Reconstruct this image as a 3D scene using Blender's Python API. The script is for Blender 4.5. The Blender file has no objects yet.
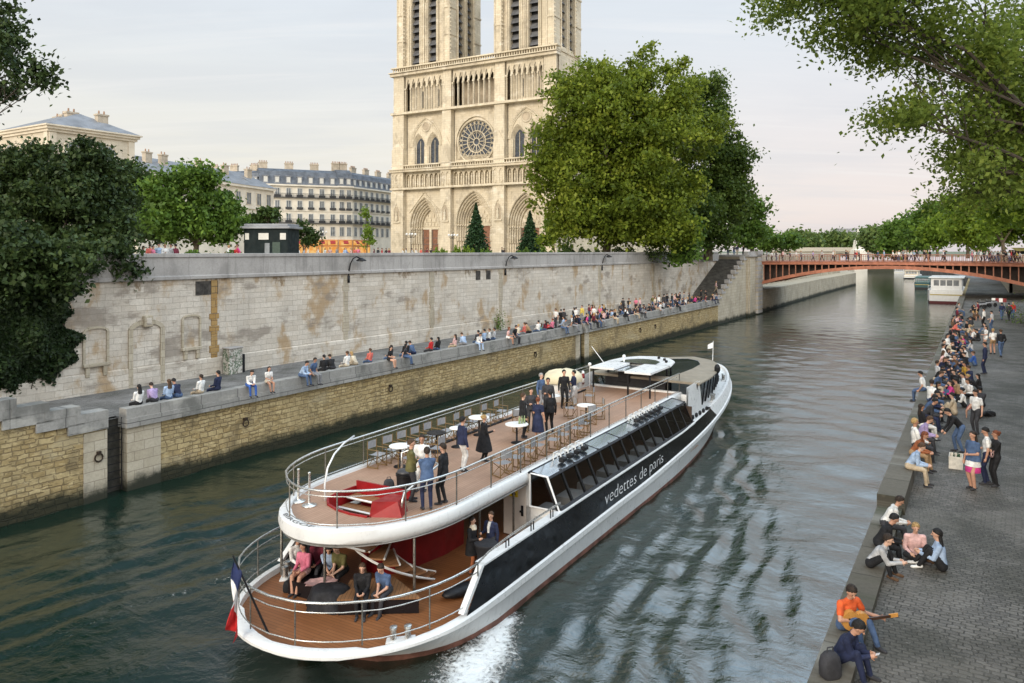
import bpy, bmesh, math, random
import numpy as np
from mathutils import Vector, Matrix, noise
random.seed(7)
RNG = np.random.default_rng(11)
SC = bpy.context.scene
COL = SC.collection
PI = math.pi
# ---- camera frame (level camera with vertical shift), metres -------------------------------
FPX, YH, EYE = 760.0, 251.0, 10.5
def ground_at(px, py, z):
    d = FPX * (EYE - z) / (py - YH)
    return Vector(((px - 512) / FPX * d, d, z))
def at_depth(px, py, d):
    return Vector(((px - 512) / FPX * d, d, EYE + (YH - py) / FPX * d))
# river frame: s runs upstream along the coping of the far quay, o runs away from the water
Q0 = Vector((-16.8, 33.0, 0)); U = Vector((.523, .852, 0)).normalized(); N = Vector((-U.y, U.x, 0))
def riv(s, o, z=0.0):
    p = Q0 + U * s + N * o
    return Vector((p.x, p.y, z))
def s_of_x(px, o):
    k = (px - 512) / FPX
    return (Q0.y * k + N.y * o * k - Q0.x - N.x * o) / (U.x - U.y * k)
RIVROT = math.atan2(U.y, U.x)
# boat frame
BA = math.atan2(.505, .863)
BC = Vector((-3.65, 23.85, 0))
BOATM = Matrix.Translation(BC) @ Matrix.Rotation(-BA, 4, 'Z')

# ---- custom properties ----------------------------------------------------------------------
def tag(o, label=None, cat=None, group=None, kind=None):
    if label: o['label'] = label
    if cat: o['category'] = cat
    if group: o['group'] = group
    if kind: o['kind'] = kind
    return o
def empty(name, loc=(0, 0, 0), rz=0.0):
    o = bpy.data.objects.new(name, None)
    o.empty_display_size = .2
    COL.objects.link(o)
    o.location = loc; o.rotation_euler = (0, 0, rz)
    return o
def thing(name, label, cat, loc=(0, 0, 0), rz=0.0, group=None):
    return tag(empty(name, loc, rz), label, cat, group)
def wmat(o):
    m = o.matrix_basis.copy()
    return wmat(o.parent) @ m if o.parent else m
def kids(o): return [c for c in bpy.data.objects if c.parent == o]
def dup(root, loc=None, rz=None, scale=None, label=None, group=None, tree=None):
    """a copy of a thing and of every part and sub-part under it"""
    r = root.copy(); COL.objects.link(r)
    if loc is not None: r.location = loc
    if rz is not None: r.rotation_euler = (0, 0, rz)
    if scale is not None: r.scale = (scale,) * 3
    if label: r['label'] = label
    if group: r['group'] = group
    def rec(src, dst):
        for c in src.children:
            k = c.copy(); COL.objects.link(k); k.parent = dst
            rec(c, k)
    rec(root, r)
    return r

# ---- mesh builder -----------------------------------------------------------------------------
class MB:
    def __init__(self, xf=None):
        self.v = []; self.f = []; self.m = []; self.xf = xf
    def add(self, vs, fs, m=0):
        b = len(self.v)
        self.v.extend(Vector(p) for p in vs)
        for f in fs:
            self.f.append([b + i for i in f]); self.m.append(m)
        return self
    def quad(self, a, b, c, d, m=0): return self.add([a, b, c, d], [(0, 1, 2, 3)], m)
    def poly(self, pts, m=0): return self.add(pts, [tuple(range(len(pts)))], m)
    def box(self, c, size, rz=0.0, m=0, bev=0.0, M=None):
        sx, sy, sz = size[0] / 2, size[1] / 2, size[2] / 2
        R = Matrix.Rotation(rz, 3, 'Z') if M is None else M
        c = Vector(c)
        if bev > 0:
            vs = []; fs = []
            b = min(bev, sx * .49, sy * .49, sz * .49)
            idx = {}
            for ix in (-1, 1):
                for iy in (-1, 1):
                    for iz in (-1, 1):
                        for ax in range(3):
                            p = [ix * (sx - b), iy * (sy - b), iz * (sz - b)]
                            p[ax] = (ix * sx, iy * sy, iz * sz)[ax]
                            idx[(ix, iy, iz, ax)] = len(vs); vs.append(c + R @ Vector(p))
            for ax in range(3):
                a1, a2 = (ax + 1) % 3, (ax + 2) % 3
                for sg in (-1, 1):
                    loop = []
                    for q in ((-1, -1), (1, -1), (1, 1), (-1, 1)):
                        k = [0, 0, 0]; k[ax] = sg; k[a1] = q[0]; k[a2] = q[1]
                        loop.append(idx[(k[0], k[1], k[2], ax)])
                    fs.append(loop if sg > 0 else loop[::-1])
                for q1 in (-1, 1):
                    for q2 in (-1, 1):
                        k0 = [0, 0, 0]; k1 = [0, 0, 0]
                        k0[ax] = -1; k1[ax] = 1
                        k0[a1] = k1[a1] = q1; k0[a2] = k1[a2] = q2
                        l = [idx[(*k0, a1)], idx[(*k1, a1)], idx[(*k1, a2)], idx[(*k0, a2)]]
                        fs.append(l if q1 * q2 > 0 else l[::-1])
            for ix in (-1, 1):
                for iy in (-1, 1):
                    for iz in (-1, 1):
                        l = [idx[(ix, iy, iz, 0)], idx[(ix, iy, iz, 1)], idx[(ix, iy, iz, 2)]]
                        fs.append(l if ix * iy * iz > 0 else l[::-1])
            return self.add(vs, fs, m)
        vs = [c + R @ Vector((x * sx, y * sy, z * sz)) for z in (-1, 1) for x, y in ((-1, -1), (1, -1), (1, 1), (-1, 1))]
        return self.add(vs, [(3, 2, 1, 0), (4, 5, 6, 7), (0, 1, 5, 4), (1, 2, 6, 5), (2, 3, 7, 6), (3, 0, 4, 7)], m)
    def rbox(self, x0, x1, y0, y1, z0, z1, m=0, bev=0.0):
        return self.box(((x0 + x1) / 2, (y0 + y1) / 2, (z0 + z1) / 2), (abs(x1 - x0), abs(y1 - y0), abs(z1 - z0)), 0, m, bev)
    def prism(self, poly, z0, z1, m=0, mtop=None, cap=True):
        n = len(poly)
        a = sum(poly[i][0] * poly[(i + 1) % n][1] - poly[(i + 1) % n][0] * poly[i][1] for i in range(n))
        if a < 0: poly = poly[::-1]
        zf0 = z0 if callable(z0) else (lambda p: z0)
        zf1 = z1 if callable(z1) else (lambda p: z1)
        vs = [(p[0], p[1], zf0(p)) for p in poly] + [(p[0], p[1], zf1(p)) for p in poly]
        self.add(vs, [(i, (i + 1) % n, n + (i + 1) % n, n + i) for i in range(n)], m)
        if cap:
            self.add(vs[n:], [tuple(range(n))], m if mtop is None else mtop)
            self.add(vs[:n], [tuple(range(n))[::-1]], m)
        return self
    def tube(self, pts, r, n=6, m=0, closed=False, cap=True):
        pts = [Vector(p) for p in pts]; k = len(pts)
        rs = r if isinstance(r, (list, tuple)) else [r] * k
        vs = []; up = Vector((0, 0, 1)); prev = None
        for i, p in enumerate(pts):
            a = pts[(i - 1) % k] if (closed or i > 0) else p
            b = pts[(i + 1) % k] if (closed or i < k - 1) else p
            t = (b - a).normalized() if (b - a).length > 1e-9 else Vector((0, 0, 1))
            if prev is None:
                ref = up if abs(t.z) < .95 else Vector((1, 0, 0))
                x = ref.cross(t).normalized()
            else:
                x = prev - t * prev.dot(t)
                x = x.normalized() if x.length > 1e-6 else (up.cross(t)).normalized()
            prev = x; y = t.cross(x)
            for j in range(n):
                an = 2 * PI * j / n
                vs.append(p + x * (math.cos(an) * rs[i]) + y * (math.sin(an) * rs[i]))
        fs = []
        for i in range(k if closed else k - 1):
            for j in range(n):
                a = i * n; b = ((i + 1) % k) * n
                fs.append((a + j, a + (j + 1) % n, b + (j + 1) % n, b + j))
        if cap and not closed:
            fs.append(tuple(range(n))[::-1]); fs.append(tuple((k - 1) * n + j for j in range(n)))
        return self.add(vs, fs, m)
    def cyl(self, p0, p1, r0, r1=None, n=10, m=0): return self.tube([p0, p1], [r0, r0 if r1 is None else r1], n, m)
    def lathe(self, prof, c=(0, 0, 0), n=14, m=0, sx=1.0, sy=1.0):
        c = Vector(c); vs = []; k = len(prof)
        for r, z in prof:
            for j in range(n):
                a = 2 * PI * j / n
                vs.append(c + Vector((math.cos(a) * r * sx, math.sin(a) * r * sy, z)))
        fs = [(i * n + j, i * n + (j + 1) % n, (i + 1) * n + (j + 1) % n, (i + 1) * n + j) for i in range(k - 1) for j in range(n)]
        fs.append(tuple(range(n))[::-1]); fs.append(tuple((k - 1) * n + j for j in range(n)))
        return self.add(vs, fs, m)
    def ball(self, c, r, n=10, m=0, R=None):
        r = (r, r, r) if not isinstance(r, (tuple, list)) else r
        c = Vector(c); vs = []; k = max(4, n // 2 + 1)
        for i in range(1, k):
            t = PI * i / k
            for j in range(n):
                a = 2 * PI * j / n
                q = Vector((math.sin(t) * math.cos(a) * r[0], math.sin(t) * math.sin(a) * r[1], math.cos(t) * r[2]))
                vs.append(c + (R @ q if R is not None else q))
        q0 = Vector((0, 0, r[2])); q1 = -q0
        vs.append(c + (R @ q0 if R is not None else q0)); vs.append(c + (R @ q1 if R is not None else q1))
        T = len(vs) - 2; fs = []
        for i in range(k - 2):
            for j in range(n):
                fs.append((i * n + j, (i + 1) * n + j, (i + 1) * n + (j + 1) % n, i * n + (j + 1) % n))
        for j in range(n):
            fs.append((T, j, (j + 1) % n)); fs.append((T + 1, (k - 2) * n + (j + 1) % n, (k - 2) * n + j))
        return self.add(vs, fs, m)
    def loft(self, rings, m=0, closed=False, cap=True):
        n = len(rings[0]); vs = [Vector(p) for r in rings for p in r]; fs = []
        for i in range(len(rings) - 1):
            for j in range(n if closed else n - 1):
                fs.append((i * n + j, i * n + (j + 1) % n, (i + 1) * n + (j + 1) % n, (i + 1) * n + j))
        self.add(vs, fs, m)
        if closed and cap:
            self.add(rings[0], [tuple(range(n))[::-1]], m); self.add(rings[-1], [tuple(range(n))], m)
        return self
    def build(self, name, mats, parent=None, smooth=False, label=None, cat=None, group=None, kind=None, fix=False, angle=None):
        me = bpy.data.meshes.new(name)
        xf = self.xf
        vs = self.v if xf is None else [xf @ p for p in self.v]
        if parent is not None and xf is not None:
            pi = wmat(parent).inverted(); vs = [pi @ p for p in vs]
        me.from_pydata([tuple(p) for p in vs], [], self.f)
        if not isinstance(mats, (list, tuple)): mats = [mats]
        for k in mats: me.materials.append(k)
        me.polygons.foreach_set('material_index', self.m)
        if smooth or angle is not None:
            me.polygons.foreach_set('use_smooth', [True] * len(self.f))
        if fix:
            bm = bmesh.new(); bm.from_mesh(me)
            bmesh.ops.remove_doubles(bm, verts=bm.verts, dist=1e-5)
            bmesh.ops.recalc_face_normals(bm, faces=bm.faces); bm.to_mesh(me); bm.free()
        me.update()
        if angle is not None:
            try: me.set_sharp_from_angle(angle=math.radians(angle))
            except Exception: pass
        o = bpy.data.objects.new(name, me)
        COL.objects.link(o)
        if parent is not None: o.parent = parent
        tag(o, label, cat, group, kind)
        return o

# ---- materials ---------------------------------------------------------------------------------
def srgb(r, g, b):
    f = lambda c: (c / 255) / 12.92 if c / 255 <= .04045 else ((c / 255 + .055) / 1.055) ** 2.4
    return (f(r), f(g), f(b), 1)
class NT:
    """short-hand for node trees"""
    def __init__(self, mat):
        mat.use_nodes = True
        self.t = mat.node_tree; self.n = self.t.nodes; self.l = self.t.links
        self.n.clear()
    def new(self, kind, **kw):
        nd = self.n.new(kind)
        for k, v in kw.items():
            if k.startswith('i_'):
                nd.inputs[k[2:].replace('_', ' ')].default_value = v
            else: setattr(nd, k, v)
        return nd
    def link(self, a, b): self.l.new(a, b)
    def val(self, x, sock):
        if hasattr(x, 'is_output'): self.l.new(x, sock)
        else: sock.default_value = x
    def math(self, op, a, b=0.0, c=None, clamp=False):
        nd = self.n.new('ShaderNodeMath'); nd.operation = op; nd.use_clamp = clamp
        self.val(a, nd.inputs[0]); self.val(b, nd.inputs[1])
        if c is not None: self.val(c, nd.inputs[2])
        return nd.outputs[0]
    def mix(self, fac, a, b, blend='MIX'):
        nd = self.n.new('ShaderNodeMix'); nd.data_type = 'RGBA'; nd.blend_type = blend; nd.clamp_factor = True
        self.val(fac, nd.inputs[0]); self.val(a, nd.inputs[6]); self.val(b, nd.inputs[7])
        return nd.outputs[2]
    def noise(self, vec=None, scale=5.0, detail=4.0, rough=.55, dist=0.0, dims='3D'):
        nd = self.n.new('ShaderNodeTexNoise'); nd.noise_dimensions = dims
        nd.inputs['Scale'].default_value = scale; nd.inputs['Detail'].default_value = detail
        nd.inputs['Roughness'].default_value = rough; nd.inputs['Distortion'].default_value = dist
        if vec is not None: self.l.new(vec, nd.inputs['Vector'])
        return nd.outputs['Fac']
    def ramp(self, fac, lo, hi, a=0.0, b=1.0):
        nd = self.n.new('ShaderNodeMapRange'); nd.clamp = True; nd.interpolation_type = 'SMOOTHSTEP'
        self.val(fac, nd.inputs[0]); nd.inputs[1].default_value = lo; nd.inputs[2].default_value = hi
        nd.inputs[3].default_value = a; nd.inputs[4].default_value = b
        return nd.outputs[0]
    def pos(self): return self.n.new('ShaderNodeNewGeometry').outputs['Position']
    def objco(self): return self.n.new('ShaderNodeTexCoord').outputs['Object']
    def dot(self, vec, d):
        nd = self.n.new('ShaderNodeVectorMath'); nd.operation = 'DOT_PRODUCT'
        self.l.new(vec, nd.inputs[0]); nd.inputs[1].default_value = d
        return nd.outputs['Value']
    def comb(self, x, y, z=0.0):
        nd = self.n.new('ShaderNodeCombineXYZ')
        self.val(x, nd.inputs[0]); self.val(y, nd.inputs[1]); self.val(z, nd.inputs[2])
        return nd.outputs[0]
    def scalev(self, vec, s):
        nd = self.n.new('ShaderNodeVectorMath'); nd.operation = 'MULTIPLY'
        self.l.new(vec, nd.inputs[0]); nd.inputs[1].default_value = s
        return nd.outputs['Vector']
    def bump(self, h, strength=.4, dist=.02, normal=None):
        nd = self.n.new('ShaderNodeBump'); nd.inputs['Strength'].default_value = strength; nd.inputs['Distance'].default_value = dist
        self.l.new(h, nd.inputs['Height'])
        if normal is not None: self.l.new(normal, nd.inputs['Normal'])
        return nd.outputs['Normal']
    def out(self, base, rough=.7, normal=None, metal=0.0, spec=.5, **kw):
        p = self.n.new('ShaderNodeBsdfPrincipled')
        self.val(base, p.inputs['Base Color']); self.val(rough, p.inputs['Roughness']); self.val(metal, p.inputs['Metallic'])
        p.inputs['Specular IOR Level'].default_value = spec
        for k, v in kw.items(): self.val(v, p.inputs[k])
        if normal is not None: self.l.new(normal, p.inputs['Normal'])
        o = self.n.new('ShaderNodeOutputMaterial'); self.l.new(p.outputs[0], o.inputs[0])
        return p
def newmat(name): return bpy.data.materials.new(name)
_pm = {}
def pm(name, col, rough=.6, metal=0.0, var=.18, scale=6.0, bump=0.0, bscale=40.0, spec=.4, world=False):
    """painted / cloth / metal surface with uneven tone"""
    if name in _pm: return _pm[name]
    m = newmat(name); t = NT(m)
    c = col if len(col) == 4 else (*col, 1)
    co = t.pos() if world else t.objco()
    f = t.noise(co, scale, 4, .6)
    f = t.ramp(f, .3, .7)
    a = tuple(x * (1 - var) for x in c[:3]) + (1,); b = tuple(min(1, x * (1 + var)) for x in c[:3]) + (1,)
    base = t.mix(f, a, b)
    nrm = t.bump(t.noise(co, bscale, 3), bump, .02) if bump > 0 else None
    r = t.ramp(t.noise(co, scale * 2.3, 3), .3, .7, max(.02, rough - .1), min(1, rough + .1))
    t.out(base, r, nrm, metal, spec)
    _pm[name] = m
    return m
def stone_mat(name, c1, c2, cm, bw, bh, axis, mortar=.012, bump=.6, stain=None, stain_amt=.5, stain2=None, offset=.5,
              rubble=False, topz=None, topcol=(.03, .028, .025, 1), basez=None, basecol=(.012, .016, .01, 1), vscale=.35, warp=.02, rough=.9, streak=.0):
    """coursed stone seen on walls: AXIS is the horizontal direction of the courses"""
    m = newmat(name); t = NT(m)
    P = t.pos(); a = t.dot(P, axis); z = t.dot(P, (0, 0, 1))
    w1 = t.math('MULTIPLY', t.math('SUBTRACT', t.noise(P, 1.7, 2), .5), warp * 4)
    w2 = t.math('MULTIPLY', t.math('SUBTRACT', t.noise(P, 2.3, 2), .5), warp * 2)
    vec = t.comb(t.math('ADD', a, w1), t.math('ADD', z, w2), 0.0)
    br = t.new('ShaderNodeTexBrick'); t.link(vec, br.inputs['Vector'])
    br.offset = offset
    br.inputs['Scale'].default_value = 1.0; br.inputs['Mortar Size'].default_value = mortar
    br.inputs['Mortar Smooth'].default_value = .3; br.inputs['Bias'].default_value = 0.0
    br.inputs['Brick Width'].default_value = bw; br.inputs['Row Height'].default_value = bh
    br.inputs['Color1'].default_value = c1; br.inputs['Color2'].default_value = c2; br.inputs['Mortar'].default_value = cm
    base = br.outputs['Color']; fac_h = br.outputs['Fac']
    if rubble:
        rows = []
        for (kw_, kh_, ox) in ((.78, .74, 0.0), (1.12, 1.02, 3.3)):
            b2 = t.new('ShaderNodeTexBrick'); t.link(t.comb(t.math('ADD', t.math('ADD', a, t.math('MULTIPLY', w1, 1.6)), ox), t.math('ADD', z, t.math('MULTIPLY', w2, 1.5)), 0.0), b2.inputs['Vector'])
            b2.offset = .42; b2.squash = .72; b2.squash_frequency = 3
            for kk, vv in (('Scale', 1.0), ('Mortar Size', mortar), ('Mortar Smooth', .5), ('Bias', -.05), ('Brick Width', bw * kw_), ('Row Height', bh * kh_)): b2.inputs[kk].default_value = vv
            b2.inputs['Color1'].default_value = c1; b2.inputs['Color2'].default_value = c2; b2.inputs['Mortar'].default_value = cm
            rows.append(b2)
        msk = t.ramp(t.noise(t.comb(t.math('MULTIPLY', a, .5), t.math('MULTIPLY', z, 1.1), 0), 1.0, 3, .6), .49, .51)
        base = t.mix(msk, rows[0].outputs['Color'], rows[1].outputs['Color']); fm_ = t.new('ShaderNodeMix'); t.link(msk, fm_.inputs[0]); t.link(rows[0].outputs['Fac'], fm_.inputs[2]); t.link(rows[1].outputs['Fac'], fm_.inputs[3]); fac_h = fm_.outputs[0]
        pt = t.noise(t.comb(t.math('MULTIPLY', a, 2.6), t.math('MULTIPLY', z, 5.0), 1.0), 1.0, 2, .5)
        base = t.mix(t.ramp(pt, .56, .62, 0, .55), base, tuple(x * .5 for x in c1[:3]) + (1,)); base = t.mix(t.ramp(pt, .42, .36, 0, .5), base, tuple(min(1, x * 1.3) for x in c2[:3]) + (1,))
    g = t.noise(P, vscale, 5, .6)
    base = t.mix(t.ramp(g, .35, .7, 0, .55), base, tuple(x * .62 for x in c2[:3]) + (1,))
    fine = t.noise(P, 9, 5, .7)
    base = t.mix(t.ramp(fine, .35, .75, .0, .35), base, tuple(x * .5 for x in c1[:3]) + (1,))
    if stain:
        sv = t.comb(t.math('MULTIPLY', a, .35), t.math('MULTIPLY', z, .22), 3.0)
        base = t.mix(t.ramp(t.noise(sv, 1.6, 6, .62), .52, .66, 0, stain_amt), base, stain)
    if stain2:
        sv = t.comb(t.math('MULTIPLY', a, .22), t.math('MULTIPLY', z, .5), 9.0)
        base = t.mix(t.ramp(t.noise(sv, 1.3, 6, .65), .55, .66, 0, stain_amt), base, stain2)
    if streak > 0:
        sv = t.comb(t.math('MULTIPLY', a, 3.0), t.math('MULTIPLY', z, .25), 5.0)
        base = t.mix(t.ramp(t.noise(sv, 1.0, 5, .6), .5, .75, 0, streak), base, tuple(x * .35 for x in c1[:3]) + (1,))
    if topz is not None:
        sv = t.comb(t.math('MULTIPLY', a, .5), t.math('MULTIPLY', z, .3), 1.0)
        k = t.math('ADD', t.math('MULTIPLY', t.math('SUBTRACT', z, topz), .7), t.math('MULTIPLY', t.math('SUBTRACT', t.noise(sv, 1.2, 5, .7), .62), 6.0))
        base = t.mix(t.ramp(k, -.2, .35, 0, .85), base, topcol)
    if basez is not None:
        k = t.math('ADD', t.math('SUBTRACT', basez, z), t.math('MULTIPLY', t.math('SUBTRACT', t.noise(P, .8, 5, .7), .5), 1.1))
        base = t.mix(t.ramp(k, -.25, .35, 0, .95), base, basecol)
    h = t.math('ADD', t.math('MULTIPLY', fac_h, -1.0), t.math('MULTIPLY', fine, .8))
    t.out(base, rough, t.bump(h, bump, .03), spec=.25)
    return m
# ---- camera, sky, sun ---------------------------------------------------------------------------
cam = bpy.data.cameras.new('camera'); co = bpy.data.objects.new('camera', cam); COL.objects.link(co)
co.location = (0, 0, EYE); co.rotation_euler = (PI / 2, 0, 0)
cam.sensor_width = 36; cam.lens = 36 * FPX / 1024; cam.shift_y = (YH - 341.5) / 1024
cam.clip_start = .1; cam.clip_end = 6000
SC.camera = co
SC.view_settings.view_transform = 'Standard'; SC.view_settings.look = 'None'
SC.view_settings.exposure = 0.62; SC.view_settings.gamma = 1
SUN_EL, SUN_AZ = math.radians(20), math.radians(212)      # azimuth clockwise from +Y: behind the camera, to its left
w = bpy.data.worlds.new('World'); SC.world = w; w.use_nodes = True
t = NT(w)
sky = t.new('ShaderNodeTexSky'); sky.sky_type = 'NISHITA'; sky.sun_disc = False
sky.sun_elevation = SUN_EL; sky.sun_rotation = SUN_AZ; sky.air_density = 1.0; sky.dust_density = 2.0; sky.altitude = 50
D = t.new('ShaderNodeTexCoord').outputs['Generated']
dz = t.dot(D, (0, 0, 1)); dx = t.dot(D, (1, 0, 0)); dy = t.dot(D, (0, 1, 0))
hi = t.ramp(dz, .0, .34)
# thin evening overcast: pale blue-grey overhead, cream to pink near the skyline
low = t.mix(t.ramp(dx, -.35, .45), (8.6, 8.0, 6.7, 1), (8.3, 7.35, 7.0, 1))
cl = t.mix(hi, low, (7.2, 7.7, 8.2, 1))
cl = t.mix(t.ramp(dz, -.01, .06), t.mix(t.ramp(dx, .0, .5), (8.4, 7.4, 6.1, 1), (7.2, 6.4, 6.5, 1)), cl)
cl = t.mix(t.ramp(dz, .3, .75), cl, (4.5, 6.3, 8.1, 1))
sv = t.comb(t.math('DIVIDE', dx, t.math('ADD', t.math('ABSOLUTE', dz), .12)), t.math('DIVIDE', dy, t.math('ADD', t.math('ABSOLUTE', dz), .12)), 0)
sv = t.scalev(sv, (.55, 1.3, 1))
n1 = t.noise(sv, 1.1, 6, .6, .4)
cl = t.mix(t.ramp(n1, .40, .64, 0, .30), cl, (6.0, 6.3, 6.8, 1))
n2 = t.noise(t.scalev(sv, (.5, 2.2, 1)), 2.3, 6, .65, .6)
cl = t.mix(t.ramp(n2, .48, .70, 0, .22), cl, (9.2, 8.9, 8.6, 1))
# sky behind the camera and overhead, out of view, brightened as added fill
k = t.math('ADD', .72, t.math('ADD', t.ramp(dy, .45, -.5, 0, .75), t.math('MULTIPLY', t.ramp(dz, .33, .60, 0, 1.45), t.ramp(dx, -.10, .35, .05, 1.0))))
# unseen high sky over the court dimmed, added to darken the water's reflection
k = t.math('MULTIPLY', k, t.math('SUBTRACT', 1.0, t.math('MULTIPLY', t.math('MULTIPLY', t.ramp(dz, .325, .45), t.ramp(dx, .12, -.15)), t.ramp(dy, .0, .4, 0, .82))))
cl = t.mix(t.ramp(dy, .3, -.6, 0, .55), cl, (7.8, 7.1, 6.1, 1))
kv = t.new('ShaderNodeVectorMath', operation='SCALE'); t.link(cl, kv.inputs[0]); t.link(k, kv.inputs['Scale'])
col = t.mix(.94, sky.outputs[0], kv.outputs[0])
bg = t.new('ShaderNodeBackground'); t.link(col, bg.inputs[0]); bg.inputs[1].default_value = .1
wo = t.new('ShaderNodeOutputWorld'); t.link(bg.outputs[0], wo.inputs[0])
sl = bpy.data.lights.new('sun', 'SUN'); so = bpy.data.objects.new('sun', sl); COL.objects.link(so)
sl.energy = 1.6; sl.angle = math.radians(20); sl.color = (1, .89, .74)
sd = Vector((math.sin(SUN_AZ) * math.cos(SUN_EL), math.cos(SUN_AZ) * math.cos(SUN_EL), math.sin(SUN_EL)))
so.rotation_euler = sd.to_track_quat('Z', 'Y').to_euler()

UX = (U.x, U.y, 0.0)
# ---- materials of the setting ------------------------------------------------------------------
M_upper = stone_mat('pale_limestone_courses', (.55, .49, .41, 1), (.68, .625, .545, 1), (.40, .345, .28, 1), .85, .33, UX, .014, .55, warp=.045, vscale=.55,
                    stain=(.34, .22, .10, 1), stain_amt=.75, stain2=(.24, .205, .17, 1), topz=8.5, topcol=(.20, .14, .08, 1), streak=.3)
M_low = stone_mat('ochre_rubble_courses', (.37, .265, .12, 1), (.55, .43, .23, 1), (.20, .145, .08, 1), .55, .25, UX, .028, .9, rubble=True,
                  stain=(.13, .10, .06, 1), stain_amt=.6, stain2=(.42, .35, .22, 1), basez=.75, warp=.035, vscale=.5)
M_cope = stone_mat('weathered_coping_stone', (.27, .26, .24, 1), (.36, .345, .32, 1), (.08, .075, .07, 1), 2.1, 3.0, UX, .02, .35,
                   stain=(.10, .10, .09, 1), stain_amt=.7, stain2=(.42, .40, .36, 1), streak=.4)
M_para = stone_mat('grey_parapet_stone', (.37, .35, .33, 1), (.44, .42, .40, 1), (.17, .16, .15, 1), 2.6, 4.0, UX, .014, .3,
                   stain=(.2, .19, .18, 1), stain_amt=.5, streak=.45)
M_pale = stone_mat('pale_ashlar', (.45, .39, .29, 1), (.52, .46, .36, 1), (.25, .21, .16, 1), .9, .42, UX, .014, .4,
                   stain=(.22, .18, .12, 1), stain_amt=.4, basez=.6)
def paving(name, c1, c2, cm, bw, bh, rot, mortar, bump, dist=.03, dirt=(.05, .05, .04, 1), fleck=None):
    m = newmat(name); t = NT(m)
    P = t.pos()
    a = t.dot(P, (math.cos(rot), math.sin(rot), 0)); b = t.dot(P, (-math.sin(rot), math.cos(rot), 0))
    wv = t.math('MULTIPLY', t.math('SUBTRACT', t.noise(P, 3.0, 3), .5), .09)
    w2 = t.math('MULTIPLY', t.math('SUBTRACT', t.noise(P, .7, 2), .5), .10)
    w3 = t.math('MULTIPLY', t.math('SUBTRACT', t.noise(P, 5.3, 2), .5), .10)
    v = t.comb(t.math('ADD', a, wv), t.math('ADD', t.math('ADD', b, w2), w3), 0)
    br = t.new('ShaderNodeTexBrick'); t.link(v, br.inputs['Vector'])
    br.inputs['Scale'].default_value = 1; br.inputs['Brick Width'].default_value = bw; br.inputs['Row Height'].default_value = bh
    br.inputs['Mortar Size'].default_value = mortar; br.inputs['Mortar Smooth'].default_value = .6; br.inputs['Bias'].default_value = -.1
    br.inputs['Color1'].default_value = c1; br.inputs['Color2'].default_value = c2; br.inputs['Mortar'].default_value = cm
    b2 = t.new('ShaderNodeTexBrick'); rv = t.new('ShaderNodeVectorRotate', rotation_type='Z_AXIS'); t.link(v, rv.inputs['Vector']); rv.inputs['Angle'].default_value = .17; t.link(rv.outputs[0], b2.inputs['Vector'])
    for kk, vv in (('Scale', 1), ('Brick Width', bw * 1.18), ('Row Height', bh * 1.12), ('Mortar Size', mortar), ('Mortar Smooth', .6), ('Bias', .1), ('Color1', c1), ('Color2', c2), ('Mortar', cm)): b2.inputs[kk].default_value = vv
    b2.offset = .37
    msk = t.ramp(t.noise(P, .55, 4, .6, .8), .485, .515)
    bcol = t.mix(msk, br.outputs['Color'], b2.outputs['Color']); fx_ = t.new('ShaderNodeMix'); t.link(msk, fx_.inputs[0]); t.link(br.outputs['Fac'], fx_.inputs[2]); t.link(b2.outputs['Fac'], fx_.inputs[3])
    g = t.noise(P, .45, 6, .65)
    base = t.mix(t.ramp(g, .36, .66, 0, .7), bcol, dirt)
    base = t.mix(t.ramp(t.noise(P, .17, 5, .7, .8), .5, .62, 0, .35), base, tuple(min(1, x * 1.25) for x in c2[:3]) + (1,))
    fine = t.noise(P, 22, 4, .7)
    base = t.mix(t.ramp(fine, .5, .8, 0, .35), base, tuple(min(1, x * 1.9) for x in c2[:3]) + (1,))
    sp = t.noise(P, 7.0, 3, .7)
    base = t.mix(t.ramp(sp, .66, .72, 0, .55), base, (.30, .28, .25, 1))
    base = t.mix(t.ramp(sp, .34, .28, 0, .5), base, (.03, .03, .03, 1))
    if fleck: base = t.mix(t.ramp(t.noise(P, 1.3, 6, .75), .66, .74, 0, .7), base, fleck)
    h = t.math('ADD', t.math('MULTIPLY', fx_.outputs[0], -1.0), t.math('MULTIPLY', t.noise(P, 14, 3), .5))
    t.out(base, t.ramp(g, .3, .7, .55, .8), t.bump(h, bump, dist), spec=.3)
    return m
M_cobble = paving('worn_stone_setts', (.085, .075, .063, 1), (.155, .139, .118, 1), (.046, .041, .034, 1), .19, .115, RIVROT + PI / 2 + .12, .014, .75, .022, fleck=(.05, .06, .025, 1))
M_path = paving('grey_quay_setts', (.15, .145, .14, 1), (.20, .195, .19, 1), (.07, .068, .065, 1), .3, .17, RIVROT - .1, .014, .6)
M_city = pm('pale_gravel_court', (.30, .26, .20), .9, 0, .2, .3, .2, 5, world=True)
M_asph = pm('asphalt_street', (.07, .07, .07), .85, 0, .2, .6, .2, 20, world=True)

def strip(mb, pts, m=0):
    """pts: rows of riv points; lofts between rows"""
    mb.loft(pts, m)
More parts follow.
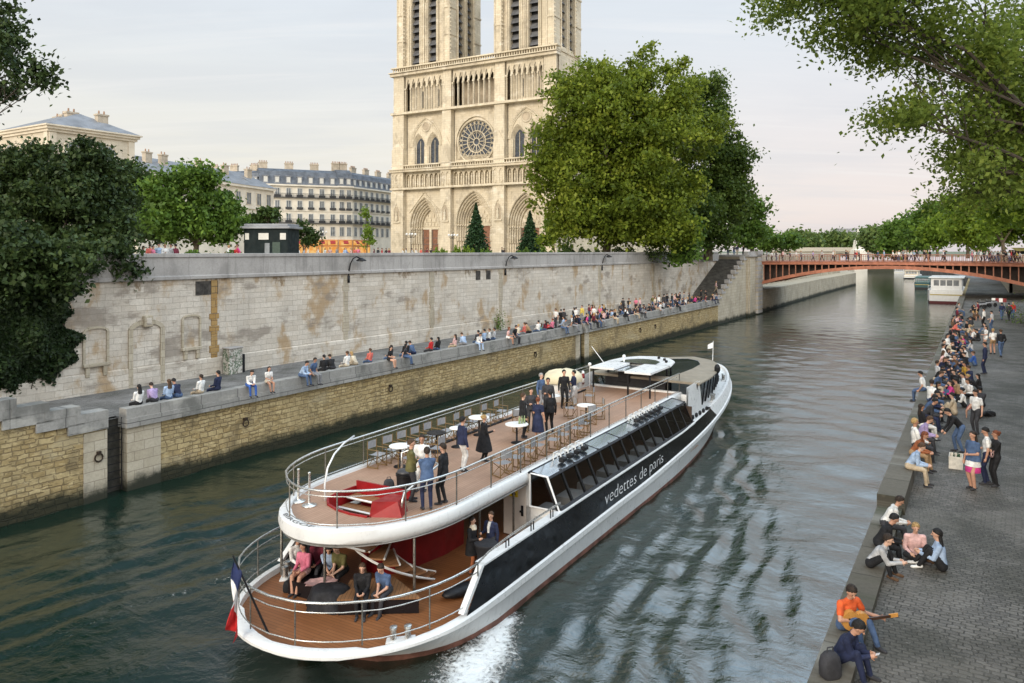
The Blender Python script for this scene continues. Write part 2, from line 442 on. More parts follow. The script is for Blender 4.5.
# ---- river -------------------------------------------------------------------------------------
def make_water():
    s = np.concatenate([np.arange(-45, 75, .22), np.arange(75, 140, .5), np.arange(140, 460, 3.0), np.array([460, 600, 900])])
    o = np.concatenate([np.arange(-32.5, -6, .22), np.arange(-6, 1.2, .3)])
    o = np.concatenate([[-260, -180, -110, -70, -50, -40, -35], o, [4, 30, 70]])
    S, O = np.meshgrid(s, o, indexing='ij')
    X = Q0.x + U.x * S + N.x * O; Y = Q0.y + U.y * S + N.y * O
    # boat frame
    dxb, dyb = X - BC.x, Y - BC.y
    c, sn = math.cos(BA), math.sin(BA)
    W = dxb * c - dyb * sn; L = dxb * sn + dyb * c
    Z = np.zeros_like(X)
    rng = np.random.default_rng(3)
    for k in range(26):
        wl = rng.uniform(.8, 4.5); a = rng.uniform(0, 2 * PI); ph = rng.uniform(0, 2 * PI)
        Z += .0026 * wl ** .8 * np.sin(2 * PI / wl * (X * math.cos(a) + Y * math.sin(a)) + ph + .8 * np.sin(.21 * X + ph) + .7 * np.sin(.17 * Y + 2 * ph))
    # diverging bow waves
    for side in (1, -1):
        Wd = W * side
        back = 32.0 - L
        q = Wd - 1.5
        inner = np.tan(math.radians(5)) * back - .5; outer = np.tan(math.radians(20)) * back + 1.2
        env = np.clip((q - inner) / 2.5, 0, 1) * np.clip((outer - q) / 1.6, 0, 1) * (back > -1) * np.exp(-back / 55)
        amp = .5 + .5 * np.sin(1.9 * L + .9 * Wd + 1.7 * np.sin(.75 * L + .3 * Wd)) * np.sin(.37 * L - .5 * Wd)
        amp = np.clip(amp * 1.25, 0, 1.3)
        warp = 1.1 * np.sin(.45 * L + .9 * np.sin(.4 * Wd)) + .9 * np.sin(.27 * L - .6 * Wd) + .5 * np.sin(1.3 * L + .8 * Wd)
        for wl, aa, wt in ((1.1, 12, .058), (1.6, 26, .050), (.72, 3, .036)):
            al = math.radians(aa)
            ph = 2 * PI / wl * (Wd * math.cos(al) + L * math.sin(al)) + warp
            Z += wt * env * (amp * 1.15 + .3) * np.sin(ph)
    # wash along the hull and behind the stern
    back = 2.0 - L
    ks = np.clip((back) / 3, 0, 1) * np.exp(-np.abs(np.abs(W) - 4.6 - .18 * back) / 1.5) * np.exp(-np.clip(back, 0, None) / 16)
    Z += .05 * ks * np.sin(5.1 * X + 2 * np.sin(3.3 * Y)) * np.sin(4.3 * Y + 1.7 * np.sin(2.9 * X))
    Z *= np.clip((130 - S) / 60, .15, 1)
    # foam: churned water thrown out at the quarter of the hull
    fo = np.clip(1.25 - np.abs(W - (3.98 + .26 * np.clip(back - 1.6, 0, 99) + .12 * np.sin(3 * L))) / (.35 + .20 * np.clip(back - 1, 0, 9)), 0, 1) * np.clip((back - 1.2) / .9, 0, 1) * np.clip(1 - (back - 8) / 7, 0, 1)
    fo2 = .35 * np.clip(1 - np.abs(W + (4.3 + .22 * np.clip(back - 1, 0, 99))) / (.3 + .05 * np.clip(back, 0, 9)), 0, 1) * np.clip((back - 1.2) / 2, 0, 1) * np.clip(1 - (back - 4) / 8, 0, 1)
    fo = np.clip(fo + fo2, 0, 1)
    ns, no = S.shape
    me = bpy.data.meshes.new('river')
    co_ = np.stack([X, Y, Z], -1).reshape(-1, 3)
    i = np.arange(ns * no).reshape(ns, no)
    q = np.stack([i[:-1, :-1], i[:-1, 1:], i[1:, 1:], i[1:, :-1]], -1).reshape(-1, 4)[:, ::-1]
    me.vertices.add(len(co_)); me.vertices.foreach_set('co', co_.ravel())
    me.loops.add(q.size); me.loops.foreach_set('vertex_index', q.ravel())
    me.polygons.add(len(q)); me.polygons.foreach_set('loop_start', np.arange(len(q)) * 4)
    me.polygons.foreach_set('use_smooth', np.ones(len(q), bool))
    me.update(); me.validate()
    at = me.attributes.new('foam', 'FLOAT', 'POINT'); at.data.foreach_set('value', fo.ravel().astype(np.float32))
    m = newmat('river_water'); t = NT(m)
    P = t.pos()
    along = t.dot(P, UX); acr = t.dot(P, (N.x, N.y, 0))
    v1 = t.comb(t.math('MULTIPLY', along, 1.0), t.math('MULTIPLY', acr, .55), 0)
    h = t.math('ADD', t.math('MULTIPLY', t.noise(v1, .9, 4, .55, .6), 1.0), t.math('MULTIPLY', t.noise(P, 3.0, 5, .65, .5), .42))
    h = t.math('ADD', h, t.math('MULTIPLY', t.noise(v1, .22, 3, .5, .8), 1.0))
    h = t.math('MULTIPLY', h, t.ramp(along, 12, 105, 1.0, .58))
    fa = t.new('ShaderNodeAttribute', attribute_name='foam').outputs['Fac']
    fn = t.math('ADD', t.math('MULTIPLY', t.noise(P, 3.4, 8, .8, 2.2), .75), t.math('MULTIPLY', t.noise(P, 7, 4, .7), .36))
    fm = t.ramp(t.math('ADD', t.math('MULTIPLY', fa, .36), fn), .68, .88)
    fm = t.math('MULTIPLY', fm, t.ramp(fa, .02, .15))
    base = t.mix(fm, (.004, .0165, .011, 1), (.85, .88, .88, 1))
    nrm = t.bump(h, .33, .20)
    nrm = t.bump(t.math('MULTIPLY', fn, fm), .8, .12, nrm)
    p = t.out(base, t.math('ADD', t.math('MULTIPLY', fm, .6), .045), nrm, spec=.5)
    p.inputs['IOR'].default_value = 2.2
    me.materials.append(m)
    ob = bpy.data.objects.new('river', me); COL.objects.link(ob); tag(ob, kind='structure')
    return ob
make_water()
# river bed keeps the far banks closed; ground sheets reach the horizon
ZC, ZR, ZP, ZQ = 9.2, 9.0, 3.2, 3.4
def oW(s): return 7.56 - (s + 20) * (7.56 - 4.45) / 123.0 if s > -20 else 7.56       # upper wall line
mb = MB()
wl = [riv(s, oW(s) + .35, ZC) for s in (-120, -20, 103.5)] + [riv(103.6, .2, ZC), riv(128, .4, ZC), riv(128.1, 5.2, ZC), riv(238, 5.8, ZC), riv(300, 19, ZC), riv(460, 55, ZC)]
far = [riv(460, 1500, ZC), riv(-120, 900, ZC)]
mb.poly(wl + far)
mb.build('parvis_ground', M_city, kind='structure')
mb = MB()
mb.poly([riv(-120, -36.2, ZR), riv(80, -36.2, ZR), riv(80.1, -44.5, ZR), riv(134, -44.5, ZR), riv(134.1, -36.2, ZR), riv(460, -36.2, ZR), riv(460, -1500, ZR), riv(-120, -900, ZR)][::-1])
mb.build('street_ground', M_asph, kind='structure')
mb = MB()
mb.poly([riv(458, 1500, ZR - 1.4), riv(458, -1500, ZR - 1.4), riv(4500, -4000, ZR - 1.4), riv(4500, 4000, ZR - 1.4)][::-1])
mb.build('far_ground', pm('far_town_ground', (.12, .14, .09), .9, world=True), kind='structure')

# ---- far quay: path, low seat wall, river wall --------------------------------------------------
mb = MB(); mb.loft([[riv(s, .5, ZP), riv(s, oW(s) + .1, ZP)] for s in (-60, -20, 20, 60, 104)][::-1])
mb.build('quay_path', M_path, kind='structure')
S1 = s_of_x(128, 0.0); S0 = s_of_x(108, 0.0)
ZT, ZB = 3.63, 2.80
def wallbox(mb, s0, s1, o0, o1, z0, z1, m=0):
    P = [riv(s0, o0), riv(s1, o0), riv(s1, o1), riv(s0, o1)]
    mb.prism([(p.x, p.y) for p in P], z0, z1, m)
low = thing('river_wall', 'long ochre stone river wall rising from the green water below the seat coping', 'quay wall', riv(40, .3, 0))
mb = MB(Matrix()); 
for (a, b) in ((S1 + 1.6, s_of_x(583, 0) - .45), (s_of_x(583, 0) + .45, 88.5)): wallbox(mb, a, b, .10, .9, -2.5, ZB)
mb.build('masonry', M_low, low)
mb = MB(Matrix())
for a in (S1 - .0, s_of_x(583, 0) - 1.4, s_of_x(583, 0) + .48): wallbox(mb, a, a + (1.6 if a < 20 else .92), .06, .9, -2.5, ZB - .003)
mb.build('pier_block', M_pale, low)
mb = MB(Matrix())
sg = s_of_x(583, 0)
wallbox(mb, S1 - .1, sg - .35, -.04, .5, 3.2, ZT); wallbox(mb, sg + .35, 88.5, -.04, .5, 3.2, ZT)
wallbox(mb, S1 - .12, sg - .33, -.12, .56, ZB, 3.197); wallbox(mb, sg + .33, 88.5, -.12, .56, ZB, 3.197)
mb.build('coping', M_cope, low)
# ladder recesses (dark slots with iron rungs)
M_iron = pm('black_iron', (.02, .02, .022), .5, .6, .3, 8)
M_dark = pm('dark_slot_stone', (.045, .042, .035), .7, 0, .35, 3, .5, 12, world=True)
mb = MB(Matrix()); wallbox(mb, S0, S1, .62, .95, -2.5, ZP); wallbox(mb, sg - .45, sg + .45, .45, .9, -2.5, ZP)
mb.build('recess', M_dark, low)
for sc, w_ in (((S0 + S1) / 2, .34), (sg, .2)):
    mb = MB(Matrix())
    for k in range(9): mb.cyl(riv(sc - w_, .3, .3 + k * .33), riv(sc + w_, .3, .3 + k * .33), .022, n=5)
    for sgn in (-1, 1): mb.cyl(riv(sc + sgn * w_, .3, .1), riv(sc + sgn * w_, .3, 3.25), .025, n=5)
    mb.build('ladder', M_iron, low)
# mooring rings in the wall
M_ring = pm('rusty_iron', (.05, .035, .025), .7, .5, .3, 12)
for px, zz in ((98, None), (390, None), (535, None), (245, None), (640, None), (655, None)):
    s = s_of_x(px, .05); c = riv(s, .02, 1.9)
    mb = MB(Matrix())
    ang = [2 * PI * i / 12 for i in range(12)]
    mb.tube([c - N * .04 + U * .17 * math.cos(a) + Vector((0, 0, .17 * math.sin(a) - .1)) for a in ang], .035, 5, closed=True)
    mb.box(c + Vector((0, 0, .1)), (.16, .2, .14), RIVROT)
    mb.build('mooring_ring', M_ring, low)
# stepped wall at the near end
stw = thing('stepped_wall', 'stone river wall with pale capstones climbing in steps beside the ladder slot', 'quay wall', riv(S0 - 4, .3, 0))
edges = [(108, 0), (80, 1), (49, 2), (16, 3), (-18, 4), (-60, 5), (-120, 6), (-200, 7)]
mbc = MB(Matrix()); mbw = MB(Matrix())
for k in range(len(edges) - 1):
    s1, s0 = s_of_x(edges[k][0], 0), s_of_x(edges[k + 1][0], 0)
    zt = ZT + .12 + .36 * k
    wallbox(mbc, s0 - .18, s1 - .004, -.06, .62, zt - .36, zt)
    wallbox(mbc, s0 - .5, s1 + .16 if k else s1 - .01, -.05, .60, zt - .78, zt - .364)
    wallbox(mbw, s0, s1, .06, 1.0, -2.5, zt - .782)
sL = s_of_x(-200, 0); wallbox(mbw, sL - 40, sL, .06, 1, -2.5, 7.5)
mbc.build('capstone', M_cope, stw); mbw.build('masonry', M_low, stw)
mb = MB(Matrix()); wallbox(mb, s_of_x(84, 0), S0 - .012, .03, .5, -2.4, ZB + .1); mb.build('pier_block', M_pale, stw)

# ---- upper retaining wall with parapet -----------------------------------------------------------
upw = thing('retaining_wall', 'tall pale limestone retaining wall with grey parapet above the seated crowd', 'quay wall', riv(40, 7, 3))
SEG = [-120, -60, -20, 0, 20, 40, 60, 80, 100, 103.5]
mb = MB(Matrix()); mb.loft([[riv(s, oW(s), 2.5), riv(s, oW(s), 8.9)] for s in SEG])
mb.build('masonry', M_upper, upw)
mb = MB(Matrix())
mb.loft([[riv(s, oW(s), 8.87), riv(s, oW(s) - .16, 8.9), riv(s, oW(s) - .16, 9.06), riv(s, oW(s) - .06, 9.12), riv(s, oW(s) - .05, 10.12), riv(s, oW(s) - .12, 10.16), riv(s, oW(s) - .12, 10.34), riv(s, oW(s) + .4, 10.36), riv(s, oW(s) + .4, 9.0)] for s in SEG])
mb.build('parapet', M_para, upw, fix=False)
mb = MB(Matrix())
mb.loft([[riv(s, oW(s), 4.25), riv(s, oW(s) - .07, 4.2), riv(s, oW(s) - .09, 3.1)] for s in SEG]); mb.build('plinth', M_upper, upw)
M_drain = pm('dark_stain_stone', (.12, .09, .06), .9, 0, .4, 2, .4, 10, world=True)
def on_wall(px, z, out=.0):
    s = s_of_x(px, 7.1); return s, riv(s, oW(s) - out, z)
def frame_arch(px0, px1, z0, z1, arch, wid, part, keystone=False, door=False):
    sA = s_of_x(px0, oW(0)); sB = s_of_x(px1, oW(3)); sm = (sA + sB) / 2; hw = (sB - sA) / 2
    f = lambda s, z, out: riv(s, oW(s) - out, z)
    mb = MB(Matrix())
    prof = []
    n = 12
    inner = [(sA, z0)] + [(sm - hw * math.cos(PI * i / n), z1 + arch * math.sin(PI * i / n)) for i in range(n + 1)] + [(sB, z0)]
    outer = [(sA - wid, z0)] + [(sm - (hw + wid) * math.cos(PI * i / n), z1 + (arch + wid) * math.sin(PI * i / n)) for i in range(n + 1)] + [(sB + wid, z0)]
    rings = [[f(*a, .002), f(*a, .10), f(*b, .10), f(*b, .002)] for a, b in zip(outer, inner)]
    mb.loft(rings, 0)
    mb.poly([f(*p, .012) for p in inner], 1)
    if keystone:
        c = f(sm, z1 + arch + .15, .12); mb.box(c, (.5, .3, .62), RIVROT, 0, .04)
        mb.box(f(sm, z1 + arch + .15, .27), (.3, .06, .36), RIVROT, 1, .02)
    if not door:
        for ss in (sA + .1, sB - .1): mb.box(f(ss, z0 - .42, .07), (.22, .14, .5), RIVROT, 0, .02)
        mb.box(f(sm, z0 - .08, .09), (hw * 2 + wid * 2.4, .2, .18), RIVROT, 0, .02)
    mb.build(part, [M_pale, M_upper], upw)
frame_arch(84, 106, 4.75, 6.35, .18, .12, 'blind_window')
frame_arch(131, 159, 3.22, 6.2, .35, .24, 'blind_door', True, True)
frame_arch(181, 197, 5.0, 6.6, .16, .12, 'blind_window')
for px in (212, 341, 425, 492, 588, 640):
    s = s_of_x(px, 7.0); mb = MB(Matrix())
    zz = 8.8
    while zz > 4.4:
        h = random.uniform(.32, .5); wd = random.choice((.32, .5))
        o_ = oW(s); mb.box(riv(s, o_ + .0, zz - h / 2), (wd * 1.3, .08, h - .02), RIVROT, 0, .01); zz -= h
    mb.build('quoin', M_pale if px > 212 else stone_mat('ochre_quoin', (.36, .22, .08, 1), (.42, .28, .12, 1), (.2, .13, .07, 1), .7, .4, UX, .02, .5), upw)
for px in (205, 480, 470):
    s = s_of_x(px, 7.0); mb = MB(Matrix())
    mb.box(riv(s, oW(s) - .004, 8.35), (1.5 if px == 205 else .7, .03, .8), RIVROT); mb.build('stain_patch', pm('soot_black_stone', (.05, .045, .04), .9, 0, .5, 3, .5, 9, world=True), upw)

# ---- stair up to the bridge and abutment ---------------------------------------------------------
st = thing('stone_stairway', 'wide grey stone stairway climbing from the quay to the red bridge', 'stairway', riv(96, 2.4, ZP))
mb = MB(Matrix()); ns = 36; sa, sb = 89.5, 103.5
for k in range(ns):
    s0 = sa + (sb - sa) * k / ns
    wallbox(mb, s0, s0 + (sb - sa) / ns, .5, oW(s0) - .005, ZP - .5, ZP + (9.15 - ZP) * (k + 1) / ns)
mb.build('steps', pm('worn_step_stone', (.10, .095, .085), .85, 0, .35, 1.5, .4, 15, world=True), st)
bal = thing('stair_balustrade', 'pale stone balustrade wall stepping up beside the stairway to the bridge', 'balustrade', riv(96, .2, 3))
mb = MB(Matrix()); wallbox(mb, 88.5, 104, .10, .9, -2.5, ZB)
nb = 9
for k in range(nb):
    s0 = 88.5 + k * (104 - 88.5) / nb; s1 = s0 + (104 - 88.5) / nb
    zt = 3.9 + (9.3 - 3.9) * k / (nb - 1)
    wallbox(mb, s0, s1, .1, .5, ZB, zt - .25)
mb.build('masonry', M_pale, bal)
mb = MB(Matrix())
for k in range(nb):
    s0 = 88.5 + k * (104 - 88.5) / nb; s1 = s0 + (104 - 88.5) / nb
    zt = 3.9 + (9.3 - 3.9) * k / (nb - 1)
    wallbox(mb, s0 - .3, s1 - .004, -.02, .6, zt - .25, zt); wallbox(mb, s0 - .3, s0 + .42, -.04, .62, zt + .002, zt + .34)
mb.build('capstone', M_para, bal)
ab = thing('bridge_abutment', 'pale stone abutment tower with banded pilasters at the bridge foot', 'abutment', riv(107, 2, 0))
mb = MB(Matrix()); wallbox(mb, 104, 112, -.15, 5, -2.5, 9.6)
wallbox(mb, 104.6, 105.6, -.32, .1, -2.4, 9.3); wallbox(mb, 109, 111.9, -.5, .1, -2.4, 9.5)
mb.build('masonry', M_pale, ab)
mb = MB(Matrix())
for k in range(13): wallbox(mb, 108.9, 112.02, -.56, .1, .2 + k * .72, .2 + k * .72 + .5)
mb.build('banded_pilaster', M_para, ab)
mb = MB(Matrix()); wallbox(mb, 103.7, 112.3, -.45, 5.2, 9.6, 9.9); wallbox(mb, 104, 112, -.2, .5, 9.9, 10.35); wallbox(mb, 108.6, 112.2, -.6, .7, 9.902, 10.5)
mb.build('parapet', M_para, ab)
far_w = thing('river_wall', 'pale stone quay wall running on upstream beneath and past the bridge', 'quay wall', riv(180, .3, 0))
mb = MB(Matrix()); mb.loft([[riv(s, o_, -2.5), riv(s, o_, 3.7), riv(s, o_ + .6, 3.7), riv(s, o_ + .8, 3.7), riv(s, o_ + 5, 3.7)] for s, o_ in ((112, .15), (180, 1.0), (238, .9), (300, 14), (460, 50))][::-1])
mb.build('masonry', M_pale, far_w)
mb = MB(Matrix()); mb.loft([[riv(s, o_, 3.3), riv(s, o_, 9.3), riv(s, o_ + .5, 9.3)] for s, o_ in ((128, 5), (180, 5.5), (238, 5.6), (300, 19), (460, 55))][::-1]); mb.build('upper_wall', M_pale, far_w)

# ---- near (right) quay ----------------------------------------------------------------------------
OE = -29.27
mb = MB(); mb.loft([[riv(s, OE - .5, ZQ), riv(s, -45, ZQ)] for s in (-60, -20, 0, 20, 60, 110, 200, 460)]); mb.build('cobbled_quay', M_cobble, kind='structure')
M_kerb = stone_mat('mossy_kerb_stone', (.115, .102, .080, 1), (.165, .148, .120, 1), (.04, .038, .03, 1), 1.7, 5, UX, .02, .5, stain=(.06, .065, .035, 1), stain_amt=.7, stain2=(.25, .24, .21, 1))
mb = MB(Matrix())
fbp = [riv(s, o) for s, o in ((215, -29.3), (300, -20), (360, -8), (460, 8), (460, -45), (215, -37))]
mb.prism([(p.x, p.y) for p in fbp], -1, ZQ + .01); mb.build('far_quay', M_path, kind='structure')
kw = thing('quay_wall', 'cobbled quay edge wall with mossy kerbstones stepping up into a low seat', 'quay wall', riv(20, OE - .3, 0))
sK = 3.6
mb = MB(Matrix()); mb.loft([[riv(s, OE, -2.5), riv(s, OE, 3.25), riv(s, OE - .6, 3.3)] for s in (-60, 40, 135, 460)][::-1]); mb.build('masonry', M_low, kw)
mb = MB(Matrix()); wallbox(mb, -60, sK - .003, OE - .56, OE + .04, 3.1, ZQ + .16); mb.build('kerb', M_kerb, kw)
mb = MB(Matrix()); wallbox(mb, sK, 112, OE - .62, OE + .06, 3.1, ZQ + .46); mb.build('raised_kerb', M_kerb, kw)
rw = thing('retaining_wall', 'stone street wall behind the cobbled quay by the far bridge end', 'quay wall', riv(60, -36, 3))
for sec in ((-60, 40, 80), (134, 150, 460)):
    mb = MB(Matrix()); mb.loft([[riv(s, -36.0, 3.2), riv(s, -36.0, 10.0), riv(s, -36.5, 10.0), riv(s, -36.5, 8.9)] for s in sec]); wallbox(mb, sec[0] if sec[0] > 0 else sec[-1] - .6, sec[0] + .6 if sec[0] > 0 else sec[-1], -44.5, -36.5, 3.2, 9.98); mb.build('masonry', M_pale, rw)
# ---- the excursion boat ----------------------------------------------------------------------------
M_white = pm('white_boat_paint', (.72, .72, .71), .35, 0, .06, 2, 0, 40, .5)
def scuffed(name, col, rough=.38, amt=.5):
    m = newmat(name); t = NT(m); P = t.objco()
    v = t.scalev(P, (1, 2.2, .35)); base = t.mix(t.ramp(t.noise(v, 2.2, 6, .7), .52, .72, 0, amt), (*col, 1), tuple(x * .55 for x in col) + (1,))
    base = t.mix(t.ramp(t.noise(t.scalev(P, (1, .5, 2.5)), 3.1, 6, .75), .60, .72, 0, amt * .8), base, (.22, .14, .09, 1))
    base = t.mix(t.ramp(t.noise(P, .8, 4, .6), .4, .7, 0, .18), base, tuple(x * .7 for x in col) + (1,))
    t.out(base, t.ramp(t.noise(P, 5, 4), .3, .7, rough - .12, rough + .15), t.bump(t.noise(P, 1.3, 3), .12, .05))
    return m
M_hullw = scuffed('grey_white_hull_paint', (.58, .585, .58)); M_strake = scuffed('scuffed_white_strake', (.70, .70, .69), .35, .3)
M_anti = pm('rusty_red_boot_top', (.19, .085, .062), .7, 0, .45, 1.8, .2, 20)
M_black = pm('glossy_black_panel', (.006, .006, .008), .18, 0, .3, 1, 0, 40, .5)
M_blackm = pm('matt_black_metal', (.012, .012, .014), .5, .3, .3, 5)
M_steel = pm('brushed_steel_rail', (.62, .61, .58), .28, .85, .1, 9)
M_steeld = pm('grey_steel_post', (.22, .21, .19), .35, .8, .2, 9)
M_red = pm('dark_red_paint', (.17, .006, .008), .4, 0, .15, 2)
M_glassd = None
def glass(name, tint, refl=.03, rough=.02, k=.9):
    m = newmat(name); t = NT(m)
    tr = t.new('ShaderNodeBsdfTransparent'); tr.inputs[0].default_value = (*tint, 1)
    gl = t.new('ShaderNodeBsdfGlossy'); gl.inputs['Roughness'].default_value = rough; gl.inputs[0].default_value = (.9, .95, 1, 1)
    fr = t.new('ShaderNodeFresnel'); fr.inputs[0].default_value = 1.5
    f = t.math('ADD', t.math('MULTIPLY', fr.outputs[0], k), refl, clamp=True)
    mx = t.new('ShaderNodeMixShader'); t.link(f, mx.inputs[0]); t.link(tr.outputs[0], mx.inputs[1]); t.link(gl.outputs[0], mx.inputs[2])
    o = t.new('ShaderNodeOutputMaterial'); t.link(mx.outputs[0], o.inputs[0])
    return m
M_glass = glass('smoked_window_glass', (.50, .51, .52), .0, .02, .55); M_roofg = glass('blue_tinted_roof_glass', (.10, .12, .15), .62, .2); M_skyl = glass('dark_skylight_glass', (.03, .035, .04), .03, .2, .7)
def planks(name, c1, c2, cm, wd, axis='y', rough=.55, ln=2.4):
    m = newmat(name); t = NT(m); P = t.objco()
    x = t.dot(P, (1, 0, 0)); y = t.dot(P, (0, 1, 0))
    v = t.comb(y, x, 0) if axis == 'y' else t.comb(x, y, 0)
    br = t.new('ShaderNodeTexBrick'); t.link(v, br.inputs['Vector'])
    br.inputs['Scale'].default_value = 1; br.inputs['Brick Width'].default_value = ln; br.inputs['Row Height'].default_value = wd
    br.inputs['Mortar Size'].default_value = .007; br.inputs['Color1'].default_value = c1; br.inputs['Color2'].default_value = c2; br.inputs['Mortar'].default_value = cm
    base = t.mix(t.ramp(t.noise(P, .9, 5, .65), .35, .7, 0, .35), br.outputs['Color'], tuple(x * .6 for x in c1[:3]) + (1,))
    base = t.mix(t.ramp(t.noise(P, 6, 4, .7), .55, .75, 0, .2), base, tuple(min(1, x * 1.3) for x in c2[:3]) + (1,))
    t.out(base, rough, t.bump(br.outputs['Fac'], -.3, .01), spec=.35)
    return m
M_teak = planks('pinkish_teak_deck', (.37, .225, .150, 1), (.42, .26, .178, 1), (.22, .13, .085, 1), .11)
M_floor = planks('brown_wood_floor', (.23, .090, .033, 1), (.28, .115, .045, 1), (.09, .036, .017, 1), .12, 'x', .4)

def hb(s):
    if s < -1.5:
        t_ = (-1.5 - s) / 4.3
        return 4.1 * max(0.0, 1 - t_ ** 2.3) ** .5
    if s < 15: return 4.1
    t_ = (s - 15) / 19.0
    return 4.1 * max(0.0, 1 - t_ ** 2.6) ** .62
def zg(s): return (.9 if s < 0 else .9 + .1 * min(1, s / 8)) + (1.35 * ((s - 10) / 24) ** 1.4 if s > 10 else 0)
def zt(s): return 1.9 if s < 16 else 1.9 + .75 * ((s - 16) / 18) ** 1.1
def hw(s):
    if s < -.5:
        t_ = (-.5 - s) / 3.6
        return 3.95 * max(0.0, 1 - min(1, t_) ** 2.2) ** .5
    if s < 12: return 4.0
    t_ = min(1, (s - 12) / 19.6)
    return 4.0 * max(0.0, 1 - t_ ** 2.2) ** .8
boat = thing('excursion_boat', 'white two-deck excursion boat with black side band and teak sun deck cruising the river', 'boat', BC, -BA)
ST = [-1.5 - 4.3 * math.sin(PI / 2 * (1 - i / 15)) for i in range(16)] + list(np.linspace(-.5, 15, 17)) + list(np.linspace(16, 33, 24)) + [33.4, 33.7, 33.9, 34.0]
mb = MB(BOATM)
for sg in (1, -1):
    rows = []
    for s in ST:
        b = hb(s); w = min(hw(s), b); z1 = zg(s)
        sw = s if s > -4.0 else -4.0 + (s + 4) * .3
        rows.append([(0 if w < .01 else sg * w * .8, sw, -1.0), (sg * w, sw, -.05), (sg * (w + (b - w) * .15), sw + (s - sw) * .15, .16), (sg * (w + (b - w) * .75), sw + (s - sw) * .8, z1 - .34), (sg * b, s, z1 - (.22 if s > -.5 else .12))])
    n = len(rows)
    for i in range(n - 1):
        for j in range(4):
            q = [rows[i][j], rows[i + 1][j], rows[i + 1][j + 1], rows[i][j + 1]]
            if sg < 0: q = q[::-1]
            mb.quad(*q, m=(1, 1, 0, 0)[j] if j else 1)
mb.build('hull', [M_hullw, M_anti], boat, angle=40, fix=True)
mb = MB(BOATM)                      # thick white rubbing strake and gunwale all round
for sg in (1, -1):
    rows = []
    for s in ST:
        b = hb(s); z1 = zg(s)
        k = 1 if b > .3 else b / .3
        th = .24 - .11 * max(0, min(1, (-s - .5) / 3))
        rows.append([(sg * b, s, z1 - th), (sg * (b + .07 * k), s - (.07 if s < -5 else 0), z1 - th + .03), (sg * (b + .07 * k), s - (.07 if s < -5 else 0), z1 - .03), (sg * b, s, z1 + .02), (sg * max(0, b - .2), s + (.2 if s < -4.8 else 0), z1 + .02)])
    mb.loft(rows if sg > 0 else [r[::-1] for r in rows])
mb.build('rubbing_strake', M_strake, boat, angle=50)
mb = MB(BOATM)                      # inside of the stern bulwark
for sg in (1, -1):
    rows = [[(sg * max(0, hb(s) - .2), s + (.2 if s < -4.8 else 0), zg(s) + .02), (sg * max(0, hb(s) - .22), s + (.22 if s < -4.8 else 0), .74)] for s in ST if s < 4.2]
    mb.loft(rows if sg > 0 else [r[::-1] for r in rows])
mb.build('bulwark', M_white, boat, smooth=True)
mb = MB(BOATM)
pl = [(hb(s) - .1 if hb(s) > .1 else 0, s + (.1 if s < -5 else 0)) for s in ST if s <= 19]
mb.poly([(x, y, .75) for x, y in pl] + [(-x, y, .75) for x, y in pl[::-1]]); mb.build('lower_deck', M_floor, boat)
# black side band, white bow topsides, ledges
for sg, nm in ((1, 0), (-1, 1)):
    mb = MB(BOATM); ss = np.linspace(0, 1, 26)
    rows = []
    for u in ss:
        sb_ = -2.15 + u * (22.6 + 2.15); st_ = -1.15 + u * (21.5 + 1.15)
        rows.append([(sg * (hb(sb_) + .01), sb_, zg(sb_) + .025), (sg * (hb(st_) - .12), st_, zt(st_))])
    mb.loft(rows if sg > 0 else [r[::-1] for r in rows])
    band = mb.build('side_band', M_black, boat, smooth=True)
    mb = MB(BOATM)                   # white slanted end strip
    a = Vector((sg * 4.08, -2.2, 1.02)); b = Vector((sg * 4.0, -1.2, 1.92))
    mb.loft([[a + Vector((0, -.1, 0)), b + Vector((0, -.1, 0)), b + Vector((-sg * .2, -.1, 0)), a + Vector((-sg * .2, -.1, 0))], [a + Vector((0, .06, 0)), b + Vector((0, .06, 0)), b + Vector((-sg * .2, .06, 0)), a + Vector((-sg * .2, .06, 0))]], closed=True)
    mb.build('panel_end', M_white, boat, fix=True)
    mb = MB(BOATM)                   # ledge on top and inner face
    rows = [[(sg * (hb(s) - .10), s, zt(s) - .02), (sg * (hb(s) - .10), s, zt(s) + .03), (sg * min(hb(s) - .38, 3.62), s, zt(s) + .03), (sg * min(hb(s) - .38, 3.62), s, .75)] for s in np.linspace(-1.15, 4.2, 8)]
    mb.loft(rows if sg > 0 else [r[::-1] for r in rows])
    rows = [[(sg * (hb(s) - .10), s, zt(s) - .02), (sg * (hb(s) - .10), s, zt(s) + .03), (sg * 3.85, s, zt(s) + .03)] for s in np.linspace(4.2, 18.4, 14)]
    mb.loft(rows if sg > 0 else [r[::-1] for r in rows])
    mb.build('side_ledge', M_white, boat, angle=40)
mb = MB(BOATM)                       # white bow topsides and foredeck
for sg in (1, -1):
    rows = []
    for u in np.linspace(0, 1, 22):
        sb_ = 22.6 + u * (34 - 22.6); st_ = 21.5 + u * (33.9 - 21.5)
        rows.append([(sg * (hb(sb_) + .01), sb_, zg(sb_) + .02), (sg * max(0, hb(st_) - .10), st_, zt(st_)), (sg * max(0, hb(st_) - .14), st_, zt(st_) + .1), (sg * max(0, hb(st_) - .3), st_ , zt(st_) + .1), (sg * max(0, hb(st_) - .32), st_, zt(st_) - .1)])
    mb.loft(rows if sg > 0 else [r[::-1] for r in rows])
mb.build('bow_topside', M_white, boat, angle=35)
mb = MB(BOATM)
pl = [(max(0, hb(s) - .2), s) for s in np.linspace(18.4, 33.8, 26)]
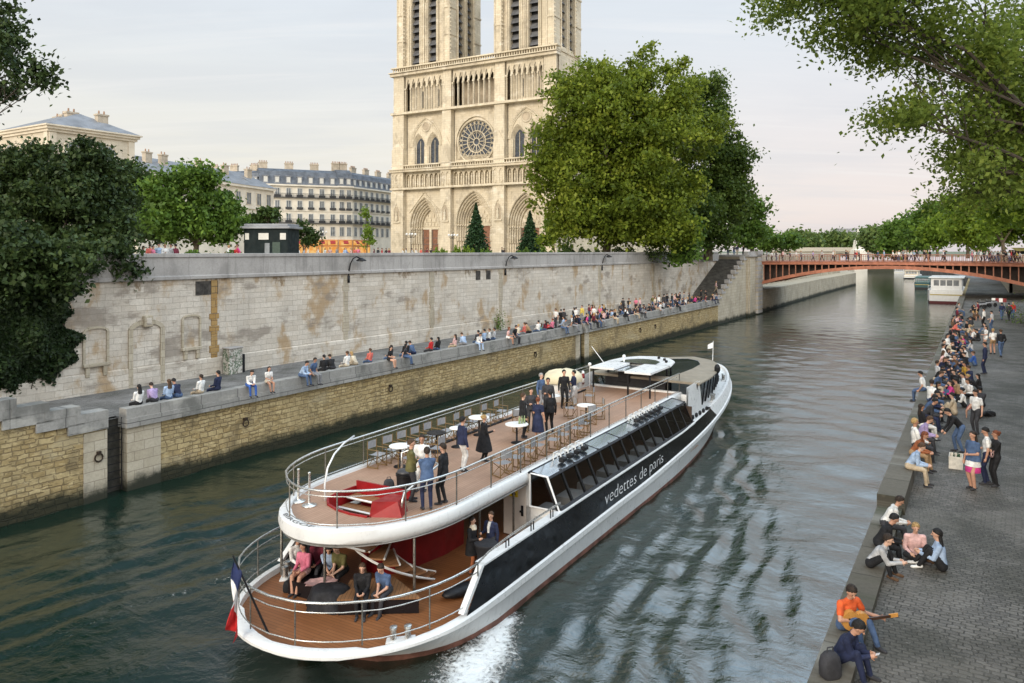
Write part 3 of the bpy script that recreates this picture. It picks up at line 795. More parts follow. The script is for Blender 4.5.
mb.poly([(x, y, zt(y) - .05) for x, y in pl] + [(-x, y, zt(y) - .05) for x, y in pl[::-1]]); mb.build('foredeck', M_white, boat)

# ---- glazed saloon -----------------------------------------------------------------------------------
CS0, CS1 = 3.7, 18.5
mb = MB(BOATM)
for sg in (1, -1):
    n = 14
    for k in range(n + 1):
        s = CS0 + (CS1 - CS0) * k / n; w_ = .05 if 0 < k < n else .09
        A = Vector((sg * 3.9, s, 1.9)); B = Vector((sg * 3.42, s, 2.96)); d = Vector((-sg * .09, 0, 0))
        mb.loft([[A + Vector((0, -w_, 0)), A + Vector((0, w_, 0)), A + d + Vector((0, w_, 0)), A + d + Vector((0, -w_, 0))], [B + Vector((0, -w_, 0)), B + Vector((0, w_, 0)), B + d + Vector((0, w_, 0)), B + d + Vector((0, -w_, 0))]], closed=True)
    mb.tube([(sg * 3.91, CS0, 1.95), (sg * 3.91, CS1, 1.95)], .07, 4); mb.tube([(sg * 3.43, CS0, 2.90), (sg * 3.43, CS1, 2.90)], .06, 4)
    mb.tube([(sg * 2.78, CS0 - .1, 3.05), (sg * 2.78, CS1, 3.05)], .05, 4)
    for k in range(0, n + 1, 2):
        s = CS0 + (CS1 - CS0) * k / n; mb.tube([(sg * 2.8, s, 3.075), (sg * 3.42, s, 2.94)], .014, 4)
mb.build('window_frame', M_blackm, boat, fix=True)
for sg in (1, -1):
    n = 14
    for k in range(n):
        s0 = CS0 + (CS1 - CS0) * k / n; s1 = s0 + (CS1 - CS0) / n
        mb = MB(BOATM)
        mb.quad((sg * 3.86, s0, 1.97), (sg * 3.86, s1, 1.97), (sg * 3.40, s1, 2.94), (sg * 3.40, s0, 2.94)); mb.build('window', M_glass, boat)
    for k in range(0, n, 2):
        s0 = CS0 + (CS1 - CS0) * k / n; s1 = s0 + 2 * (CS1 - CS0) / n
        mb = MB(BOATM); mb.quad((sg * 2.76, s0, 3.075), (sg * 3.44, s0, 2.93), (sg * 3.44, s1, 2.93), (sg * 2.76, s1, 3.075)); mb.build('roof_glass', M_roofg, boat)
    mb = MB(BOATM); mb.poly([(sg * 3.84, CS0 - .02, 1.93), (sg * 3.40, CS0 - .02, 2.93), (sg * 2.82, CS0 - .02, 2.97), (sg * 2.82, CS0 - .02, 1.93)]); mb.build('end_pane', M_glass, boat)
    mb = MB(BOATM)
    P4 = [(sg * 3.9, CS0 - .04, 1.9), (sg * 3.44, CS0 - .04, 2.98), (sg * 2.78, CS0 - .04, 3.02), (sg * 2.78, CS0 - .04, 1.9)]
    mb.tube(P4, .05, 4, closed=True); mb.build('end_frame', M_white, boat)
    # aft bulkhead with door
    mb = MB(BOATM)
    mb.rbox(min(sg * 2.62, sg * 3.84), max(sg * 2.62, sg * 3.84), 3.72, 3.8, .75, 1.88); mb.rbox(min(sg * 2.62, sg * 2.78), max(sg * 2.62, sg * 2.78), 3.72, 3.8, .75, 2.70)
    mb.rbox(min(sg * 2.95, sg * 3.3), max(sg * 2.95, sg * 3.3), 3.68, 3.722, 1.2, 1.6, 1); mb.rbox(min(sg * 3.4, sg * 3.6), max(sg * 3.4, sg * 3.6), 3.69, 3.722, 1.35, 1.6, 2)
    mb.build('bulkhead', [M_white, M_hullw, M_blackm], boat)
    mb = MB(BOATM); mb.rbox(min(sg * 1.7, sg * 2.6), max(sg * 1.7, sg * 2.6), 3.73, 3.79, .78, 2.6, 0, .02)
    dr = mb.build('door', pm('cream_door_paint', (.62, .56, .50), .45, 0, .06, 2), boat)
    mb = MB(BOATM); mb.rbox(min(sg * 2.38, sg * 2.5), max(sg * 2.38, sg * 2.5), 3.66, 3.73, 1.62, 1.68); mb.rbox(min(sg * 2.42, sg * 2.5), max(sg * 2.42, sg * 2.5), 3.69, 3.73, 1.5, 1.85); mb.build('handle', M_blackm, dr)
    if sg > 0:
        mb = MB(BOATM); mb.rbox(1.95, 2.28, 3.71, 3.73, 2.1, 2.42, 0); mb.rbox(2.05, 2.2, 3.7, 3.712, 2.16, 2.24, 1); mb.ball((2.12, 3.705, 2.31), (.05, .01, .05), 8, 1); mb.build('notice', [pm('yellow_notice', (.75, .55, .03), .5), M_blackm], dr)
# interior lining
mb = MB(BOATM)
mb.rbox(-3.8, 3.8, 18.42, 18.5, .75, 2.75, 0); mb.rbox(-2.6, 2.6, 3.85, 18.4, 2.56, 2.6, 1)
for sg in (1, -1):
    mb.quad((sg * 3.7, 3.8, .76), (sg * 3.7, 18.4, .76), (sg * 3.82, 18.4, 1.9), (sg * 3.82, 3.8, 1.9), m=0)
mb.build('saloon_lining', [pm('dark_walnut_lining', (.05, .03, .02), .5), pm('warm_ceiling_panel', (.20, .17, .14), .8)], boat)
mb = MB(BOATM)                      # red drum round the stairwell on the lower deck
dr_p = [(.25, -1.0), (.55, -.7), (.75, -.2), (.9, .6), (1.02, 1.2), (1.02, 2.3), (.5, 2.7), (-1.3, 2.7), (-1.3, .2), (-.9, -.6), (-.3, -1.0)]
mb.prism(dr_p, .75, 2.62); mb.build('stair_drum', M_red, boat, fix=True)

# ---- sun deck -------------------------------------------------------------------------------------------
UW = 2.73
def hu(s): return UW * max(0, 1 - (abs(s) / 3.95) ** 2.1) ** .5 if s < 0 else UW
UST = [-3.95 * math.sin(PI / 2 * (1 - i / 16)) for i in range(17)] + list(np.linspace(2, 20.3, 12))
outl = [(hu(s), s) for s in UST] + [(-hu(s), s) for s in UST[::-1]][:-1]
outl = [outl[0]] + outl[1:]
hole = []
for i in range(17):
    a = math.radians(160 + 150 * i / 16); hole.append((.35 + 1.62 * math.cos(a), -.6 + 1.5 * math.sin(a)))
hole = [(.9, -.42), (-1.25, -.42), (-1.3, -1.2), (-1.15, -1.75), (-.8, -2.1), (-.3, -2.3), (.3, -2.38), (.9, -2.32)]
def fill(outer, inner, z):
    bm = bmesh.new(); es = []
    for lp in (outer, inner):
        if not lp: continue
        vs = [bm.verts.new((x, y, z)) for x, y in lp]
        es += [bm.edges.new((vs[i], vs[(i + 1) % len(vs)])) for i in range(len(vs))]
    bmesh.ops.triangle_fill(bm, use_beauty=True, use_dissolve=False, edges=es, normal=(0, 0, 1))
    bm.verts.index_update()
    V = [v.co.copy() for v in bm.verts]; Fc = [[v.index for v in f.verts] for f in bm.faces]; bm.free()
    return V, Fc
V, Fc = fill(outl, hole, 3.0)
mb = MB(BOATM); mb.add(V, Fc); mb.build('sun_deck', M_teak, boat, fix=True)
mb = MB(BOATM); V2, F2 = fill([(x * .99, y * .995) for x, y in outl], hole, 2.62); mb.add(V2, [f[::-1] for f in F2]); mb.build('deck_head', pm('dull_white_deckhead', (.35, .34, .33), .7), boat)
mb = MB(BOATM)
def inset(s, d): return max(0, hu(s) - d)
for sg in (1, -1):
    rows = []
    for s in UST:
        ds = .22 if s < -3.2 else (.12 if s < -2 else 0)
        e = .05 if s < -3 else 0
        rows.append([(sg * inset(s, .12), s + e * 2, 2.63), (sg * inset(s, .0), s - e, 2.73), (sg * (hu(s) + .03 if hu(s) > .1 else 0), s - e * 1.2, 2.85), (sg * inset(s, .0), s - e, 3.05), (sg * inset(s, .06), s + e * .3, 3.09), (sg * inset(s, .22), s + ds, 3.08), (sg * inset(s, .24), s + ds * 1.05, 2.995)])
    mb.loft(rows if sg > 0 else [r[::-1] for r in rows])
mb.rbox(-UW + .2, UW - .2, 20.1, 20.32, 2.6, 3.085)
mb.build('deck_rim', M_strake, boat, angle=50)
# coaming of the stairwell and treads
mb = MB(BOATM)
hl = hole
for i in range(len(hl)):
    a, b = hl[i], hl[(i + 1) % len(hl)]
    if a[1] > -.5 and b[1] > -.5: h = .22
    else: h = .05
    cx_, cy_ = a[0], a[1]
    mb.quad((a[0], a[1], 2.6), (b[0], b[1], 2.6), (b[0], b[1], 3.0 + h), (a[0], a[1], 3.0 + h))
    d = Vector((b[0] - a[0], b[1] - a[1])).normalized(); nx, ny = d.y * .06, -d.x * .06
    mb.quad((a[0], a[1], 3.0 + h), (b[0], b[1], 3.0 + h), (b[0] + nx, b[1] + ny, 3.0 + h), (a[0] + nx, a[1] + ny, 3.0 + h))
    mb.quad((a[0] + nx, a[1] + ny, 3.0 + h), (b[0] + nx, b[1] + ny, 3.0 + h), (b[0] + nx, b[1] + ny, 3.0), (a[0] + nx, a[1] + ny, 3.0))
mb.add([(.92, -2.30, 3.0), (1.74, -1.88, 3.0), (1.5, -1.3, 3.0), (.92, -1.3, 3.0), (.94, -2.22, 3.42), (1.56, -1.84, 3.42), (1.4, -1.34, 3.42), (.94, -1.34, 3.42)], [(0, 1, 5, 4), (1, 2, 6, 5), (2, 3, 7, 6), (3, 0, 4, 7), (4, 5, 6, 7)])
mb.build('stair_coaming', pm('bright_red_paint', (.26, .008, .010), .4, 0, .15, 2), boat, fix=True)
for k in range(11):
    z = 2.84 - .19 * k; a0 = math.radians(178 + 17 * k); a1 = a0 + math.radians(21)
    c = Vector((.3, -.55))
    P = [(c.x + r * math.cos(a), c.y + r * math.sin(a)) for r, a in ((.18, a0), (1.5, a0), (1.5, (a0 + a1) / 2), (1.5, a1), (.18, a1))]
    if k < 5:
        y0 = -.44 - .38 * k; xa = -1.24 + .07 * k * k * .5; P = [(-.95 if k > 3 else xa, y0), (-.8 if k > 3 else xa + .02, y0 - .46), (.88, y0 - .46), (.88, y0)]; P = [P[0], P[0], P[3], P[2], P[1]]
    mb = MB(BOATM); mb.prism(P[1:] if k < 5 else P, z - .05, z, 0); e0, e1 = P[3], P[4]
    mb.tube([(e0[0], e0[1], z - .01), (e1[0], e1[1], z - .01)], .035, 4, 1)
    mb.build('stair_tread', [planks('stair_wood', (.26, .12, .055, 1), (.3, .15, .07, 1), (.1, .05, .02, 1), .2) if k == 0 else bpy.data.materials['stair_wood'], M_white], boat, fix=True)
mb = MB(BOATM)
for r in (.22, 1.5):
    pts = []
    for k in range(8, 24):
        a = math.radians(178 + 8.5 * k); pts.append((.3 + r * math.cos(a), -.55 + r * math.sin(a), 2.84 - .095 * k + (.0)))
    mb.tube(pts, .035, 5)
mb.build('stair_stringer', M_white, boat)

# ---- railings ----------------------------------------------------------------------------------------------
def railing(path, h, nm, posts=True, every=1.9, r_top=.032, mids=(.86, .12), closed=False, post_mat=M_steeld):
    ln = [0]
    for a, b in zip(path, path[1:]): ln.append(ln[-1] + (Vector(b) - Vector(a)).length)
    def at(d):
        for i in range(len(path) - 1):
            if d <= ln[i + 1] + 1e-6:
                f = (d - ln[i]) / max(1e-6, ln[i + 1] - ln[i]); return Vector(path[i]).lerp(Vector(path[i + 1]), f)
        return Vector(path[-1])
    up = lambda p, z: Vector((p[0], p[1], p[2] + z))
    mb = MB(BOATM); mb.tube([up(p, h) for p in path], r_top, 6); mb.build('handrail', M_steel, boat, smooth=True)
    for q in mids:
        mb = MB(BOATM); mb.tube([up(p, h * q) for p in path], .016, 5); mb.build('rail_wire', M_steel, boat, smooth=True)
    n = max(1, int(round(ln[-1] / every)))
    for k in range(n + 1):
        p = at(ln[-1] * k / n); mb = MB(BOATM); mb.cyl(p, up(p, h), .022, n=6); mb.build('rail_post', post_mat, boat)
side = [(UW - .12, s, 3.05) for s in np.linspace(20.2, 0, 12)]
aft = [(hu(s) - .12 if hu(s) > .3 else 0, s + (.12 if s < -3.2 else .05), 3.05) for s in [-3.95 * math.sin(PI / 2 * i / 11) * .99 for i in range(1, 11)]]
path = side + aft + [(0, -3.83, 3.05)] + [(-x, y, z) for x, y, z in aft[::-1]] + [(-x, y, z) for x, y, z in side[::-1]]
railing(path, 1.02, 'sun_deck')
lst = [3.4, 2, .5, -1] + [-1.5 - 4.3 * math.sin(PI / 2 * i / 12) * .985 for i in range(12)]
lp = [(hb(s) - .1, s + (.08 if s < -4.5 else 0), zg(s) + .02 if s < -1.9 else zt(s) + .02) for s in lst]
lp2 = [(x, y, 1.02) for x, y, z in lp if y < -1.3]
path2 = lp2 + [(0, -5.7, 1.02)] + [(-x, y, z) for x, y, z in lp2[::-1]]
railing(path2, 1.05, 'stern', every=2.0, mids=(.78, .12), post_mat=M_steeld)
for sg in (1, -1):
    mb = MB(BOATM); mb.tube([(sg * (hb(-1.5) - .1), -1.5, 2.07)] + [(sg * 3.9, s, 2.07 + .16 * min(1, (s + 1.5) / 2)) for s in (-.8, 0, 1, 2, 3.2, 3.6)], .032, 6); mb.build('handrail', M_steel, boat)
    for s in (0.2, 1.7, 3.0):
        for q in (-.08, .08):
            mb = MB(BOATM); mb.cyl((sg * 3.9, s + q, 1.9), (sg * 3.9, s + q, 2.2), .022, n=6); mb.build('rail_post', M_blackm, boat)
# stairwell hand rails, bent hoop and gate post
mb = MB(BOATM)
hp = [(-1.15, -1.9, 3.0), (-1.17, -1.9, 3.5), (-1.2, -1.75, 3.95), (-1.35, -1.3, 4.25), (-1.6, -.6, 4.4), (-1.9, .2, 4.42)]
mb.tube(hp, .030, 6)
mb.build('hoop_rail', M_white, boat, smooth=True)
mb = MB(BOATM)
mb.tube([(-.35, .75, 3.0), (-.35, .75, 3.95), (-.2, .95, 4.02), (.0, .95, 4.02), (.25, .7, 4.02), (1.6, .1, 4.0), (1.6, -1.6, 3.6), (1.55, -1.75, 3.02)], .04, 6)
mb.tube([(.25, .7, 3.0), (.25, .7, 4.0)], .028, 5); mb.tube([(1.6, .1, 3.0), (1.6, .1, 4.0)], .028, 5); mb.tube([(-.1, .95, 3), (-.1, .95, 4)], .028, 5)
mb.build('stair_guard', M_steel, boat, smooth=True)
for x, y in ((-1.8, -2.35), (-1.25, -2.45)):
    mb = MB(BOATM); mb.lathe([(.22, 0), (.22, .03), (.05, .06), (.035, .1), (.035, .95), (.05, .98), (.02, 1.0)], (x, y, 3.0), 10); mb.build('gate_post', M_steel, boat, smooth=True)
for x, y in ((-2.6, -2.55), (-.75, -4.6)):
    pass
for x, y in ((-2.35, -2.5), (-.1, -3.0), (2.2, -1.9), (2.35, 1.2), (-2.35, 1.2), (2.3, 3.4)):
    mb = MB(BOATM); mb.cyl((x, y, .75), (x, y, 2.66), .04, n=8); mb.build('stanchion', M_steeld, boat)
# mooring bitts
def bitts(x, y, z, rz):
    mb = MB(BOATM @ Matrix.Translation((x, y, z)) @ Matrix.Rotation(rz, 4, 'Z'))
    mb.box((0, 0, .03), (.8, .3, .06), 0, 0, .02)
    for q in (-.2, .2): mb.lathe([(.09, .05), (.08, .3), (.11, .32), (.11, .38), (.06, .4)], (q, 0, 0), 10, 1)
    mb.build('mooring_bitts', [M_white, M_steel], boat, angle=40)
bitts(3.0, -3.75, .75, math.radians(38)); bitts(-3.35, -2.5, .75, math.radians(-50)); bitts(3.3, 23.5, zt(23.5) - .05, 1.6); bitts(2.2, 29.2, zt(29) - .05, 2.0)
# flag staff with drooping tricolour
fx, fy = -.30, -5.5
flg = MB(BOATM); flg.cyl((fx, fy, 1.0), (fx - .75, fy - .55, 3.0), .03, .022, 6); staff = flg.build('flag_staff', M_blackm, boat)
mb = MB(BOATM); cols = ((.015, .025, .09, 1), (.7, .7, .7, 1), (.45, .02, .02, 1))
A = Vector((fx - .1, fy - .07, 1.25)); B = Vector((fx - .72, fy - .52, 2.92))
nu, nv = 12, 8; rows = []
for i in range(nu + 1):
    u = i / nu; r = []
    for j in range(nv + 1):
        v = j / nv
        top = B.lerp(A, v * .26)
        drop = Vector((-.22 * u - .10 * math.sin(u * 5 + v * 7), -.05 * u + .12 * math.sin(v * 9 + u * 2) * u, -1.6 * u - v * .05))
        r.append(top + drop)
    rows.append(r)
for i in range(nu):
    for j in range(nv):
        mb.quad(rows[i][j], rows[i][j + 1], rows[i + 1][j + 1], rows[i + 1][j], m=min(2, int(i / nu * 3)))
mb.build('flag', [pm('flag_blue', cols[0][:3], .8), pm('flag_white', cols[1][:3], .8), pm('flag_red', cols[2][:3], .8)], staff, smooth=True)
mb = MB(BOATM); mb.cyl((0, 33.4, 2.5), (0, 33.6, 4.3), .03, .02, 6); js = mb.build('jack_staff', M_white, boat)
mb = MB(BOATM); rows = []
for i in range(7):
    u = i / 6; rows.append([Vector((-.36 * u + .05 * math.sin(6 * u), 33.58 - .25 * u, 4.25 - .25 * u - v * (.42 - .14 * u) )) for v in (0, .25, .5, .75, 1)])
mb.loft(rows); mb.build('pennant', bpy.data.materials['flag_white'], js, smooth=True)

# ---- wheelhouse, bow lounge ------------------------------------------------------------------------------
mb = MB(BOATM)
arc = [(1.85, 18.6), (1.85, 21.0), (1.55, 22.6), (.9, 23.6), (0, 23.95), (-.9, 23.6), (-1.55, 22.6), (-1.75, 21.0), (-1.75, 19.4)]
inn = [(1.1, 20.8), (1.0, 21.8), (.5, 22.4), (0, 22.55), (-.5, 22.4), (-1.0, 21.8), (-1.0, 20.8)]
mb.prism([(1.85, 17.9), (1.85, 20.8), (.45, 20.8), (.45, 17.9)], 4.22, 4.32, 0); mb.prism([(-1.75, 18.5), (-.4, 18.5), (-.4, 20.8), (-1.75, 20.8)], 4.22, 4.32, 0)
V, Fc = fill([(1.85, 20.81)] + arc[1:8] + [(-1.75, 20.81)], [], 4.33); mb.add(V, Fc); V, Fc = fill([(1.85, 20.81)] + arc[1:8] + [(-1.75, 20.81)], [], 4.2); mb.add(V, Fc)
rim = [(1.85, 20.81)] + arc[1:8] + [(-1.75, 20.81)]
mb.loft([[(x, y, 4.2), (x * 1.02, y + .03, 4.26), (x, y, 4.33)] for x, y in rim])
mb.build('wheelhouse_roof', M_white, boat, fix=True, angle=40)
mb = MB(BOATM); mb.box((0, 19.8, 4.16), (.84, 2.1, .05)); mb.add([(x, y, 4.345) for x, y in inn], [tuple(range(len(inn)))]); mb.build('roof_hatch', M_roofg, boat)
for x, y in ((1.75, 18.1), (1.75, 20.7), (-1.65, 18.7), (-1.65, 20.7), (.6, 18.0), (1.3, 22.7), (-1.3, 22.7), (0, 23.7), (.85, 23.4), (-.85, 23.4)):
    mb = MB(BOATM); mb.cyl((x, y, 2.2), (x, y, 4.22), .05, n=6); mb.build('wheelhouse_post', M_blackm, boat)
mb = MB(BOATM); mb.rbox(-1.5, 1.3, 22.0, 22.9, 2.1, 3.5, 0, .1); mb.rbox(-.9, -.2, 20.4, 21.1, 2.9, 3.5, 0, .1); mb.rbox(-.9, -.2, 20.3, 20.45, 3.3, 4.0, 0, .05); mb.rbox(.3, 1.5, 20.4, 21.4, 2.9, 3.45, 1, .05); mb.rbox(-1.68, 1.78, 20.36, 20.44, 2.2, 3.55, 0)
mb.build('helm_console', [M_blackm, M_red], boat)
mb = MB(BOATM); mb.tube([(-1.6, 20, 4.33), (-2.6, 20.6, 5.1)], .018, 5); mb.build('antenna', M_white, boat)
mb = MB(BOATM); mb.cyl((-.9, 21.2, 4.33), (-.9, 21.2, 4.55), .04); mb.ball((-.9, 21.2, 4.6), .1, 8); mb.build('masthead_lamp', M_white, boat)
mb = MB(BOATM); mb.ball((-2.0, 19.0, 4.35), .1, 8); mb.cyl((-2.0, 19.0, 3.1), (-2.0, 19, 4.3), .02); mb.build('masthead_lamp', M_white, boat)
for x, y in ((.5, 23.0), (1.0, 22.5), (1.35, 21.8)):
    mb = MB(BOATM); mb.box((x, y, 4.4), (.12, .2, .12), 0, 0, .02); mb.build('roof_vent', M_blackm, boat)
M_taupe = pm('taupe_canvas_roof', (.25, .215, .165), .8, 0, .12, 1.5, .2, 30)
out2 = [(3.72, 20.0), (3.6, 22.5), (3.2, 25.2), (2.5, 27.6), (1.6, 29.0), (0, 29.7), (-1.6, 29.0), (-2.5, 27.6), (-3.2, 25.2), (-3.6, 22.5), (-3.72, 20.6)]
in2 = [(1.75, 20.6), (1.75, 24.5), (1.55, 26.6), (.9, 28.0), (0, 28.4), (-.9, 28.0), (-1.9, 27.0), (-2.5, 25), (-2.8, 22.5), (-2.8, 20.8)]
zr = lambda p: 3.86 - .10 * abs(p[0]) ** 1.3 / 3 - .02 * (p[1] - 20)
Vv = [(x, y, 0) for x, y in out2 + in2]
mb = MB(BOATM)
V, Fc = fill(out2, in2, 0.0)
mb.add([(p.x, p.y, zr(p)) for p in V], Fc, 0)
mb.loft([[(x, y, zr((x, y)) - .12), (x * 1.01, y, zr((x, y)) - .05), (x, y, zr((x, y)))] for x, y in out2 + out2[:1]])
mb.build('lounge_canopy', M_taupe, boat, fix=True, angle=45)
mb = MB(BOATM); mb.poly([(x * .995, y, zr((x, y)) - .02) for x, y in in2]); mb.build('skylight', M_skyl, boat)
def foot(x, y):
    s = y + .9 if y > 24 else y + .6
    return (math.copysign(min(hb(s) - .75, abs(x) + .25), x), s)
for i in range(len(out2) - 1):
    a, b = out2[i], out2[i + 1]
    n = max(1, int(math.dist(a, b) / .8))
    for k in range(n):
        p = (a[0] + (b[0] - a[0]) * k / n, a[1] + (b[1] - a[1]) * k / n); q = foot(*p) if abs(p[0]) > .1 else (p[0], p[1] + 1.0)
        mb = MB(BOATM); mb.tube([(p[0] * .97, p[1], zr(p) - .06), (q[0], q[1], zt(q[1]) + .0)], .045, 4); mb.build('lounge_mullion', M_blackm, boat)
mb = MB(BOATM); lf = [(p, foot(*p) if abs(p[0]) > .1 else (p[0], p[1] + 1)) for p in out2]
mb.loft([[(p[0] * .96, p[1], zr(p) - .1), (q[0] * .99, q[1] - .02, zt(q[1]))] for p, q in lf]); mb.build('lounge_glass', M_glass, boat)
for sg in (1, -1):
    mb = MB(BOATM)
    mb.poly([(sg * 3.55, 18.55, 1.9), (sg * 3.55, 21.1, 2.0), (sg * 3.6, 20.5, 3.72), (sg * 3.55, 18.75, 3.62)]); mb.poly([(sg * 3.45, 18.55, 1.9), (sg * 3.45, 21.1, 2.0), (sg * 3.5, 20.5, 3.72), (sg * 3.45, 18.75, 3.62)])
    mb.rbox(min(sg * 1.95, sg * 3.5), max(sg * 1.95, sg * 3.5), 20.05, 20.1, 1.9, 3.0)
    mb.build('wing_panel', M_white, boat)
for k in range(5):
    mb = MB(BOATM); mb.ball((3.72, 18.9 + k * .62, zt(19) + .12), (.09, .13, .13), 8); mb.build('fender', M_blackm, boat)
mb = MB(BOATM); mb.ball((3.35, 24.8, 3.75), (.18, .2, .28), 8); mb.build('searchlight', M_blackm, boat)
# floodlights along the edge of the sun deck
def flood(s):
    mb = MB(BOATM); mb.tube([(2.72, s, 3.08), (2.86, s, 3.3), (3.05, s, 3.28), (3.1, s, 3.1)], .025, 5, 1); mb.box((3.16, s, 3.12), (.22, .3, .16), 0, 0, .03); mb.tube([(2.86, s - .16, 3.08), (2.86, s - .16, 3.34), (2.86, s + .16, 3.34), (2.86, s + .16, 3.08)], .022, 5, 1)
    mb.build('floodlight', [M_blackm, M_white], boat, angle=40)
for s in (5.4, 6.0, 6.6, 7.2, 12.6, 13.2, 13.8, 14.4, 15.0, 15.6): flood(s)
mb = MB(BOATM); mb.tube([(2.86, 16.2, 3.1), (3.2, 15.7, 3.1), (3.35, 14.8, 3.02)], .03, 5); mb.build('cable', M_blackm, boat)
# the hull sits a little to starboard of the sun deck's centre line
_keep = ('sun_deck', 'deck_head', 'deck_rim', 'stair', 'hoop', 'gate', 'stanchion', 'wheelhouse', 'roof_hatch', 'helm', 'antenna', 'masthead', 'roof_vent')
_sal = ('window', 'roof_glass', 'end_', 'bulkhead', 'door', 'floodlight', 'cable', 'fender', 'searchlight', 'wing', 'saloon')
_lou = ('lounge', 'skylight')
def reseat(ob):
    vs = ob.data.vertices
    if ob.name.startswith(('handrail', 'rail_')) and sum(v.co.z for v in vs) / len(vs) > 3: return
    for v in vs:
        if ob.name.startswith(_sal):
            if v.co.x < 0: v.co.x *= .72
        elif ob.name.startswith(_lou): v.co.x = .5 + .865 * v.co.x
        else: v.co.x = .68 + .84 * v.co.x
for ob in boat.children:
    if ob.type == 'MESH' and not ob.name.startswith(_keep):
        reseat(ob)
        for k in ob.children:
            if ob.name.startswith('flag_staff') or ob.name.startswith('jack'):
                for v in k.data.vertices: v.co.x = .68 + .84 * v.co.x
            elif k.type == 'MESH' and ob.name.startswith('door'):
                for v in k.data.vertices:
                    if v.co.x < 0: v.co.x *= .72
# lettering
def lettering(txt, fn, width, height, mat, parent, name, thick=.0, shear=0.0):
    cu = bpy.data.curves.new(name, 'FONT'); cu.body = txt; cu.size = 1; cu.shear = shear; cu.offset = thick; cu.resolution_u = 3
    ob = bpy.data.objects.new(name, cu); COL.objects.link(ob)
    dg = bpy.context.evaluated_depsgraph_get(); me = bpy.data.meshes.new_from_object(ob.evaluated_get(dg))
    bpy.data.objects.remove(ob)
    xs = [v.co.x for v in me.vertices]; x0, x1 = min(xs), max(xs); hgt = .75
    mb = MB(BOATM)
    mb.add([fn((v.co.x - x0) / (x1 - x0) * width, v.co.y / hgt * height) for v in me.vertices], [tuple(p.vertices) for p in me.polygons])
    bpy.data.meshes.remove(me)
    return mb.build(name, mat, parent)
def on_band(x, y):
    s = 7.0 + x; q = .22 + y / .92
    a = Vector((.68 + .84 * (hb(s) + .01), s, zg(s) + .025)); b = Vector((.68 + .84 * (hb(s) - .12), s, zt(s)))
    return a.lerp(b, q) + Vector((.012, 0, .002))
lettering('vedettes de paris', on_band, 6.35, .5, pm('white_lettering', (.75, .75, .75), .5), boat, 'lettering', -.014, .26)
def on_rim(x, y):
    w_ = -1.15 + x
    s = -3.95 * (1 - (abs(w_) / UW) ** 2) ** .48 + .05
    return Vector((w_ * (1 + (.06 - y) * .1), s + y, 3.098))
lettering('BIRGOF', on_rim, 1.45, .15, pm('grey_lettering', (.12, .12, .12), .6), boat, 'lettering', 0)
# ---- the cathedral ---------------------------------------------------------------------------------------
CA = Vector((.865, -.5, 0)).normalized(); CD = Vector((.5, .865, 0)).normalized()
CP = Vector((-27.8, 176, 0)) + CA * .7
CATM = Matrix(((CA.x * .975, CD.x, 0, CP.x), (CA.y * .975, CD.y, 0, CP.y), (0, 0, 1, 0), (0, 0, 0, 1)))
AX2 = (CA.x + CD.x, CA.y + CD.y, 0)
M_cath = stone_mat('cream_cathedral_stone', (.60, .52, .385, 1), (.68, .60, .46, 1), (.44, .37, .27, 1), 1.1, .5, AX2, .02, .35,
                   stain=(.31, .265, .20, 1), stain_amt=.6, stain2=(.70, .64, .53, 1), vscale=.12, streak=.42)
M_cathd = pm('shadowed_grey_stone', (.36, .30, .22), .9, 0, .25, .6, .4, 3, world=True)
M_louv = pm('slate_louvre', (.10, .10, .105), .7, 0, .3, 1, world=True)
M_leadg = pm('dark_leaded_glass', (.035, .042, .055), .25, 0, .4, 1.5, world=True)
M_doorw = pm('red_brown_oak', (.20, .09, .05), .6, 0, .3, 2, world=True)
cath = thing('cathedral', 'cream gothic cathedral with two square towers, rose window and three deep portals', 'cathedral', CP + CA * 21, math.atan2(CA.y, CA.x))
G0, KG0, KG1, KB, R1, G1, GB, TT = 9.2, 24.4, 28.4, 29.8, 41.8, 50.6, 52.2, 79.0
def arch_pts(xc, hw_, zs, za, n=9):
    """left-to-right outline of a pointed (or round) arch above the springing line"""
    h = za - zs; pts = []
    k = (h * h / hw_ - hw_) / 2                       # centre offset for two-centred arch
    if k < 0: k = 0
    R = hw_ + k
    if h <= hw_ * 1.001:
        for i in range(2 * n + 1):
            a = PI - PI * i / (2 * n); pts.append((xc + hw_ * math.cos(a), zs + h * math.sin(a)))
        return pts
    am = math.acos(k / R)
    for i in range(n + 1):
        a = am * i / n; pts.append((xc + k - R * math.cos(a), zs + R * math.sin(a)))
    for i in range(n - 1, -1, -1):
        a = am * i / n; pts.append((xc - k + R * math.cos(a), zs + R * math.sin(a)))
    return pts
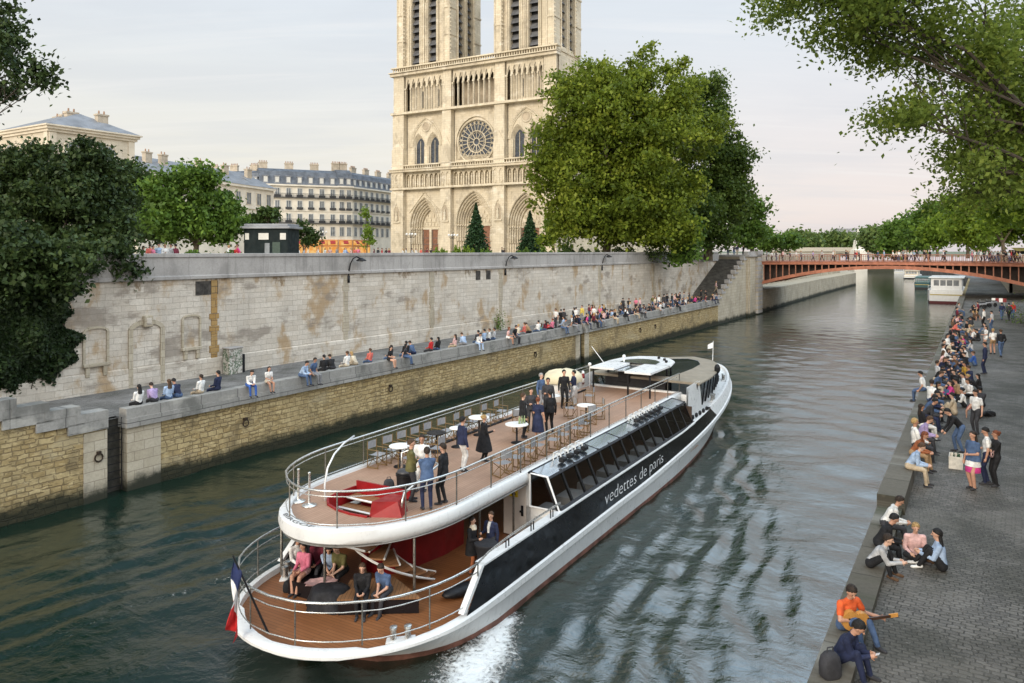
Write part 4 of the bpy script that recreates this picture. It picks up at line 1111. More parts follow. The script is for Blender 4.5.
def panel(mb, x0, x1, z0, z1, y, holes, m=0):
    """wall panel in the plane y with arched holes (xc, hw, zbase, zspring, zapex), side by side"""
    holes = sorted(holes)
    cuts = [x0] + [(holes[i][0] + holes[i][1] + holes[i + 1][0] - holes[i + 1][1]) / 2 for i in range(len(holes) - 1)] + [x1]
    for i, (xc, w_, zb, zs, za) in enumerate(holes):
        a, b = cuts[i], cuts[i + 1]
        if zb > z0: mb.quad((a, y, z0), (b, y, z0), (b, y, zb), (a, y, zb), m)
        ap = arch_pts(xc, w_, zs, za)
        mid = len(ap) // 2
        L = [(xc - w_, zb)] + ap[:mid + 1]; R_ = [(xc + w_, zb)] + ap[mid:][::-1]
        for p, q in zip(L, L[1:]): mb.quad((a, y, p[1]), (p[0], y, p[1]), (q[0], y, q[1]), (a, y, q[1]), m)
        for p, q in zip(R_, R_[1:]): mb.quad((p[0], y, p[1]), (b, y, p[1]), (b, y, q[1]), (q[0], y, q[1]), m)
        if za < z1: mb.quad((a, y, za), (b, y, za), (b, y, z1), (a, y, z1), m)
def reveal(mb, xc, w_, zb, zs, za, y0, y1, m=0, w2=None, za2=None):
    o = [(xc - w_, zb)] + arch_pts(xc, w_, zs, za) + [(xc + w_, zb)]
    w2 = w_ if w2 is None else w2; za2 = za if za2 is None else za2
    i_ = [(xc - w2, zb)] + arch_pts(xc, w2, zs, za2) + [(xc + w2, zb)]
    mb.loft([[(p[0], y0, p[1]) for p in o], [(p[0], y1, p[1]) for p in i_]], m)
def fillarch(mb, xc, w_, zb, zs, za, y, m=0):
    mb.poly([(p[0], y, p[1]) for p in [(xc - w_, zb)] + arch_pts(xc, w_, zs, za) + [(xc + w_, zb)]][::-1], m)
BUT = ((0, 3.6), (14.2, 17.0), (28.0, 31.0), (40.0, 43.5)); BAYS = ((3.6, 14.2), (17.0, 28.0), (31.0, 40.0))
W_ = 43.5
cb = lambda: MB(CATM)
mb = cb()
PORT = ((8.9, 4.1, 16.0, 22.4), (22.5, 4.7, 16.6, 23.4), (35.5, 4.1, 16.0, 22.6))
for (a, b), (xc, w_, zs, za) in zip(BAYS, PORT): panel(mb, a, b, G0, KG0, 0, [(xc, w_, G0, zs, za)])
for i, (a, b) in enumerate(BAYS):
    if i == 1: panel(mb, a, b, KB - 1.4, R1, .5, [(22.5, 5.15, 30.5, 34.4, 39.8)])
    else:
        xc = (a + b) / 2 ; panel(mb, a, b, KB - 1.4, R1, .5, [(xc - 2.05, 1.7, 30.3, 34.2, 37.0), (xc + 2.05, 1.7, 30.3, 34.2, 37.0)])
    mb.quad((a, .55, KG0), (b, .55, KG0), (b, .55, KG1), (a, .55, KG1))
    mb.quad((a, 0, KG0), (b, 0, KG0), (b, .6, KG0), (a, .6, KG0))
for q in (0, 1):                                      # side walls and nave behind, closed at the back
    x = 0 if q == 0 else W_
    mb.quad((x, 0, G0), (x, 14, G0), (x, 14, G1), (x, 0, G1))
mb.quad((0, 0, G1), (W_, 0, G1), (W_, 14, G1), (0, 14, G1)); mb.quad((0, 14, G0), (W_, 14, G0), (W_, 14, G1), (0, 14, G1))
mb.rbox(2, 41, 14, 110, G0, 24); mb.rbox(14, 29.5, 14.01, 125, 24.0, 44)
mb.add([(13.5, 14.05, 44), (30, 14.05, 44), (21.75, 14.05, 52), (13.5, 125, 44), (30, 125, 44), (21.75, 125, 52)], [(0, 1, 2), (3, 5, 4), (0, 2, 5, 3), (1, 4, 5, 2)], 1)
mb.build('facade_wall', [M_cath, M_louv], cath)
# buttresses with set-backs, gablets and string courses
for k, (a, b) in enumerate(BUT):
    mb = cb()
    mb.rbox(a, b, -1.3, .8, G0, KG0 - .3); mb.rbox(a + .12, b - .12, -1.05, .8, KG0 - .302, 33.5); mb.rbox(a + .2, b - .2, -.8, .8, 33.5, R1); mb.rbox(a + .28, b - .28, -.6, .8, R1, G1)
    c = (a + b) / 2
    for zz, wd, yy in ((33.5, (b - a) / 2 - .1, -1.05),):
        mb.add([(c - wd, yy, zz), (c + wd, yy, zz), (c, yy + .1, zz + 2.4), (c - wd, yy + .6, zz), (c + wd, yy + .6, zz), (c, yy + .6, zz + 2.4)], [(0, 1, 2), (0, 2, 5, 3), (1, 4, 5, 2)])
    mb.build('buttress', M_cath, cath)
    mb = cb(); fillarch(mb, c, .75, 17.3, 19.6, 20.6, -1.31, 1); 
    mb.tube([(c - .9, -1.33, 17.2), (c - .9, -1.33, 19.6), (c, -1.36, 21.4), (c + .9, -1.33, 19.6), (c + .9, -1.33, 17.2)], .14, 5)
    mb.lathe([(.3, 0), (.34, .5), (.25, 1.3), (.3, 1.7), (.12, 1.85), (.17, 2.1), (.05, 2.35)], (c, -1.5, 17.3), 8)
    mb.rbox(c - 1, c + 1, -1.6, -1.3, 16.9, 17.2)
    mb.build('niche_statue', [M_cath, M_cathd], cath)
# portals: stepped archivolts
for k, (xc, w_, zs, za) in enumerate(PORT):
    mb = cb()
    N_ = 6; y = 0; w0, a0 = w_, za
    mb.tube([(p[0], -.06, p[1]) for p in arch_pts(xc, w_ + .15, zs, za + .25)], .16, 5)
    if k == 0: mb.tube([(xc - w_ - .3, -.1, zs + 3.2), (xc, -.1, za + 1.4), (xc + w_ + .3, -.1, zs + 3.2)], .16, 5)
    for i in range(N_):
        w1 = w0 - .36; a1 = a0 - .52
        reveal(mb, xc, w0, G0, zs, a0, y, y + .42)
        if i < N_ - 1:
            o = [(xc - w0, G0)] + arch_pts(xc, w0, zs, a0) + [(xc + w0, G0)]; ii = [(xc - w1, G0)] + arch_pts(xc, w1, zs, a1) + [(xc + w1, G0)]
            mb.loft([[(p[0], y + .42, p[1]) for p in o], [(p[0], y + .42, p[1]) for p in ii]])
            pts = arch_pts(xc, w1 + .16, zs, a1 + .22)
            mb.tube([(p[0], y + .36, p[1]) for p in pts], .12, 5)
            for sg in (-1, 1): mb.lathe([(.2, 0), (.22, 1.0), (.16, 2.3), (.1, 2.5), (.15, 2.8), (.06, 3.1), (.2, 3.3), (.22, 3.6)], (xc + sg * (w1 + .16), y + .3, zs - 3.9), 7)
        w0, a0 = w1, a1; y += .42
    w0 += .36; a0 += .52
    fillarch(mb, xc, w0, zs - .2, zs, a0, y + .0, 0)
    for q in range(3):
        zz = zs + .3 + q * 1.0; half = w0 * (1 - q * .27)
        mb.rbox(xc - half * .9, xc + half * .9, y - .12, y, zz - .22, zz - .08)
        for j in range(int(half * 2.2)): mb.ball((xc - half * .8 + j * (half * 1.6) / max(1, int(half * 2.2) - 1), y - .1, zz + .3), (.14, .12, .36), 6)
    mb.rbox(xc - w0, xc + w0, y - .2, y, zs - .6, zs - .2)
    mb.rbox(xc - .3, xc + .3, y - .35, y, G0, zs - .6)
    mb.build('portal', M_cath, cath)
    for sg in (-1, 1):
        mb = cb(); x0, x1 = sorted((xc + sg * .32, xc + sg * w0))
        mb.rbox(x0 + .02, x1 - .02, y - .02, y + .06, G0, zs - .62)
        for j in range(1, 4): mb.rbox(x0 + .1, x1 - .1, y - .06, y - .02, G0 + j * 1.4, G0 + j * 1.4 + .12, 1)
        mb.rbox(x0 + .1, x0 + .18, y - .05, y - .02, G0, zs - .8, 1); mb.build('portal_door', [M_doorw, M_louv], cath)
# string courses and cornices
for z, pr, h in ((KG0, .35, .45), (KG1, .5, .5), (KB, .3, .22), (R1 - .2, .45, .5), (G1 - .2, .65, .6), (GB, .35, .25)):
    mb = cb(); mb.rbox(-.2, W_ + .2, -pr - .75 if z > KG1 else -pr - 1.1, .6, z, z + h)
    if z in (KG1, G1 - .2): mb.rbox(-.3, W_ + .3, -pr - 1.2 if z > KG1 else -pr - 1.35, .5, z + h, z + h + .2)
    mb.build('string_course', M_cath, cath)
# gallery of kings
n = 0
for (a, b) in BAYS + BUT:
    on = (a, b) in BUT
    y = -1.1 if on else 0
    k = max(2, int(round((b - a) / 1.3))); wd = (b - a) / k
    mb = cb()
    panel(mb, a, b, KG0 + .45, KG1, y - .12, [(a + wd * (i + .5), wd * .36, KG0 + .5, KG1 - 1.2, KG1 - .45) for i in range(k)])
    for i in range(k):
        c = a + wd * (i + .5); reveal(mb, c, wd * .36, KG0 + .5, KG1 - 1.2, KG1 - .45, y - .12, y + .5)
    mb.build('king_arcade', M_cath, cath)
    for i in range(k):
        mb = cb(); c = a + wd * (i + .5)
        mb.lathe([(.24, 0), (.28, .6), (.22, 1.5), (.27, 2.0), (.11, 2.15), (.15, 2.4), (.12, 2.6), (.03, 2.7)], (c, y + .12, KG0 + .46), 8, 0, 1, .8); mb.build('king_statue', M_cath, cath, smooth=True)
# balustrade above the kings, and at tower foot
for z, y in ((KB - 1.35, -.75), (G1 + .45, -.7)):
    mb = cb()
    k = 70; wd = W_ / k
    for i in range(k): mb.rbox(i * wd + wd * .3, i * wd + wd * .7, y - .08, y + .08, z, z + 1.3)
    mb.rbox(-.1, W_ + .1, y - .14, y + .14, z + 1.3, z + 1.5); mb.build('balustrade', M_cath, cath)
# rose window
rc = (22.5, 34.3); RR = 4.75
mb = cb(); circ = lambda r, y, n=48: [(rc[0] + r * math.cos(2 * PI * i / n), y, rc[1] + r * math.sin(2 * PI * i / n)) for i in range(n)]
# the round opening sits inside the big arch
sq = [(22.5 - 5.15, .9, 30.5)] + [(p[0], .9, p[1]) for p in arch_pts(22.5, 5.15, 34.4, 39.8)] + [(22.5 + 5.15, .9, 30.5)]
reveal(mb, 22.5, 5.15, 30.5, 34.4, 39.8, .5, .95)
ang = [math.atan2(p[2] - rc[1], p[0] - rc[0]) for p in sq]
mb.loft([sq, [(rc[0] + RR * math.cos(a), .92, rc[1] + RR * math.sin(a)) for a in ang]])
mb.loft([[sq[0], sq[-1]], [(rc[0] + RR * math.cos(ang[0]), .92, rc[1] + RR * math.sin(ang[0])), (rc[0] + RR * math.cos(ang[-1]), .92, rc[1] + RR * math.sin(ang[-1]))]])
na = [(rc[0] + RR * math.cos(a), .92, rc[1] + RR * math.sin(a)) for a in np.linspace(ang[0], ang[-1] - 2 * PI if ang[-1] > ang[0] else ang[-1], 2)]
for p in np.linspace(0, 1, 1): pass
low_a = np.linspace(-PI + (ang[0] + PI if ang[0] < 0 else 0), ang[-1], 10)
mb.poly([sq[0]] + [(rc[0] + RR * math.cos(a), .92, rc[1] + RR * math.sin(a)) for a in low_a] + [sq[-1]])
mb.tube(circ(RR + .12, .75), .22, 6, closed=True); mb.tube(circ(RR * .5, .95), .13, 5, closed=True); mb.tube(circ(RR * .16, .95), .13, 5, closed=True)
for i in range(12):
    a = 2 * PI * i / 12; mb.tube([(rc[0] + RR * .16 * math.cos(a), .95, rc[1] + RR * .16 * math.sin(a)), (rc[0] + RR * .5 * math.cos(a), .95, rc[1] + RR * .5 * math.sin(a))], .10, 4)
    mb.tube([(rc[0] + RR * .44 * math.cos(a + PI / 12) + .25 * math.cos(q), .95, rc[1] + RR * .44 * math.sin(a + PI / 12) + .25 * math.sin(q)) for q in np.linspace(0, 2 * PI, 7)[:-1]], .06, 4, closed=True)
for i in range(24):
    a = 2 * PI * (i + .5) / 24; mb.tube([(rc[0] + RR * .5 * math.cos(a), .95, rc[1] + RR * .5 * math.sin(a)), (rc[0] + RR * math.cos(a), .95, rc[1] + RR * math.sin(a))], .09, 4)
    a = 2 * PI * i / 24; mb.tube([(rc[0] + RR * .88 * math.cos(a) + .42 * math.cos(q), .95, rc[1] + RR * .88 * math.sin(a) + .42 * math.sin(q)) for q in np.linspace(0, 2 * PI, 8)[:-1]], .07, 4, closed=True)
rose = mb.build('rose_window', M_cath, cath)
mb = cb(); mb.poly(circ(RR + .1, 1.05)); mb.build('stained_glass', M_leadg, rose)
# twin windows of the outer bays
for (a, b) in (BAYS[0], BAYS[2]):
    xc = (a + b) / 2
    mb = cb()
    mb.tube([(p[0], .44, p[1]) for p in arch_pts(xc, 4.4, 34.2, 40.6)], .26, 5); mb.tube([(p[0], .42, p[1]) for p in arch_pts(xc, 4.0, 34.2, 40.0)], .16, 5)
    mb.tube([(xc + 1.1 * math.cos(q), .45, 38.6 + 1.1 * math.sin(q)) for q in np.linspace(0, 2 * PI, 16)[:-1]], .18, 5, closed=True)
    mb.poly([(xc + .95 * math.cos(q), .47, 38.6 + .95 * math.sin(q)) for q in np.linspace(0, 2 * PI, 16)[:-1]], 2)
    for sg in (-1, 1):
        x = xc + sg * 2.05; reveal(mb, x, 1.7, 30.3, 34.2, 37.0, .5, 1.3, 0, 1.2, 36.2)
        mb.tube([(p[0], .46, p[1]) for p in arch_pts(x, 1.85, 34.2, 37.3)], .15, 5)
        for s2 in (-1, 1): mb.cyl((x + s2 * 1.5, .75, 30.3), (x + s2 * 1.5, .75, 34.2), .16, n=6)
        fillarch(mb, x, 1.2, 30.3, 34.2, 36.2, 1.3, 1)
        mb.cyl((x, 1.2, 30.3), (x, 1.2, 35.5), .08, n=5)
    mb.build('twin_window', [M_cath, M_leadg, M_cathd], cath)
# open gallery of slender columns
for k, (a, b) in enumerate(BAYS):
    nn = 8 if k == 1 else 7; wd = (b - a) / nn
    mb = cb()
    panel(mb, a, b, R1 + .3, G1 - .2, .0, [(a + wd * (i + .5), wd * .40, R1 + .35, 47.2, 48.9) for i in range(nn)])
    panel(mb, a, b, 47.6, G1 - .2, -.25, [(a + wd * (i + .5) - 0, wd * .30, 47.6, 47.9, 49.6) for i in range(nn)])
    for i in range(nn + 1):
        mb.cyl((a + wd * i, -.3, R1 + .3), (a + wd * i, -.3, 47.6), .13, n=6); mb.rbox(a + wd * i - .2, a + wd * i + .2, -.5, -.1, 47.2, 47.6)
    if k != 1:
        mb.quad((a, 1.2, R1), (b, 1.2, R1), (b, 1.2, G1), (a, 1.2, G1), 0)
        for i in (2, 5) : mb.rbox(a + wd * (i + .32), a + wd * (i + .68), 1.1, 1.19, R1 + 1.2, 46.8, 1)
    else:
        mb.quad((a, 3.2, R1), (b, 3.2, R1), (b, 3.2, 48.5), (a, 3.2, 48.5), 2)
    mb.build('open_gallery', [M_cath, M_leadg, M_cathd], cath)
# towers
def tower(x0, x1):
    z0, z1 = GB, TT; dpt = 10.5; y0 = .6; w_ = x1 - x0
    root_m = cb()
    op = [(x0 + w_ * .31, 1.15, z0 + .8, 66.5, 69.6), (x0 + w_ * .63, 1.15, z0 + .8, 66.5, 69.6)]
    panel(root_m, x0, x1, z0 - 1.5, z1, y0, op)
    for o_ in op: reveal(root_m, *o_, y0, y0 + 1.2)
    for o_ in op:
        root_m.tube([(p[0], y0 - .1, p[1]) for p in arch_pts(o_[0], o_[1] + .35, 66.5, 70.3)], .22, 5)
        for sg in (-1, 1):
            for e in (.22, .62): root_m.cyl((o_[0] + sg * (o_[1] + e), y0 - .12 - e * .2, z0), (o_[0] + sg * (o_[1] + e), y0 - .12 - e * .2, 66.5), .17, n=6)
    # the south face, seen from the river side: same panel turned through a right angle
    sm = MB(CATM @ Matrix.Translation((x1, y0, 0)) @ Matrix.Rotation(PI / 2, 4, 'Z'))
    o2 = [(dpt * .33, 1.15, z0 + .8, 66.5, 69.6), (dpt * .67, 1.15, z0 + .8, 66.5, 69.6)]
    panel(sm, 0, dpt, z0 - 1.5, z1, 0, o2)
    for o_ in o2:
        reveal(sm, *o_, 0, 1.2); sm.tube([(p[0], -.1, p[1]) for p in arch_pts(o_[0], o_[1] + .35, 66.5, 70.3)], .22, 5)
        for sg in (-1, 1): sm.cyl((o_[0] + sg * (o_[1] + .3), -.15, z0), (o_[0] + sg * (o_[1] + .3), -.15, 66.5), .18, n=6)
    sm.build('tower_side', M_cath, cath)
    root_m.quad((x0, y0, z0 - 1.5), (x0, y0 + dpt, z0 - 1.5), (x0, y0 + dpt, z1), (x0, y0, z1)); root_m.quad((x0, y0 + dpt, z0 - 1.5), (x1, y0 + dpt, z0 - 1.5), (x1, y0 + dpt, z1), (x0, y0 + dpt, z1)); root_m.quad((x0, y0, z1), (x1, y0, z1), (x1, y0 + dpt, z1), (x0, y0 + dpt, z1))
    tw = root_m.build('tower', M_cath, cath)
    mb = cb()
    for o_ in op:
        for j in range(9):
            z = z0 + 1.2 + j * 1.75; mb.loft([[(o_[0] - 1.12, y0 + .25, z), (o_[0] + 1.12, y0 + .25, z)], [(o_[0] - 1.12, y0 + 1.1, z + 1.3), (o_[0] + 1.12, y0 + 1.1, z + 1.3)]])
        mb.quad((o_[0] - 1.14, y0 + 1.15, z0), (o_[0] + 1.14, y0 + 1.15, z0), (o_[0] + 1.14, y0 + 1.15, 69.7), (o_[0] - 1.14, y0 + 1.15, 69.7), 1)
    for o_ in o2:
        y = y0 + o_[0]
        for j in range(9):
            z = z0 + 1.2 + j * 1.75; mb.loft([[(x1 - .25, y - 1.12, z), (x1 - .25, y + 1.12, z)], [(x1 - 1.1, y - 1.12, z + 1.3), (x1 - 1.1, y + 1.12, z + 1.3)]])
        mb.quad((x1 - 1.15, y - 1.14, z0), (x1 - 1.15, y + 1.14, z0), (x1 - 1.15, y + 1.14, 69.7), (x1 - 1.15, y - 1.14, 69.7), 1)
    mb.build('louvre', [M_louv, pm('belfry_gloom', (.02, .02, .022), .9)], cath)
    for cx, cy in ((x0 + .9, y0 + .4), (x1 - .9, y0 + .4), (x1 - .4, y0 + dpt - .9), (x0 + .4, y0 + dpt - .9), (x0 + w_ * .47, y0 + .15)):
        thin = abs(cx - (x0 + w_ * .47)) < .01
        mb = cb(); h = .55 if thin else 1.35
        mb.box((cx, cy, (z0 + 71) / 2), (h * 1.3, h * 2, 71 - z0)); 
        for e in (-1, 1): mb.cyl((cx + e * h * .6, cy - h - .1, z0), (cx + e * h * .6, cy - h - .1, 70), .16, n=6)
        for zz in (58.5, 64.5, 70.8): mb.box((cx, cy, zz), (h * 1.3 + .3, h * 2 + .3, .35))
        if not thin:
            for j in range(22): mb.box((cx + h * .75, cy - h * .95, z0 + 2 + j * .85), (.22, .22, .25), .6)
        mb.build('corner_buttress', M_cath, cath)
    mb = cb(); mb.rbox(x0 - .2, x1 + .2, y0 - .8, y0 + dpt + .3, z0 - .3, z0 + .3); mb.build('string_course', M_cath, cath)
    mb = cb(); mb.rbox(x0 - .3, x1 + .3, y0 - .9, y0 + dpt + .4, 71.6, 72.4); mb.build('string_course', M_cath, cath)
tower(1.2, 16.2); tower(28.0, 42.6)

# ---- street buildings across the court ------------------------------------------------------------------
M_cream = pm('cream_plaster', (.60, .53, .42), .85, 0, .12, .4, .1, 6, world=True)
M_bone = pm('pale_limestone_front', (.66, .61, .52), .85, 0, .10, .5, .1, 6, world=True)
M_zinc = pm('blue_grey_zinc_roof', (.225, .235, .255), .5, .15, .2, .6, .1, 4, world=True)
M_slate = pm('dark_slate_roof', (.095, .11, .135), .55, 0, .3, .8, .2, 4, world=True)
M_brk = pm('chimney_render', (.42, .36, .28), .9, 0, .2, 1, world=True)
M_pot = pm('clay_chimney_pot', (.30, .19, .13), .85, 0, .2, 1, world=True)
M_pane = pm('grey_window_pane', (.15, .165, .18), .15, 0, .4, .9, world=True)
M_shut = pm('white_shutter', (.55, .54, .50), .7, 0, .08, 2, world=True)
def frame_of(p0, p1):
    """facade frame: x along the front, y into the building"""
    a = Vector((p1.x - p0.x, p1.y - p0.y, 0)); L = a.length; a.normalize()
    d = Vector((-a.y, a.x, 0))
    return Matrix(((a.x, d.x, 0, p0.x), (a.y, d.y, 0, p0.y), (0, 0, 1, 0), (0, 0, 0, 1))), L
def win(F, root, xc, z0, w_, h, arch=0.0, fr=M_shut, sill=None, depth=.0, balc=False):
    mb = MB(F); y = -.02
    mb.rbox(xc - w_ / 2 - .14, xc + w_ / 2 + .14, y - .09, y, z0 - .12, z0 + h + .14, 0)
    f = mb.build('window', sill or fr, root)
    mb = MB(F); ws = w_ * .40
    for sg in (-1, 1): mb.rbox(xc + sg * w_ * .25 - ws / 2, xc + sg * w_ * .25 + ws / 2, y - .115, y - .092, z0, z0 + h)
    mb.build('pane', M_pane, f)
    if balc:
        mb = MB(F); mb.rbox(xc - w_ * .75, xc + w_ * .75, y - .40, y - .36, z0 - .1, z0 + .5)
        mb.build('balcony_rail', M_balc, f)
def chimney(F, root, x, y, z0, h, w_=1.5, pots=4):
    mb = MB(F); mb.rbox(x - w_ / 2, x + w_ / 2, y - .4, y + .4, z0, z0 + h); mb.rbox(x - w_ / 2 - .12, x + w_ / 2 + .12, y - .5, y + .5, z0 + h, z0 + h + .25)
    for i in range(pots): mb.cyl((x - w_ / 2 + w_ * (i + .5) / pots, y, z0 + h + .25), (x - w_ / 2 + w_ * (i + .5) / pots, y, z0 + h + .75), .14, .1, 6, 1)
    mb.build('chimney', [M_brk, M_pot], root)
M_balc = pm('grey_wrought_iron', (.05, .05, .052), .6, .2, .2, 5, world=True)
# pavilion at the corner of the hospital
pc = Vector((-61, 100, 0))
ev = 27.2
pav = thing('pavilion', 'cream hospital corner pavilion with grey hipped zinc roof and arched top window', 'building', pc + Vector((0, 8, ZC)))
pe = pc + U * 12.0; pw = pc + N * 14
F1, L1 = frame_of(pc, pe); F2, L2 = frame_of(pw, pc)
cor = [pc, pe, pe + N * 14, pw]
mb = MB(Matrix()); mb.prism([(p.x, p.y) for p in cor], ZC, ev - .9); mb.build('wall', stone_mat('cream_ashlar', (.58, .51, .39, 1), (.64, .57, .46, 1), (.42, .36, .28, 1), 1.1, .5, (U.x + N.x, U.y + N.y, 0), .016, .25, stain=(.32, .26, .18, 1), stain_amt=.3), pav)
mb = MB(Matrix())
ctr = sum(cor, Vector()) / 4
for e, za, zb in ((.35, ev - .9, ev - .55), (.7, ev - .55, ev - .2), (1.0, ev - .2, ev)):
    q = [ctr + (p - ctr) * (1 + e / 8.5) for p in cor]; mb.prism([(p.x, p.y) for p in q], za, zb)
for F, L in ((F1, L1), (F2, L2)):
    b2 = MB(F); b2.rbox(0, L, -.15, .05, 20.2, 20.7); b2.rbox(.1, 1.0, -.12, .05, ZC, ev - .9); b2.rbox(L - 1.0, L - .1, -.12, .05, ZC, ev - .9); b2.build('cornice', M_cream, pav)
mb.build('cornice', M_cream, pav)
mb = MB(Matrix()); q = [ctr + (p - ctr) * 1.1 for p in cor]; r0, r1 = ctr - N * 3.2, ctr + N * 3.2
z_r = ev + 2.7
A_, B_, C_, D_ = [Vector((p.x, p.y, ev)) for p in q]; R0 = Vector((r0.x, r0.y, z_r)); R1v = Vector((r1.x, r1.y, z_r))
mb.add([A_, B_, C_, D_, R0, R1v], [(0, 1, 4), (1, 2, 5, 4), (2, 3, 5), (3, 0, 4, 5)])
rf = mb.build('roof', M_zinc, pav)
for t_, s_ in ((.0, 0), (.55, .2), (-.6, -.3), (-.95, .8)):
    p = ctr + N * (t_ * 5) + U * s_ * 3; chimney(Matrix.Translation((p.x, p.y, 0)) @ Matrix.Rotation(RIVROT, 4, 'Z'), pav, 0, 0, z_r - 1.9, 1.7, 1.5, 2)
def arched(F, root, xc, z0, w_, h):
    mb = MB(F); o = [(xc - w_ / 2, z0)] + arch_pts(xc, w_ / 2, z0 + h - w_ / 2, z0 + h) + [(xc + w_ / 2, z0)]
    mb.poly([(p[0], -.05, p[1]) for p in o]); f = mb.build('window', M_shut, root)
    mb = MB(F)
    mb.poly([(xc + (p[0] - xc) * .86, -.06, z0 + h * .5 + (p[1] - z0 - h * .5) * .86) for p in o if p[1] > z0 + h * .5] )
    mb.build('pane', M_pane, f)
    mb = MB(F); mb.tube([(p[0], -.08, p[1]) for p in o], .16, 4)
    for q_ in (-.25, 0, .25): mb.rbox(xc + q_ * w_ - .04, xc + q_ * w_ + .04, -.1, -.062, z0 + h * .5, z0 + h * .93)
    mb.build('frame', M_cream, f)
arched(F1, pav, 8.0, 21.5, 2.6, 3.9); arched(F1, pav, 3.2, 21.5, 2.6, 3.9); arched(F2, pav, 4, 21.5, 2.6, 3.9); arched(F2, pav, 10, 21.5, 2.6, 3.9)
# long wing
w0, w1 = Vector((-64, 130, 0)), Vector((-53.0, 169, 0))
F, L = frame_of(w0, w1); ew = 24.3
wing = thing('hospital_wing', 'long cream hospital wing with pale slate roof and a row of squat chimneys', 'building', (w0 + w1) / 2 + Vector((0, 0, ZC)))
mb = MB(F); mb.rbox(0, L, 0, 14, ZC, ew - .5); mb.rbox(-.2, L + .2, -.5, 14.5, ew - .5, ew); mb.rbox(0, L, -.2, .0, 19.4, 19.8); mb.build('wall', M_bone, wing)
mb = MB(F); mb.add([(-.4, -.6, ew), (L + .4, -.6, ew), (L + .4, 14.6, ew), (-.4, 14.6, ew), (0, 5.5, ew + 3.4), (L - 3, 5.5, ew + 3.4)], [(0, 1, 5, 4), (1, 2, 5), (2, 3, 4, 5), (3, 0, 4)]); mb.build('roof', M_zinc, wing)
for x in (6, 10, 20, 28, 36): chimney(F, wing, x, 3.4, ew + 1.4, 2.4, 1.6, 2)
for i in range(11): win(F, wing, 2.5 + i * 3.6, 20.4, 1.5, 2.4, fr=M_cream)
for i in range(11): win(F, wing, 2.5 + i * 3.6, 14.6, 1.5, 2.8, fr=M_cream)
for x in (4, 13, 25, 33):
    mb = MB(F); mb.loft([[(x - .4, 1.6, ew + 1.25), (x + .4, 1.6, ew + 1.25)], [(x - .4, 2.5, ew + 1.8), (x + .4, 2.5, ew + 1.8)]]); mb.build('skylight', M_pane, wing)
# corner apartment block with restaurant
def block(nm, label, p0, p1, floors, step, ec, zr, cream=True, depth=12, attic=True, lit=False, first=None):
    F, L = frame_of(p0, p1)
    r = thing(nm, label, 'building', (p0 + p1) / 2 + Vector((0, 0, ZC)))
    mb = MB(F); mb.rbox(0, L, 0, depth, ZC, ec); mb.build('wall', M_bone, r)
    for z in floors[1:]:
        mb = MB(F); mb.rbox(-.05, L + .05, -.18, 0, z - .55, z - .35); mb.build('string_course', M_bone, r)
    mb = MB(F); mb.rbox(-.2, L + .2, -.55, .2, ec - .2, ec + .2); mb.build('cornice', M_bone, r)
    mb = MB(F); mb.loft([[(-.1, .05, ec + .2), (L + .1, .05, ec + .2)], [(-.1, 1.2, zr - .8), (L + .1, 1.2, zr - .8)], [(-.1, 3.2, zr), (L + .1, 3.2, zr)], [(-.1, depth - 1, zr), (L + .1, depth - 1, zr)], [(-.1, depth, ec), (L + .1, depth, ec)]]); 
    for x in (-.1, L + .1): mb.poly([(x, .05, ec + .2), (x, 1.2, zr - .8), (x, 3.2, zr), (x, depth - 1, zr), (x, depth, ec)])
    mb.build('mansard_roof', M_slate, r)
    n = max(2, int(L / step))
    for fi, z in enumerate(floors):
        for i in range(n):
            win(F, r, L * (i + .5) / n, z, 1.15, 2.2 if fi else 2.4, balc=(fi in (1, 2, 3)))
    for z in (floors[-1] - .12, floors[1] - .1):
        mb = MB(F); mb.rbox(0, L, -.75, -.18, z - .18, z); 
        for i in range(int(L / .35)): mb.rbox(i * .35, i * .35 + .06, -.74, -.7, z, z + .85)
        mb.rbox(0, L, -.76, -.68, z + .85, z + .95)
        mb.build('balcony', M_balc, r)
    for i in range(n):
        x = L * (i + .5) / n
        mb = MB(F); mb.rbox(x - .65, x + .65, .15, 1.3, ec + .5, ec + 2.3); mb.rbox(x - .75, x + .75, .05, 1.5, ec + 2.3, ec + 2.5); d_ = mb.build('dormer', M_zinc, r)
        mb = MB(F); mb.rbox(x - .45, x + .45, .10, .145, ec + .75, ec + 2.15); mb.build('pane', M_shut, d_)
    for k in range(max(2, int(L / 6))):
        chimney(F, r, L * (k + .2) / max(2, int(L / 6)), depth * .45, zr - .3, 1.9, 2.2, 5)
    return r, F, L
FL = [14.6, 18.2, 21.7, 25.0]
c0, c1, c2, c3 = Vector((-66, 199, 0)), Vector((-47.5, 207.5, 0)), Vector((-44, 209.5, 0)), Vector((-31, 238, 0))
bA, FA, LA = block('apartment_block', 'white apartment block with slate mansard above the glowing restaurant front', c0, c1, FL, 2.6, 28.0, 32.6)
bB, FB, LB = block('apartment_block', 'narrow rounded corner bay of the white apartment block with stacked balconies', c1 + Vector((.02, .01, 0)), c2, FL, 3.4, 28.1, 33.0, depth=8)
bC, FC_, LC = block('apartment_block', 'receding side of the white apartment block with dark balconies beside the cathedral', c2, c3, FL, 2.5, 28.0, 32.6)
bD, FD, LD = block('apartment_block', 'apartment block with dark slate roof partly hidden behind the hospital wing', Vector((-90, 205, 0)), Vector((-66.2, 199.5, 0)), FL, 2.8, 27.6, 32.0)
M_lit = newmat('lit_restaurant_glass'); t = NT(M_lit)
P = t.pos(); e = t.n.new('ShaderNodeEmission')
